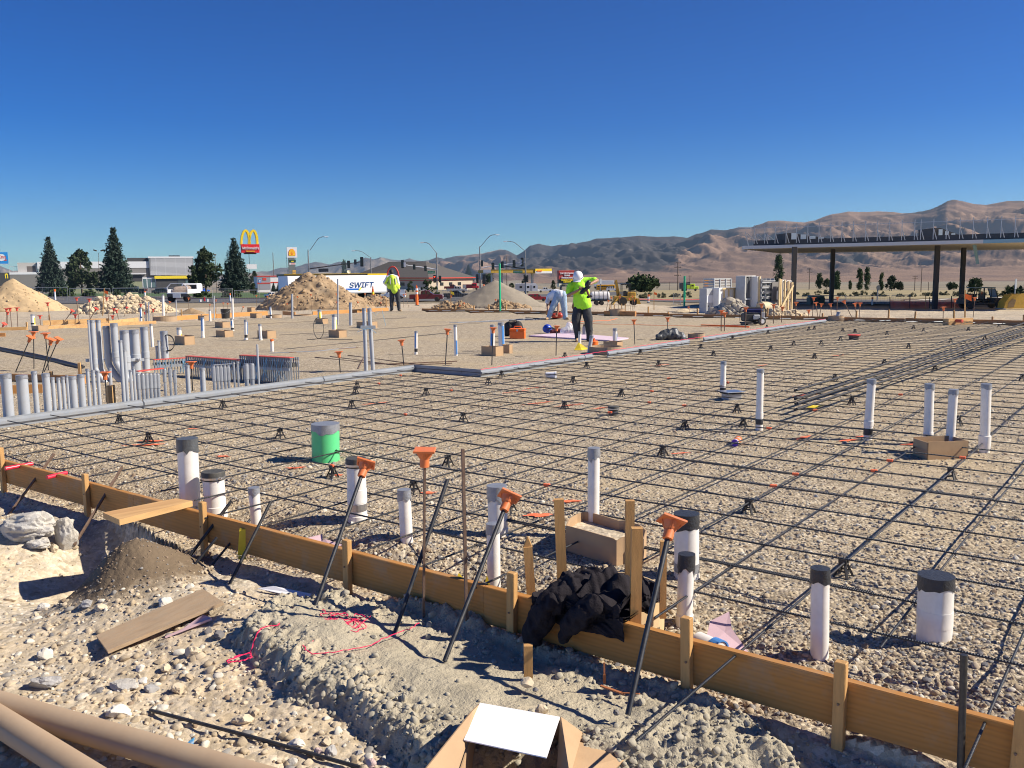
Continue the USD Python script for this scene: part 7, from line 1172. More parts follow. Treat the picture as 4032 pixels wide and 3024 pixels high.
# school bus, tanker, caravan and the rest
t, k, g = rig(2392, 1147, 86, 10.5, 'school_bus', 'yellow school bus behind the man in lime', 'bus', 1); BUS = paint('bus_yellow', (.72, .34, .01)); part(t, 'body', K(k, cbox(8.8, 2.4, 2.3, .15, (-.8, 0, .6))), BUS); part(t, 'bonnet', K(k, cbox(1.7, 2.1, 1.0, .15, (4.3, 0, .55))), BUS); part(t, 'roof', K(k, cbox(8.7, 2.2, .2, .09, (-.8, 0, 2.85))), BUS)
for i in range(9): part(t, 'window', K(k, box(-4.7 + i * .9, -1.215, 1.9, -3.95 + i * .9, -1.2, 2.5)), GLASSD)
part(t, 'rub_rail', K(k, box(-5.1, -1.22, 1.35, 3.5, -1.2, 1.45)), BLK); part(t, 'rub_rail', K(k, box(-5.1, -1.22, 1.0, 3.5, -1.2, 1.07)), BLK)
for x in (-3.2, 3.9): wheel_at(t, x * k, -1.0 * k, .5 * k, .3 * k); wheel_at(t, x * k, 1.0 * k, .5 * k, .3 * k)
t, k, g = rig(2384, 1143, 78, 9, 'box_trailer', 'large white box trailer standing behind the school bus', 'trailer', 1); part(t, 'box', K(k, cbox(9, 2.6, 2.7, .05, (0, 6, 1.6))), WHT); part(t, 'logo', K(k, box(-2.2, 4.68, 3.3, -1.6, 4.70, 3.9)), LOOK['navy_letter']); part(t, 'frame', K(k, box(-4.4, 4.9, .7, 4.4, 7.0, 1.6)), BLK); [wheel_at(t, x * k, 5.2 * k, .5 * k, .3 * k) for x in (-3.4, -2.2, 3.2)]
t, k, g = rig(2366, 1204, 76, 3.6, 'tank_trailer', 'white water tank on a black twin axle trailer', 'tank trailer', 1); part(t, 'tank', K(k, move(move(lathe([(.45, -1.7), (.72, -1.6), (.78, -1.4), (.78, 1.4), (.72, 1.6), (.45, 1.7)], 20), ry=PI / 2), (0, 0, 1.75))), look('tank_white', (.72, .71, .70), .5, .06, 3, dust=.2), 40)
for x in (-1.1, -.3, .5, 1.3): part(t, 'strap', K(k, move(move(ring_tube(.78, .80, -.05, .05, 20), ry=PI / 2), (x, 0, 1.75))), BLK)
part(t, 'frame', K(k, cbox(4.2, 1.7, .2, .02, (0, 0, .8))), BLK); part(t, 'fender', K(k, box(-1.3, -1.0, .78, 1.1, -.75, .84)), BLK); part(t, 'drawbar', K(k, bar((2, 0, .8), (3.1, 0, .6), .12)), BLK); [wheel_at(t, x * k, y * k, .40 * k, .24 * k) for x in (-.75, .2) for y in (-.88, .88)]
t, k, g = rig(2074, 1153, 90, 8, 'caravan', 'white and grey travel caravan beyond the gravel pile', 'caravan', 1); part(t, 'body', K(k, side_prism([(-4, .5), (-4, 3.0), (-3.8, 3.2), (3.2, 3.2), (3.9, 2.3), (3.9, .5)], -1.2, 1.2)), WHT); part(t, 'grey_panel', K(k, box(-4.01, -1.22, .6, -.4, -1.2, 3.0)), look('caravan_grey', (.40, .41, .44), .4, .08, 3)); part(t, 'door', K(k, box(1.2, -1.22, .6, 1.9, -1.2, 2.5)), SIL); [part(t, 'window', K(k, box(x, -1.23, 1.6, x + w, -1.205, 2.3)), GLASSD) for x, w in ((.1, .8), (2.3, .7), (-2.5, .9))]; [wheel_at(t, x * k, -1.0 * k, .36 * k, .22 * k) for x in (-.6, .3)]
for px, by, w, lab in ((1853, 1142, 64, 'red fire truck with white cab windows beyond the gravel pile'), (1768, 1137, 44, 'red rescue truck left of the red fire truck')):
    t, k, g = rig(px, by, w, 7, 'fire_truck', lab, 'fire truck', 1); part(t, 'body', K(k, cbox(4.2, 2.3, 1.7, .08, (-1.3, 0, .7))), MAR); part(t, 'cab', K(k, cbox(2.2, 2.3, 2.1, .15, (1.6, 0, .7))), RED); part(t, 'bonnet', K(k, cbox(1.0, 2.0, 1.0, .1, (3.0, 0, .7))), RED); part(t, 'window', K(k, box(.8, -1.17, 1.85, 1.5, -1.15, 2.5)), GLASSD); part(t, 'window', K(k, box(1.7, -1.17, 1.85, 2.4, -1.15, 2.5)), GLASSD); part(t, 'locker', K(k, box(-3.2, -1.17, .9, -1.9, -1.15, 2.2)), SIL); part(t, 'light_bar', K(k, cbox(.4, 1.5, .18, .03, (1.6, 0, 2.8))), LAMPR); [wheel_at(t, x * k, -1.0 * k, .48 * k, .3 * k) for x in (-2, 2.5)]
t, k, g = rig(2714, 1147, 76, 7.5, 'service_truck', 'fluorescent yellow service truck beyond the green post', 'truck', 1); NEO = paint('neon', (.55, .75, .05)); part(t, 'cab', K(k, cbox(1.9, 2.3, 2.0, .15, (1.3, 0, .8))), NEO); part(t, 'bonnet', K(k, cbox(1.4, 2.0, 1.1, .15, (2.9, 0, .75))), NEO); part(t, 'body', K(k, cbox(4.0, 2.4, 2.1, .06, (-1.7, 0, .9))), GRY); part(t, 'hoist', K(k, bar((-3.4, 0, 2.9), (.4, 0, 3.4), .3)), BLK); part(t, 'window', K(k, box(.8, -1.17, 1.9, 1.7, -1.15, 2.5)), GLASSD); part(t, 'locker', K(k, box(-1.0, -1.22, 1.0, .2, -1.2, 2.4)), NEO); [wheel_at(t, x * k, -1.0 * k, .5 * k, .3 * k) for x in (-2.6, -1.4, 2.4)]
# backhoe
t, k, g = rig(2456, 1205, 84, 3.1, 'backhoe', 'yellow backhoe with raised black arm behind the far form', 'backhoe', 1); CAT = look('machine_yellow', (.42, .24, .02), .5, .2, 6, dust=.3); part(t, 'chassis', K(k, cbox(3.2, 1.5, .7, .08, (.2, 0, .65))), CAT); part(t, 'bonnet', K(k, cbox(1.2, 1.2, .75, .12, (1.2, 0, 1.2))), CAT)
for x, y in ((-.2, -.7), (-.2, .7), (.95, -.7), (.95, .7)): part(t, 'cab_post', K(k, bar((x, y, 1.2), (x, y, 3.0), .09)), BLK)
part(t, 'cab_roof', K(k, cbox(1.5, 1.7, .14, .04, (.38, 0, 2.98))), BLK); part(t, 'seat', K(k, cbox(.5, .6, .9, .08, (.3, 0, 1.2))), BLK); part(t, 'boom', K(k, bar((-.75, 0, .9), (-1.05, 0, 3.6), .24, .34)), CAT); part(t, 'stick', K(k, bar((-1.0, -.05, 3.7), (-.55, -.05, 1.7), .2, .26)), CAT); part(t, 'ram', K(k, bar((-.6, .1, 1.3), (-.95, .1, 2.9), .1)), BLK); part(t, 'bucket', K(k, side_prism([(-1.0, .9), (-.5, 1.7), (-.3, 1.6), (-.25, .9), (-.6, .6)], -.35, .35)), CAT); part(t, 'outrigger', K(k, bar((-.9, -.8, 1.0), (-1.6, -1.1, .15), .16)), CAT); part(t, 'outrigger', K(k, bar((-.9, .8, 1.0), (-1.6, 1.1, .15), .16)), CAT)
for y in (-.85, .85): wheel_at(t, -.1 * k, y * k, .62 * k, .4 * k); wheel_at(t, 1.55 * k, y * k, .42 * k, .3 * k)
part(t, 'front_bucket', K(k, side_prism([(1.9, .2), (2.5, .2), (2.2, 1.0), (1.9, 1.0)], -1.1, 1.1)), CAT); part(t, 'hydraulic_hose', K(k, tube([(-.5, .1, 1.5), (-.9, .1, 2.4), (-.95, .1, 3.3)], .05, 5)), BLK)
# utility cart and loader bucket at the right
t, k, g = rig(3888, 1219, 172, 3.9, 'utility_cart', 'dark six seat utility cart parked right of the last column', 'cart', 1); MUD = look('muddy_black', (.03, .03, .032), .6, .3, 5, dust=.5); part(t, 'body', K(k, side_prism([(-1.9, .45), (-1.9, .95), (-.9, .95), (-.8, .55), (.75, .55), (.85, 1.0), (1.5, .95), (1.9, .75), (1.9, .4)], -.7, .7)), MUD); part(t, 'roof', K(k, cbox(2.0, 1.3, .07, .02, (-.1, 0, 1.86))), look('cart_roof', (.16, .22, .19), .5, .1))
for x, x2 in ((-1.0, -.95), (-.15, -.15), (.55, .55), (1.15, .82)):
    for y in (-.6, .6): part(t, 'roll_bar', K(k, bar((x, y, .6 if x < 1 else .95), (x2, y, 1.88), .05)), BLK)
part(t, 'windscreen', K(k, quad((1.13, -.58, 1.0), (1.13, .58, 1.0), (.84, .58, 1.82), (.84, -.58, 1.82))), look('scratched_screen', (.42, .44, .45), .3, .1, 5))
for x in (-.6, .25): part(t, 'seat', K(k, cbox(.5, 1.1, .3, .08, (x, 0, .58))), BLK); part(t, 'seat_back', K(k, cbox(.14, 1.1, .55, .06, (x - .24, 0, .8))), BLK)
part(t, 'load', K(k, cbox(.8, 1.0, .35, .06, (-1.4, 0, .96))), look('cart_load', (.25, .12, .06), .8, .6, 8)); part(t, 'cone', K(k, lathe([(.12, 1.2), (.02, 1.62)], 10)), ORANGEB); part(t, 'bumper', K(k, tube([(1.9, -.5, .5), (2.0, -.5, .85), (2.0, .5, .85), (1.9, .5, .5)], .035, 6)), BLK); part(t, 'headlight', K(k, cbox(.06, .2, .1, .02, (1.82, -.5, .75))), LAMPW)
for x in (-1.3, 1.3):
    for y in (-.68, .68): wheel_at(t, x * k, y * k, .36 * k, .28 * k)
t, k, g = rig(4040, 1220, 150, 3.6, 'loader_bucket', 'yellow loader bucket at the right edge beyond the form', 'loader bucket', 1); CATY = look('bucket_yellow', (.60, .36, .04), .55, .2, 5, dust=.25); part(t, 'shell', K(k, side_prism([(-1.8, .05), (-1.7, .7), (-1.2, 1.35), (-.6, 1.45), (1.8, 1.4), (1.8, .05)], -.6, .6)), CATY); part(t, 'cutting_edge', K(k, box(-1.95, -.7, 0, -1.7, .7, .08)), GALV); part(t, 'inner_face', K(k, side_prism([(-1.5, .12), (-1.45, .6), (-1.1, 1.0), (-.7, .9), (-.9, .2)], -.62, -.6)), look('soiled_steel', (.25, .17, .08), .8, .3)); part(t, 'tooth', K(k, box(-1.2, -.65, 1.25, -1.1, -.6, 1.45)), CATY)

# ------------------------------------------------------------------ buildings
WALLG, WALLD, WALLO, WHITEB, FASC = look('grey_wall', (.20, .19, .18), .9, .06, .8), look('dark_panel', (.05, .05, .052), .8, .1), look('olive_wall', (.26, .28, .17), .9, .06, .8), look('white_fascia', (.66, .67, .69), .6, .05), look('yellow_fascia', (.78, .60, .03), .5, .05)
BEIGE, ROOFG, REDT, BROWN = look('beige_wall', (.48, .40, .30), .9, .06, .8), look('shingle_roof', (.085, .078, .072), .9, .15, 1.5, stretch=(1, 1, 6)), look('red_trim', (.52, .05, .03), .5, .06), look('olive_fascia', (.10, .075, .03), .5, .1)
def face_builder(t, org, Y, rz=.42):
    """Boxes on a front that stands through org and recedes to the right by rz, measured in the photograph: f(x0, ytop, x1, ybottom, out, depth)."""
    UsdGeom.Xformable(t).AddRotateZOp().Set(math.degrees(rz)); e = np.array([math.cos(rz), math.sin(rz)]); nn = np.array([-e[1], e[0]]); o = np.array(org)
    def pl(px, py): d = ray(px, py); return np.array([0, 0, EYE]) + d * ((nn @ o[:2]) / (nn @ d[:2]))
    def f(n, x0, yt, x1, yb, out, dep, m):
        u0, u1 = ((pl(x, yt)[:2] - o[:2]) @ e for x in (x0, x1)); xm = (x0 + x1) / 2; return part(t, n, box(u0, -out, max(pl(xm, yb)[2], o[2] - 1) - o[2], u1, dep - out, pl(xm, yt)[2] - o[2]), m)
    return f
g = hit(400, 1155); Y = g[1] + 52; t = thing('restaurant_building', 'low grey restaurant building with white louvres and yellow fascia', 'building', (g[0], Y, g[2])); f = face_builder(t, (g[0], Y, g[2]), Y)
f('wall', 38, 1080, 166, 1172, 0, 14, WALLG); f('roof_edge', 36, 1072, 160, 1081, .3, 14, WHITEB); f('wall', 150, 1054, 614, 1165, -1.5, 14, WALLG); f('roof_edge', 145, 1030, 612, 1056, -1.2, 14.5, WHITEB); f('wall', 228, 1106, 560, 1165, -1.3, .3, WALLO); f('stripe', 288, 1119, 470, 1132, -1.0, .2, WALLG); f('canopy', 480, 1076, 575, 1080, 1.5, 3, WHITEB); f('shade_wall', 490, 1080, 558, 1108, -1.1, .2, WALLD); f('upper_roof', 500, 1015, 585, 1035, -6, 8, WALLD)
f('roof_box', 66, 1034, 144, 1072, -4, 5, look('roof_unit', (.45, .43, .41), .8, .1)); f('roof_box', 104, 1048, 139, 1070, -3.9, .3, look('roof_unit_dark', (.13, .11, .1), .8, .1)); f('dark_wall', -60, 1074, 37, 1172, .4, 14, WALLD); f('emblem', 19, 1078, 23, 1096, .5, .1, FASC); f('emblem', 27, 1078, 31, 1096, .5, .1, FASC); f('emblem', 23, 1076, 27, 1082, .5, .1, FASC)
f('window', 163, 1102, 199, 1115, -1.0, .2, GLASSD); f('window_frame', 226, 1112, 257, 1138, -1.0, .3, WHITEB); f('pane', 232, 1116, 252, 1133, -.98, .35, GLASSD); f('door_frame', 560, 1092, 614, 1132, -1.2, .3, WHITEB)
for x in (563, 580, 597): f('door', x, 1098, x + 14, 1132, -1.15, .3, look('glass_teal', (.10, .16, .17), .1, .1, 3, spec=.8))
f('tower', 586, 1012, 760, 1085, .5, 12, look('louvre_back', (.20, .205, .21), .7, .1)); f('tower_cap', 582, 1010, 762, 1016, .8, 12.6, WHITEB)
for i in range(15): f('louvre', 592, 1018.5 + i * 4.35, 757, 1020.9 + i * 4.35, .85, .2, WHITEB)
for x in (612, 648, 690, 728): f('louvre_post', x, 1016, x + 1.6, 1085, .7, .15, SIL)
f('yellow_fascia', 608, 1086, 768, 1097, 1.2, 13, FASC); f('end_wall', 614, 1097, 760, 1152, -.6, 10, WALLD); f('window', 700, 1100, 726, 1146, -.3, .2, look('shopfront', (.05, .06, .06), .12, .2, 2, spec=.8)); f('window', 730, 1100, 758, 1146, -.3, .2, LOOK['glass_teal']); f('corner_post', 759, 1097, 766, 1152, -.2, .8, WHITEB); f('rooftop_rail', 665, 1005, 709, 1011, -4, 1, GRY)
for x in (33, 48, 63): f('rail_post', x, 1049, x + 1.2, 1071, -6, .1, SIL)
f('rail', 33, 1049, 65, 1050.5, -6, .1, SIL)
# white and red store, fuel canopies, hip roofed restaurant
g = hit(1090, 1150); Y = g[1] + 30; t = thing('store_building', 'white store building with red stripes behind the price sign', 'building', (g[0], Y, g[2])); f = face_builder(t, (g[0], Y, g[2]), Y); f('wall', 1012, 1088, 1250, 1160, 0, 12, look('store_white', (.62, .62, .62), .7, .05, 1)); f('roof_stripe', 1010, 1085, 1252, 1088.5, .3, 12.6, REDT); f('stripe', 1062, 1109, 1250, 1113, .1, .2, REDT); f('grey_bay', 1013, 1089, 1064, 1140, .12, .3, look('bay_grey', (.24, .25, .28), .6, .1)); f('sign', 1034, 1094, 1048, 1104, .25, .2, REDT); f('stripe', 1013, 1113, 1064, 1117, .25, .2, REDT)
g = hit(1420, 1160); Y = g[1] + 26; t = thing('fuel_canopy', 'olive and yellow fuel canopy behind the white trailer', 'canopy', (g[0], Y, g[2])); f = face_builder(t, (g[0], Y, g[2]), Y); f('fascia', 1117, 1078, 1446, 1091, 0, 9, BROWN); f('fascia', 1446, 1076.5, 1522, 1092, .3, 9.5, look('canopy_yellow', (.80, .56, .03), .4, .05)); f('band', 1446, 1083, 1522, 1092, .36, .1, WHITEB); f('red_band', 1455, 1085, 1479, 1092, .42, .1, look('orange_red', (.80, .14, .02), .5, .05)); f('trim', 1117, 1077, 1446, 1079.5, .1, .2, look('gold_trim', (.36, .24, .02), .5, .1))
for x in (1180, 1300, 1400, 1490): f('column', x, 1092, x + 7, 1160, -3, .6, SIL)
c = on_y(1373, 1071, Y + 12); t = thing('satellite_dish', 'cream satellite dish above the olive fuel canopy', 'dish', c); r = size(c, 7.5); part(t, 'dish', move(move(lathe([(.02, 0), (r * .6, r * .12), (r, r * .36), (r * .98, r * .38), (r * .58, r * .16), (.02, .04)], 18, False), rx=1.2), (0, 0, 0), .5), look('cream', (.62, .55, .38), .5, .1), 40); part(t, 'mast', tube([(0, .2, 0), (0, .3, -r * 2.4)], r * .1, 6), SIL)
g = hit(2040, 1150); Y = g[1] + 50; t = thing('fuel_canopy', 'long olive and yellow fuel canopy beyond the crossing, right of the gravel pile', 'canopy', (g[0], Y, g[2])); f = face_builder(t, (g[0], Y, g[2]), Y); f('fascia', 1934, 1062, 2106, 1074, 0, 9, look('gold_fascia', (.36, .22, .02), .5, .15)); f('fascia', 2106, 1058, 2171, 1076, .3, 9.5, LOOK['canopy_yellow']); f('band', 2106, 1068, 2171, 1076, .36, .1, WHITEB); f('trim', 1934, 1060.5, 2106, 1062.5, .1, .2, BROWN)
tx = text('Shell', 1.0, .05); a, c = on_y(2110, 1064, Y), on_y(2132, 1074, Y); k = (c[0] - a[0]) / (tx[0][:, 0].max() - tx[0][:, 0].min()); part(t, 'lettering', (tx[0] * (k, 1, k * .9) + (((a + c) / 2 - (g[0], Y, 0))[0] * 1.12, -.45, c[2] - g[2] + .3), tx[1]), LOOK['orange_red'])
for x in (1954, 1992, 2114): f('column', x, 1075, x + 6, 1150, -3, .7, SIL)
g = hit(1700, 1142); Yf = g[1] + 34; t = thing('hip_roof_building', 'beige restaurant under a large dark hipped roof with red eaves', 'building', (g[0], Yf, g[2])); P3 = lambda px, py, dy: on_y(px, py, Yf + dy) - (g[0], Yf, g[2])
A_, B_c, C_, D_ = P3(1372, 1092, 22), P3(1688, 1093, 0), P3(1872, 1091, 26), P3(1600, 1086, 60); R1, R2 = P3(1533, 1031, 26), P3(1676, 1029, 22)
part(t, 'roof', (np.array([A_, B_c, C_, D_, R1, R2]), np.array([[0, 1, 5], [0, 5, 4], [1, 2, 5], [2, 3, 5], [3, 4, 5], [3, 0, 4], [0, 2, 1], [0, 3, 2]])), ROOFG)
for p, q in ((A_, B_c), (B_c, C_)):
    d = (q - p) / np.linalg.norm(q - p); n = np.array([d[1], -d[0], 0]); n = n if n[1] < 0 else -n
    part(t, 'eave_trim', bar(p + n * .1 - (0, 0, .25), q + n * .1 - (0, 0, .25), .25, .5), REDT); i_ = -n * 1.2; dz = np.array([0, 0, -p[2]]); w0, w1 = p + i_ + d * 1.0, q + i_ - d * 1.0
    part(t, 'wall', hull8([tuple(w0 * (1, 1, 0) + (0, 0, -2)), tuple(w1 * (1, 1, 0) + (0, 0, -2)), tuple(w1 * (1, 1, 0) - n * .5 + (0, 0, -2)), tuple(w0 * (1, 1, 0) - n * .5 + (0, 0, -2))], p[2] - .4), BEIGE); m = w0 * .1 + w1 * .9; part(t, 'wall_stripe', bar(w0 + n * .05 - (0, 0, 1.6), w1 + n * .05 - (0, 0, 1.6), .06, .35), REDT)
    for s in (.25, .45, .65): c = w0 * (1 - s) + w1 * s; part(t, 'window', bar(c + n * .05 - (0, 0, 3.4), c + d * 2.4 + n * .05 - (0, 0, 3.4), .08, 1.7), GLASSD)
g = hit(1545, 1165); Y = Yf + 4; arc = [(1.0, 0), (1.0, .5)] ; c0, c1 = on_y(1524, 1092, Y), on_y(1570, 1092, Y); w = (c1[0] - c0[0]) / 2; t = thing('arched_gable', 'red edged arched gable sign on the hipped roof behind the vest man', 'gable', ((c0[0] + c1[0]) / 2, Y, c0[2])); hh = on_y(1545, 1050, Y)[2] - c0[2]
q = np.linspace(0, PI, 15); part(t, 'panel', side_prism([(w * .92 * math.cos(a), hh * .94 * math.sin(a)) for a in q], -.3, 0), look('gable_grey', (.30, .32, .36), .6, .1)); part(t, 'edge', tube([(w * 1.1, -.3, 0)] + [(w * math.cos(a), -.3, hh * math.sin(a)) for a in q] + [(-w * 1.1, -.3, 0)], .42, 6), REDT)
# the big new canopy on columns at the right
colb = hit(3680, 1216); YC = colb[1]; zf = on_y(3692, 966, YC)[2]; CANW, SOFF = look('canopy_metal', (.52, .51, .49), .5, .05, 1), look('tan_soffit', (.50, .44, .32), .8, .05, 1); DARKC = look('column_brown', (.045, .041, .040), .7, .1, 2)
t = thing('steel_canopy', 'large unfinished steel fuel canopy on tall dark columns at the right', 'canopy', (colb[0], YC, colb[2])); O = np.array([colb[0], YC, colb[2]])
fl, fr = on_z(2924, 981, zf), on_z(4300, 948, zf); bl, br = on_z(3072, 998, zf), on_z(4300, 978, zf)
corners = [fl, fr, br, bl]; th = .27
part(t, 'soffit', hull8([tuple(p - O) for p in corners], zf + .03 - O[2]), SOFF)
def edge(p, q, z0, z1, out, n, m, w=.12):
    d = (q - p) / np.linalg.norm(q - p); nn = np.array([d[1], -d[0], 0]); nn = nn if nn[1] < 0 else -nn; p, q = p + nn * out - O, q + nn * out - O
    part(t, n, hull8([(*p[:2], z0 - O[2]), (*q[:2], z0 - O[2]), (*(q - nn * w)[:2], z0 - O[2]), (*(p - nn * w)[:2], z0 - O[2])], z1 - O[2]), m)
edge(fl, fl * .655 + fr * .345 + 0 * fl, zf, zf + th, .14, 'fascia', CANW); mid = fl * .27 + fr * .73
part(t, 'fascia', [], None) if False else edge(fl * .655 + fr * .345, mid, zf, zf + th, .14, 'fascia', CANW); edge(mid, fr, zf, zf + th, .14, 'fascia', look('blue_film', (.20, .34, .40), .4, .1, 2)); edge(bl, br, zf, zf + th, 0, 'fascia', CANW)
edge(fl * .97 + fr * .03, fr, zf + th, zf + th + .45, -.55, 'parapet', WALLD)
L = np.linalg.norm(fr - fl)
posts = [on_z(px, 975 - (px - 2924) * .0235, zf) for px in (2969, 3010, 3051, 3094, 3135, 3179, 3223, 3269, 3313, 3358, 3406, 3453, 3500, 3549, 3599, 3623, 3673, 3724, 3777, 3829, 3884, 3939, 3994)]
for p in posts:
    p = p - O; part(t, 'rail_post', bar(p + (0, 0, th), p + (0, 0, 1.75), .04), GALV); part(t, 'brace', bar(p + (.04, 0, th), p + (.0, .0, 1.0) + (.0, .0, 0), .05) if False else bar(p + (.26, 0, th), p + (.03, 0, 1.0), .045), GALV)
part(t, 'top_rail', bar(fl - O + (-.6, 0, 1.72), fr - O + (0, 0, 1.72), .035), GALV)
for k in range(7):
    p = fl * (1 - k / 8) + bl * (k / 8) - O + (.5 + k * .5, 0, th); part(t, 'rail_post', bar(p + (0, 0, .0), p + (-.3, 0, 1.2), .06), GALV); part(t, 'brace', bar(p + (.9, 0, .2), p + (-.2, 0, 1.1), .05), GALV)
for px, by, w, nm in ((3122, 1216, 20, 0), (3272, 1212, 17, 1), (3680, 1216, 20, 0), (3783, 1215, 18, 1)):
    y = YC if not nm else YC * 1.13; q = on_y(px, by, y); r = size(q, w) / 2 * .8; z0 = gz(q[0], q[1]); part(t, 'column', box(q[0] - r - O[0], y - r - O[1], z0 - .2 - O[2], q[0] + r - O[0], y + r - O[1], zf - .0 - O[2]), DARKC)
    part(t, 'column_edge', box(q[0] + r - O[0], y - r * .6 - O[1], z0 - O[2], q[0] + r + .03 - O[0], y + r * .6 - O[1], zf - .02 - O[2]), GALV)
for x0, x1, y0 in ((3094, 3276, 918), (3681, 3806, 898)):
    p = on_y(x0, y0, YC + 4) - O; q = on_y(x1, y0 + 26, YC + 4) - O; zb = zf + th + .1 - O[2]; part(t, 'dormer', side_prism([(p[0], zb), (p[0], p[2]), (p[0] + .5, p[2]), (q[0], zb + .35), (q[0], zb)], p[1], p[1] + 3), WALLD)
    for s in (.12, .32, .52, .7): xx = p[0] + (q[0] - p[0]) * s; hq = (p[2] - zb) * (1 - s) * .75; part(t, 'pane', box(xx, p[1] - .03, zb + .35, xx + (q[0] - p[0]) * .12, p[1] - .005, zb + .3 + max(hq, .12)), look('pale_glass', (.45, .52, .58), .15, .05, 3))
w0 = fl * .295 + fr * .705 - O; w0 = on_z(3826, 964, zf) - O; part(t, 'loose_film', (lambda m: m)(panel(w0 + (-.05, -.2, .02), w0 + (.25, -.2, .02), w0 + (.55, -.25, -1.5), w0 + (.3, -.25, -1.5), .01)), LOOK['blue_film'])

# ------------------------------------------------------------------ stacked crates and panels by the canopy
def crate(x0, yt, x1, yb, n, label, col, dep=.6, extra=None, catg='crate', base=None):
    Y = 61.5 if base is None else 65.0; a, c = on_y(x0, yt, Y), on_y(x1, yb, Y); g = np.array([a[0], Y, gz(a[0], Y)]); t = thing(n, label, catg, (a[0], Y, g[2]), .66); W, H, D = (c[0] - a[0]) / .83, a[2] - (c[2] if base else g[2]), (c[0] - a[0]) * dep; z0 = c[2] - g[2]; return t, W, H, D, z0
PINE_ = look('pale_batten', (.60, .46, .25), .7, .15, 4); WP = look('white_panel', (.70, .69, .66), .6, .05, 2); GP = look('shelf_grey', (.38, .38, .37), .5, .15, 3)
t, W, H, D, z = crate(2782, 1136, 2831, 1208, 'metal_cabinet', 'grey metal cabinets with a white band beside the white crate', GP, .7, None, 'cabinet'); part(t, 'body', box(0, 0, 0, W, D, H), GP); part(t, 'white_band', box(.02, -.03, H * .42, W - .02, -.003, H * .72), WHITEB); [part(t, 'door', box(W * a, -.015, .05, W * b, -.002, H - .05), SIL) for a, b in ((.02, .32), (.34, .65), (.67, .98))]; part(t, 'handle', box(W * .17, -.05, H * .25, W * .2, -.02, H * .31), BLK)
t, W, H, D, z = crate(2831, 1134, 2938, 1209, 'crate', 'white panel crate with pale battens behind the grey rubble heap', WP, .4); part(t, 'body', box(0, 0, 0, W, D, H), WP); [part(t, 'batten', box(W * a, -.08, 0 if a < .3 else H * .3, W * a + .1, -.003, H), PINE_) for a in (.2, .42, .68, .95)]; part(t, 'batten', box(W * .12, -.12, H * .48, W, -.082, H * .56), PINE_); part(t, 'batten', box(W * .12, -.12, H * .94, W, -.082, H * 1.0), PINE_)
t, W, H, D, z = crate(2845, 1099, 2934, 1134, 'shelf_rack', 'stack of grey shelf racks on top behind the white crate', GP, .6, None, 'shelving', 1206); Hb = z
[part(t, 'shelf', box(0, .8, Hb + H * s, W, .8 + D, Hb + H * s + .12), GP) for s in (0, .3, .6, .9)]; [part(t, 'upright', box(W * s, .75, 0, W * s + .08, .85, Hb + H), SIL) for s in (0, .33, .66, .98)]; part(t, 'base', box(0, .9, 0, W, .8 + D, Hb), GP)
t, W, H, D, z = crate(2934, 1089, 2987, 1200, 'panel_stack', 'tall stack of dark grey panels standing on edge', GP, .8, None, 'panels'); [part(t, 'panel', box(W * s, 0, 0, W * s + W * .12, D, H - .1 * (i % 2)), look('panel_dark', (.10, .105, .11), .5, .15, 3) if i % 3 else GP) for i, s in enumerate(np.linspace(0, .84, 6))]; part(t, 'rail', box(0, -.05, H * .36, W, -.01, H * .40), SIL); part(t, 'cap_strip', box(0, -.02, H + .01, W, D, H + .05), WP)
t, W, H, D, z = crate(2987, 1088, 3004, 1196, 'upright_panel', 'tall white panel edge between the dark panels and shelves', WP, 4, None, 'panel'); part(t, 'panel', box(0, .1, 0, W, D, H), WP); part(t, 'batten', box(W * .3, 0, 0, W * .6, .09, H), PINE_)
t, W, H, D, z = crate(3002, 1097, 3068, 1190, 'shelf_stack', 'stack of grey shelving units with dark gaps', GP, .8, None, 'shelving')
for i in range(6): part(t, 'shelf', box(0, 0, H * (.12 + i * .15), W, D, H * (.12 + i * .15) + H * .055), SIL); part(t, 'lip', box(.02, -.04, H * (.12 + i * .15) + H * .05, W, -.003, H * (.12 + i * .15) + H * .075), GP)
part(t, 'back', box(0, D * .5, 0, W, D * .55, H), WALLD)
for s in (.0, .33, .66, .97): part(t, 'divider', box(W * s, .05, H * .1, W * s + .05, D * .5, H), GP)
t, W, H, D, z = crate(3068, 1097, 3140, 1210, 'lattice_crate', 'open crate of white panels with a diagonal pale brace', WP, .7)
for a, b, c_, d_ in ((.0, .62, .02, .3), (.0, .62, .38, .64), (.66, .98, .05, .33), (.66, .98, .4, .66), (.35, .6, .66, .96), (.66, .98, .70, .95)): part(t, 'panel', box(W * a, .1, H * c_, W * b, .16, H * d_), WP if a < .5 else look('pinkish_board', (.55, .46, .40), .8, .08, 2))
[part(t, 'batten', box(W * s, -.05, 0, W * s + .1, .05, H * (1 - s * .12)), PINE_) for s in (.0, .12, .40, .66, .93)]; [part(t, 'rail', box(0, .06, H * s, W, .09, H * s + .06), SIL) for s in (.32, .64, .9)]; part(t, 'brace', bar((0, -.1, .1), (W * .95, -.1, H * .8), .16, .06, (0, 1, 0)), PINE_); part(t, 'back', box(0, D * .6, 0, W, D * .65, H * .9), WALLG)
t, W, H, D, z = crate(2976, 1188, 3072, 1210, 'wrapped_roll', 'long tan wrapped roll lying before the shelving', CARD, .3, None, 'roll'); part(t, 'roll', move(move(cyl(H / 2, 0, W, 18, .02), ry=PI / 2), (0, -.4, H / 2)), look('roll_tan', (.50, .42, .27), .7, .1, 3), 40)
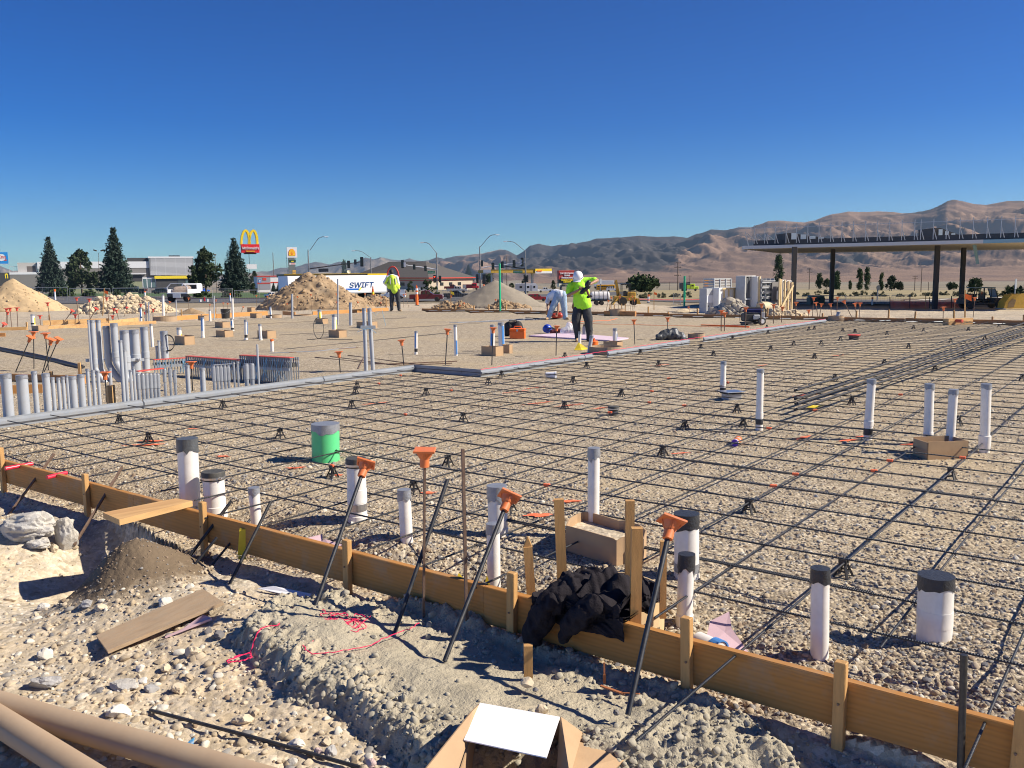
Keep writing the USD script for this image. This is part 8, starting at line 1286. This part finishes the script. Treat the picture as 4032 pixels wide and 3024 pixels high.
g = hit(3219, 1198); r = size(g, 57); h = size(g, 33); t = thing('transformer_box', 'green electrical transformer box left of the second column', 'transformer', g); part(t, 'body', hull8([(-r * .5, 0, -.1), (r * .5, 0, -.1), (r * .5, r * .8, -.1), (-r * .5, r * .8, -.1)], h * .8), look('transformer_green', (.045, .075, .05), .5, .1, 3)); part(t, 'sloping_front', side_prism([(0, 0)] * 0 + [(-r * .5, 0), (r * .5, 0), (r * .42, h * .9), (-r * .42, h * .9)], -.12, -.003), LOOK['transformer_green']); part(t, 'lid', cbox(r * .95, r * .85, h * .16, .05, (0, r * .38, h * .82)), look('lid_green', (.20, .26, .21), .5, .1)); part(t, 'label_plate', box(r * .0, -.14, h * .55, r * .15, -.125, h * .72), BLK)

# ------------------------------------------------------------------ lamps, signals, poles and signs
POLE = look('pole_steel', (.22, .225, .23), .5, .1, 3, metal=.4); DPOLE = look('dark_pole', (.06, .055, .055), .6, .1); WPOLE = look('weathered_pole', (.13, .095, .07), .9, .2, 2); SIGG = look('sign_green', (.01, .20, .08), .5, .05)
def plate(t, n, px, py, w, h, Y, o, m, out=.1, d=.06):
    a, c = on_y(px - w / 2, py - h / 2, Y), on_y(px + w / 2, py + h / 2, Y); return part(t, n, box(a[0] - o[0], Y - out - d - o[1], c[2] - o[2], c[0] - o[0], Y - out - o[1], a[2] - o[2]), m)
def lamp_post(px, by, ty, head, label, arm=None, arm2=None, signals=(), plates=(), r=6.5, Y=None, words=None, armmat=None):
    g = hit(px, by) if Y is None else np.array([*on_y(px, by, Y)[:2], on_y(px, by, Y)[2]]); Y = g[1]; R = size(g, r) / 2; t = thing('street_light', label, 'street light', g); top = on_y(px, ty, Y) - g; part(t, 'pole', tube([(0, 0, -.3), (0, 0, top[2] * .5), (0, 0, top[2])], [R, R * .85, R * .7], 10), POLE, 50)
    if head:
        h = on_y(*head, Y) - g; d = h - top; pts = [top + d * (s, 1, 0) + (0, 0, d[2] * q) for s, q in ((0, -.05), (.2, .25), (.42, .62), (.6, .88), (.8, .98), (1, 1))]; part(t, 'arm', tube(pts, R * .38, 7), POLE, 50); s = math.copysign(1, d[0]); L_ = size(g, 13); part(t, 'lamp_head', hull([(h[0], 0, h[2], R * .5), (h[0] + s * L_, 0, h[2] - .02, R * .45), (h[0] + s * L_ * .5, 0, h[2] - R * .5, R * .6)]), WHITEB)
    for a in (arm, arm2):
        if a: p, q = on_y(*a[0], Y) - g, on_y(*a[1], Y) - g; part(t, 'mast_arm', tube([p, (p + q) / 2, q], [R * .8, R * .65, R * .45], 8), armmat or (WHITEB if a[2:] else DPOLE), 50)
    for sx, sy, sw, sh, lit in signals:
        c = on_y(sx, sy, Y) - g; W, H = size(g, sw), size(g, sh); k = part(t, 'signal', cbox(W, W * .7, H, .05, (c[0], -W * .6, c[2] - H / 2)), BLK)
        for i in range(3): part(k, 'lens', move(move(cyl(W * .26, 0, .06, 10), rx=PI / 2), (c[0], -W * .96, c[2] + H * (.28 - .28 * i))), (look('lit_red', (.9, .05, .02), .4, .01, emit=2.0) if lit and i == 0 else GLASSD))
    for n, sx, sy, sw, sh, m in plates: plate(t, n, sx, sy, sw, sh, Y, g, m, R + .25)
    if words:
        s, sx, sy, sw, m = words; tx = text(s, 1, .03); c = on_y(sx, sy, Y) - g; k = size(g, sw) / (tx[0][:, 0].max() - tx[0][:, 0].min()); part(t, 'lettering', (tx[0] * (k, 1, k) + (c[0], -R - .36, c[2] - k * .5), tx[1]), WHITEB)
    return t, g
lamp_post(1220, 1172, 983, (1278, 932), 'street light with mast arm signals behind the dirt pile', ((1220, 1058), (1429, 1030)), None, ((1374, 1041, 11, 29, 0), (1426, 1031, 12, 37, 0)), (('sign', 1401, 1032, 11, 20, GRY), ('street_sign', 1276, 1064, 39, 13, GRY)))
lamp_post(1463, 1150, 1015, (1398, 987), 'street light behind the end of the white trailer', r=5)
lamp_post(1722, 1162, 998, (1668, 954), 'street light with signal arm right of the vest man', ((1722, 1061), (1588, 1042), 1), None, ((1586, 1040, 11, 31, 0), (1632, 1051, 10, 21, 0), (1676, 1057, 10, 21, 0), (1712, 1098, 11, 30, 1), (1733, 1099, 10, 26, 0)), (('sign', 1595, 1042, 9, 18, WHITEB), ('street_sign', 1699, 1072, 28, 10, SIGG)), words=('4TH ST', 1699, 1072, 22, None))
lamp_post(1891, 1138, 970, (1952, 924), 'street light with pale arm behind the gravel pile', None, None, ((1898, 1037, 8, 24, 0), (1880, 1097, 10, 34, 0), (1906, 1099, 13, 38, 0)), (), r=6)
lamp_post(2070, 1168, 988, (1996, 950), 'street light with two signal arms left of the bent man', ((2070, 1032), (1900, 1053), 1), ((2068, 1058), (1986, 1048)), ((1941, 1048, 11, 26, 0), (1978, 1043, 11, 27, 0), (2024, 1038, 11, 27, 0), (2056, 1032, 12, 34, 0), (2066, 1096, 9, 30, 0), (2076, 1097, 9, 26, 0)), (('sign', 2051, 1033, 10, 21, WHITEB), ('street_sign', 1918, 1068, 30, 12, WHITEB), ('street_sign', 2039, 1070, 37, 9, SIGG)), words=('Great Basin Blvd', 2039, 1070, 33, None))
g = hit(389, 1158); Y = g[1]; t = thing('lot_light', 'twin headed parking lot light between pine and tallest spruce', 'street light', g); top = on_y(389, 996, Y) - g; part(t, 'pole', tube([(0, 0, 0), top], .16, 8), WPOLE, 50); part(t, 'cross_arm', bar(top + (-.9, 0, 0), top + (.9, 0, 0), .12), WPOLE)
for px in (374, 403): c = on_y(px, 988, Y) - g; part(t, 'lamp_head', cbox(size(g, 13), .6, size(g, 5), .05, c - (0, 0, .1), 0, 0, .25 if px < 389 else -.25), WPOLE)
g = hit(846, 1154); Y = g[1] + 6; c = on_y(846, 1004, Y); t = thing('lot_light', 'boxy lot light rising behind the round pine', 'street light', (c[0], Y, g[2])); part(t, 'pole', tube([(0, 0, 0), (0, 0, c[2] - g[2])], .14, 8), WPOLE, 50); part(t, 'lamp_head', cbox(1.1, .8, .6, .05, (0, 0, c[2] - g[2] - .2)), WPOLE)
for px, by, ty, w, n, lab in ((1080, 1130, 994, 3.4, 0, 'bare wooden pole behind the white store'), (1996, 1140, 1007, 3, 0, 'wooden pole behind the far fuel canopy'), (2668, 1144, 1031, 4.5, 3, 'tall utility pole with three crossarms in the field'), (2636, 1143, 1110, 2.2, 0, 'short bare pole left of the tall utility pole'), (2716, 1140, 1085, 2.6, 1, 'utility pole behind the yellow service truck'), (2535, 1145, 1109, 2.2, 1, 'small T shaped pole before the spreading tree'), (3186, 1140, 1056, 3.6, 2, 'utility pole between the first two canopy columns'), (3601, 1146, 1086, 3.4, 2, 'utility pole with two crossarms left of the third column'), (3626, 1150, 1054, 3.6, 0, 'tall bare pole left of the third column'), (3655, 1145, 1110, 3, 0, 'short thick pole left of the third column'), (4031, 1160, 1075, 4, 0, 'dark pole at the right edge')):
    g = hit(px, by); H = on_y(px, ty, g[1])[2] - g[2]; r = size(g, w) / 2; t = thing('utility_pole', lab, 'pole', g); part(t, 'pole', tube([(0, 0, -.3), (0, 0, H)], [r, r * .7], 7), WPOLE, 50)
    for i in range(n): z = H * (.96 - .16 * i - (.12 if i == 2 else 0)); part(t, 'crossarm', bar((-r * 6, 0, z), (r * 6, 0, z), r * .7), WPOLE); [part(t, 'insulator', cyl(r * .35, z, z + r * 1.6, 6) if False else move(cyl(r * .35, 0, r * 1.6, 6), (x * r * 5, 0, z)), GRY) for x in (-1, -.4, .4, 1)]
def sign_post(px, by, n, label, catg='sign', rz=.40): g = hit(px, by); return thing(n, label, catg, g, rz), g, g[1]
# golden arches on a tall post
t, g, Y = sign_post(984, 1155, 'pole_sign', 'tall red pole sign topped with golden arches'); plate(t, 'pole', 983, 1074, 8, 160, Y, g, WPOLE, 0, .7); plate(t, 'board', 983, 979, 71, 33, Y, g, look('sign_red', (.62, .02, .025), .4, .04), .3, 1.6); plate(t, 'base_tray', 983, 998, 46, 5, Y, g, WPOLE, .3, 1.2); plate(t, 'reader_board', 989, 1050, 40, 19, Y, g, WHITEB, .4, .7)
for s, px, py, w, m in (("McDonald's", 984, 982, 62, WHITEB), ('Restaurant', 983, 992, 32, FASC)):
    tx = text(s, 1, .12); c = on_y(px, py, Y) - g; k = size(g, w) / (tx[0][:, 0].max() - tx[0][:, 0].min()); part(t, 'lettering', (tx[0] * (k, 1, k * (1.15 if px == 984 else 1)) + (c[0], -2.0, c[2]), tx[1]), m)
ARCH = look('arch_yellow', (.82, .58, .02), .4, .04)
for cx in (965.5, 995):
    pts = []
    for a in np.linspace(0, PI, 17): q = on_y(cx - 16 * math.cos(a) * (1 - .16 * math.sin(a)) , 966 - 58 * math.sin(a) ** .72, Y) - g; pts.append((q[0], -.5, q[2]))
    p = np.array(pts); w_ = size(g, 8); ms = [bar(a_ - (0, .6, 0), a_ + (0, .9, 0), .01) for a_ in p[:1]]; tt = np.gradient(p, axis=0); tt /= np.linalg.norm(tt, axis=1, keepdims=True); nn = np.stack([-tt[:, 2], 0 * tt[:, 0], tt[:, 0]], 1) * w_ / 2; D = np.array([0, 1.0, 0])
    V = np.concatenate([np.stack([p + nn - D, p - nn - D, p - nn + D, p + nn + D], 1).reshape(-1, 3)]); k = len(p); F_ = [(4 * i + j, 4 * i + (j + 1) % 4, 4 * i + 4 + (j + 1) % 4) for i in range(k - 1) for j in range(4)] + [(4 * i + j, 4 * i + 4 + (j + 1) % 4, 4 * i + 4 + j) for i in range(k - 1) for j in range(4)] + [(0, 2, 1), (0, 3, 2), (4 * k - 4, 4 * k - 3, 4 * k - 2), (4 * k - 4, 4 * k - 2, 4 * k - 1)]
    part(t, 'arch', (V, np.array(F_)[:, ::-1]), ARCH)
# fuel price sign with a scallop shell
t, g, Y = sign_post(1148, 1150, 'price_sign', 'white and grey fuel price sign with a yellow scallop emblem'); plate(t, 'header', 1148, 994, 41, 41, Y, g, WHITEB, .1, .9); plate(t, 'board', 1148, 1060, 29, 92, Y, g, look('price_grey', (.13, .15, .15), .5, .05), .2, .7)
for x in (1131, 1165): plate(t, 'leg', x, 1084, 5.5, 140, Y, g, POLE, .1, .8)
plate(t, 'tenant_board', 1150, 1028, 26, 9, Y, g, look('tenant_green', (.01, .06, .03), .5), .92, .05); plate(t, 'tenant_board', 1150, 1039, 25, 7, Y, g, WHITEB, .92, .05); plate(t, 'tenant_word', 1152, 1039, 17, 3, Y, g, REDT, .98, .03); plate(t, 'tenant_word', 1150, 1029, 11, 3, Y, g, FASC, .98, .03)
for i in range(4): plate(t, 'grade_label', 1141, 1067 + 9.5 * i, 10, 5, Y, g, WHITEB if i == 2 else POLE, .92, .05); plate(t, 'price', 1157, 1067 + 9.5 * i, 14, 7, Y, g, look('price_amber', (.62, .36, .08), .5, .3, 30), .92, .05)
c = on_y(1148, 1006.5, Y) - g; R = size(g, 12); sh = [(R * .45 * s, -R * .02) for s in (-1,)] + [(R * math.cos(a) * (1 + .05 * math.cos((a) * 14)), R * .35 + R * .98 * math.sin(a) * (1 + .03 * math.cos(a * 14))) for a in np.linspace(PI * 1.12, -PI * .12, 43)] + [(R * .45, -R * .02)]
part(t, 'emblem_edge', move(side_prism([(x * 1.13, z * 1.08 - .05) for x, z in sh], -1.08, -1.01), (c[0], 0, c[2]), s=(1, 1, 1.55)), look('emblem_red', (.72, .07, .02), .5)); part(t, 'emblem', move(side_prism(sh, -1.13, -1.085), (c[0], 0, c[2]), s=(1, 1, 1.55)), look('emblem_yellow', (.86, .52, .02), .4, .03))
for a in np.linspace(PI * .92, PI * .08, 7): part(t, 'emblem_rib', bar((c[0], -1.14, c[2] + R * .15), (c[0] + R * .85 * math.cos(a), -1.14, c[2] + R * .55 + R * 1.3 * math.sin(a)), .07, .02, (0, 1, 0)), LOOK['emblem_red'])
# casino board, left edge board and the small ones
t, g, Y = sign_post(2222, 1158, 'billboard', 'red and black casino and hotel billboard behind the man in lime'); plate(t, 'board', 2222, 1084, 66, 32, Y, g, look('board_red', (.36, .035, .03), .5, .05), .2, .6); plate(t, 'board', 2222, 1108, 66, 16, Y, g, BLK, .2, .6); plate(t, 'board', 2222, 1122, 66, 12, Y, g, look('cream_board', (.62, .60, .45), .5), .2, .6); plate(t, 'leg', 2201, 1142, 5, 30, Y, g, DPOLE, .3, .5); plate(t, 'leg', 2240, 1142, 5, 30, Y, g, DPOLE, .3, .5); plate(t, 'frame', 2222, 1067, 68, 2.5, Y, g, REDT, .2, .65)
for s, px, py, w, m in (('24 HR Casino', 2224, 1079, 61, WHITEB), ('Hotel', 2224, 1087, 24, WHITEB), ('Restaurant', 2224, 1096, 49, WHITEB), ('TOURIST INFO', 2224, 1106, 58, FASC), ('CENTER', 2224, 1113, 33, FASC), ('HOTEL MOTEL', 2226, 1125, 56, BLK)):
    tx = text(s, 1, .1); c = on_y(px, py, Y) - g; k = size(g, w) / (tx[0][:, 0].max() - tx[0][:, 0].min()); part(t, 'lettering', (tx[0] * (k, 1, size(g, 6.2)) + (c[0], -.86, c[2]), tx[1]), m)
t, g, Y = sign_post(4, 1165, 'billboard', 'bright blue motel board on a post at the left edge'); plate(t, 'board', 4, 1016, 50, 46, Y, g, look('board_blue', (.02, .24, .62), .4, .04), .2, .6); plate(t, 'post', 2, 1100, 10, 130, Y, g, DPOLE, .2, .5); plate(t, 'red_band', 8, 1024, 30, 5, Y, g, REDT, .82, .05); plate(t, 'edge_trim', 4, 1040, 50, 2, Y, g, SIL, .82, .06); c = on_y(4, 1014, Y) - g; part(t, 'white_patch', move(move(cyl(size(g, 14), 0, .06, 20), rx=PI / 2), (c[0], -.82, c[2])), WHITEB); tx = text('Inn', 1, .05); k = size(g, 24) / (tx[0][:, 0].max() - tx[0][:, 0].min()); part(t, 'lettering', (tx[0] * (k, 1, k) + (c[0] + size(g, 4), -.9, c[2] - k * .3), tx[1]), REDT)
for px, by, ty, w, h, m, lab in ((2779, 1166, 1126, 17, 48, look('rust_orange', (.42, .17, .03), .6, .15, 3), 'rusty orange upright board in the field'), (776, 1166, 1128, 11, 12, FASC, 'small yellow sign before the yellow fascia'), (1022, 1170, 1107, 11, 14, look('sign_blue', (.03, .16, .5), .5), 'small blue road sign left of the dirt pile'), (3454, 1184, 1133, 20, 17, GRY, 'back of a round stop sign in the field'), (2363, 1160, 1108, 9, 20, SIL, 'tall white sign back beside the school bus'), (3994, 1180, 1118, 7, 40, SIL, 'white marker post behind the cart'), (168, 1165, 1122, 14, 14, BLK, 'black and yellow clearance sign by the drive-through')):
    t, g, Y = sign_post(px, by, 'road_sign', lab); plate(t, 'post', px, (by + ty) / 2, 2.2, by - ty, Y, g, POLE, 0, .1)
    if 'round' in lab: c = on_y(px, ty, Y) - g; part(t, 'panel', move(move(cyl(size(g, w / 2), 0, .05, 8), rx=PI / 2), (c[0], -.12, c[2])), m)
    else: plate(t, 'panel', px, ty, w, h, Y, g, m, .12, .06)
    if 'blue' in lab: plate(t, 'symbol', px, ty - 3, 6, 3, Y, g, WHITEB, .2, .03); plate(t, 'symbol', px, ty + 3, 6, 3, Y, g, WHITEB, .2, .03)
# posts with tape bands, green posts
for px, by, ty, lab in ((1470, 1200, 1127, 'orange traffic post left of the vest man'), (1642, 1204, 1122, 'orange traffic post with white bands right of the vest man'), (1906, 1206, 1119, 'orange traffic post with white bands before the gravel pile')):
    g = hit(px, by); H = on_y(px, ty, g[1])[2] - g[2]; r = size(g, 12) / 2; t = thing('traffic_post', lab, 'traffic post', g); part(t, 'post', lathe([(r * 1.0, 0), (r * .95, H * .4), (r * .6, H * .86), (r * .3, H * .9), (r * .3, H * .97), (r * .45, H)], 14), ORANGEB, 40); part(t, 'base', cyl(r * 1.5, -.05, .08, 8), BLACKP); part(t, 'ring', ring_tube(r * .3, r * .5, H * .91, H * .94, 10), ORANGEB)
    if 'bands' in lab: [part(t, 'white_band', lathe([(r * (1.02 - .3 * z), H * z), (r * (1.02 - .3 * (z + .1)), H * (z + .1))], 14, False), WHITEB) for z in (.32, .56, .74)]
    else: part(t, 'yellow_band', lathe([(r * .86, H * .5), (r * .75, H * .7)], 14, False), FASC)
for px, by, ty, lab in ((218, 1184, 1138, 'white and orange barrel post by the left road'), (907, 1190, 1154, 'white and orange post beside the mesh fence'), (2553, 1194, 1160, 'white post with orange band beyond the far form'), (3434, 1204, 1170, 'white post with orange top by the right road'), (571, 1168, 1146, 'orange topped post on the lawn')):
    g = hit(px, by); H = on_y(px, ty, g[1])[2] - g[2]; r = size(g, 7) / 2; t = thing('marker_post', lab, 'marker post', g); part(t, 'post', cyl(r, 0, H, 10), WHITEB, 40); part(t, 'orange_band', cyl(r * 1.1, H * .78, H * 1.0, 10), ORANGEB, 40); part(t, 'lower_band', cyl(r * 1.05, H * .3, H * .45, 10), ORANGEB if px == 2553 else WHITEB, 40); part(t, 'base', cyl(r * 1.8, 0, .1, 8), BLACKP)
for px, by, ty, lab in ((1969, 1186, 1040, 'tall green pipe post in front of the gravel pile'), (2694, 1206, 1089, 'tall green pipe post right of the backhoe')):
    g = hit(px, by) if px > 2000 else on_y(px, by, 37.5); H = on_y(px, ty, g[1])[2] - g[2]; r = size(g, 8) / 2; t = thing('green_post', lab, 'post', g); part(t, 'pipe', cyl(r, -.4, H, 12), look('green_post_paint', (.02, .42, .20), .4, .05), 40); part(t, 'cap', cyl(r * 1.08, H, H + r * .5, 12, r * .2), LOOK['green_post_paint'], 40)
for px, by, w, h, m, lab in ((789, 1190, 9, 11, WHITEB, 'left white bucket on the road by the red canister'), (817, 1190, 8, 13, WHITEB, 'right white bucket on the road by the red canister')): g = hit(px, by); r = size(g, w) / 2; H = size(g, h); t = thing('bucket', lab, 'bucket', g); part(t, 'body', lathe([(r * .85, .05), (r, H)], 12), m, 40); part(t, 'rim', ring_tube(r * .98, r * 1.08, H * .9, H, 12), m)
g = hit(805, 1188); r = size(g, 7) / 2; H = size(g, 20); t = thing('canister', 'red canister standing on the road between white buckets', 'canister', g); part(t, 'body', cyl(r, .05, H * .85, 12, .05), RED, 40); part(t, 'neck', cyl(r * .4, H * .85, H, 8), BLK)
# fences
WIRE = look('fence_wire', (.45, .46, .47), .5, .1, 9, metal=.5)
def panel_fence(px0, px1, yt, yb, label, dense=0, Y=None):
    g = hit((px0 + px1) / 2, yb); Y = g[1] if Y is None else Y; a, c = on_y(px0, yt, Y), on_y(px1, yb, Y); W, H = c[0] - a[0], a[2] - c[2]; t = thing('fence_panel', label, 'fence panel', (a[0], Y, c[2])); r = max(size(g, 2.2) / 2, .03)
    part(t, 'frame', tube([(0, 0, 0), (0, 0, H), (W, 0, H), (W, 0, 0)], r, 6), WIRE); part(t, 'rail', tube([(0, 0, .1), (W, 0, .1)], r * .7, 5), WIRE); n = 26 if dense else 12
    part(t, 'mesh_wire', cat([bar((W * s, .01, .1), (W * s, .01, H), .008) for s in np.linspace(.03, .97, n)] + [bar((0, .012, H * s), (W, .012, H * s), .008) for s in np.linspace(.1, .95, 9)]), WIRE, kind='stuff')
    for x in (0, W): part(t, 'foot', cbox(.5, .25, .08, .02, (x, 0, -.04)), GRY)
for q in ((40, 98, 1132, 1188, 'leftmost wire fence panel by the sand pile'), (100, 268, 1133, 1190, 'wide wire fence panel before the left hedge'), (272, 436, 1137, 1186, 'wire fence panel before the blue car'), (442, 588, 1135, 1184, 'wire fence panel before the black pickup'), (592, 690, 1135, 1186, 'wire fence panel behind the white utility truck'), (836, 918, 1136, 1195, 'dense wire fence panel on the road right of the buckets', 1), (922, 1022, 1143, 1196, 'wire fence panel at the left foot of the dirt pile'), (1742, 1850, 1143, 1188, 'wire fence panel behind the dark cars at the gravel pile'), (2653, 2680, 1157, 1200, 'small bare fence frame left of the green post'), (3160, 3330, 1164, 1196, 'low wire fence panel by the transformer box'), (3330, 3500, 1166, 1200, 'low wire fence panel by the right road'), (3512, 3584, 1162, 1196, 'wire fence panel before the orange mesh')): panel_fence(*q)
MESHO = usdkit.material(stage, '/World/Looks/orange_mesh', {'p': ('principled_bsdf', {'base_color': (.75, .12, .06), 'roughness': .7}), 't': ('transparent_bsdf', {}), 'm': ('mix_closure', {'fac': .45})}, [('p.BSDF', 'm.closure1'), ('t.BSDF', 'm.closure2')], surface='m.closure')
for x0, x1, ty0, ty1, yb, lab in ((3504, 3660, 1180, 1178, 1216, 'sagging orange safety mesh left of the third column'), (3690, 3802, 1176, 1182, 1216, 'orange safety mesh between the last two columns')):
    g = hit((x0 + x1) / 2, yb); Y = g[1] + 1.5; xs = np.linspace(x0, x1, 9); t = thing('safety_mesh', lab, 'safety mesh', (g[0], Y, g[2])); V, F_ = [], []
    for i, x in enumerate(xs):
        s = i / 8; yt = ty0 * (1 - s) + ty1 * s + 4 * math.sin(s * 9); V += [on_y(x, yt, Y + .15 * math.sin(i * 2)) - (g[0], Y, g[2]), on_y(x, yb - 1, Y + .1 * math.cos(i)) - (g[0], Y, g[2])]
    for i in range(8): F_ += [(2 * i, 2 * i + 1, 2 * i + 3), (2 * i, 2 * i + 3, 2 * i + 2)]
    part(t, 'mesh', (np.array(V), np.array(F_)), MESHO)
    for i in (0, 4, 8): part(t, 'post', bar(V[2 * i + 1] - (0, 0, .1), V[2 * i] + (0, 0, .2), .05), DPOLE)
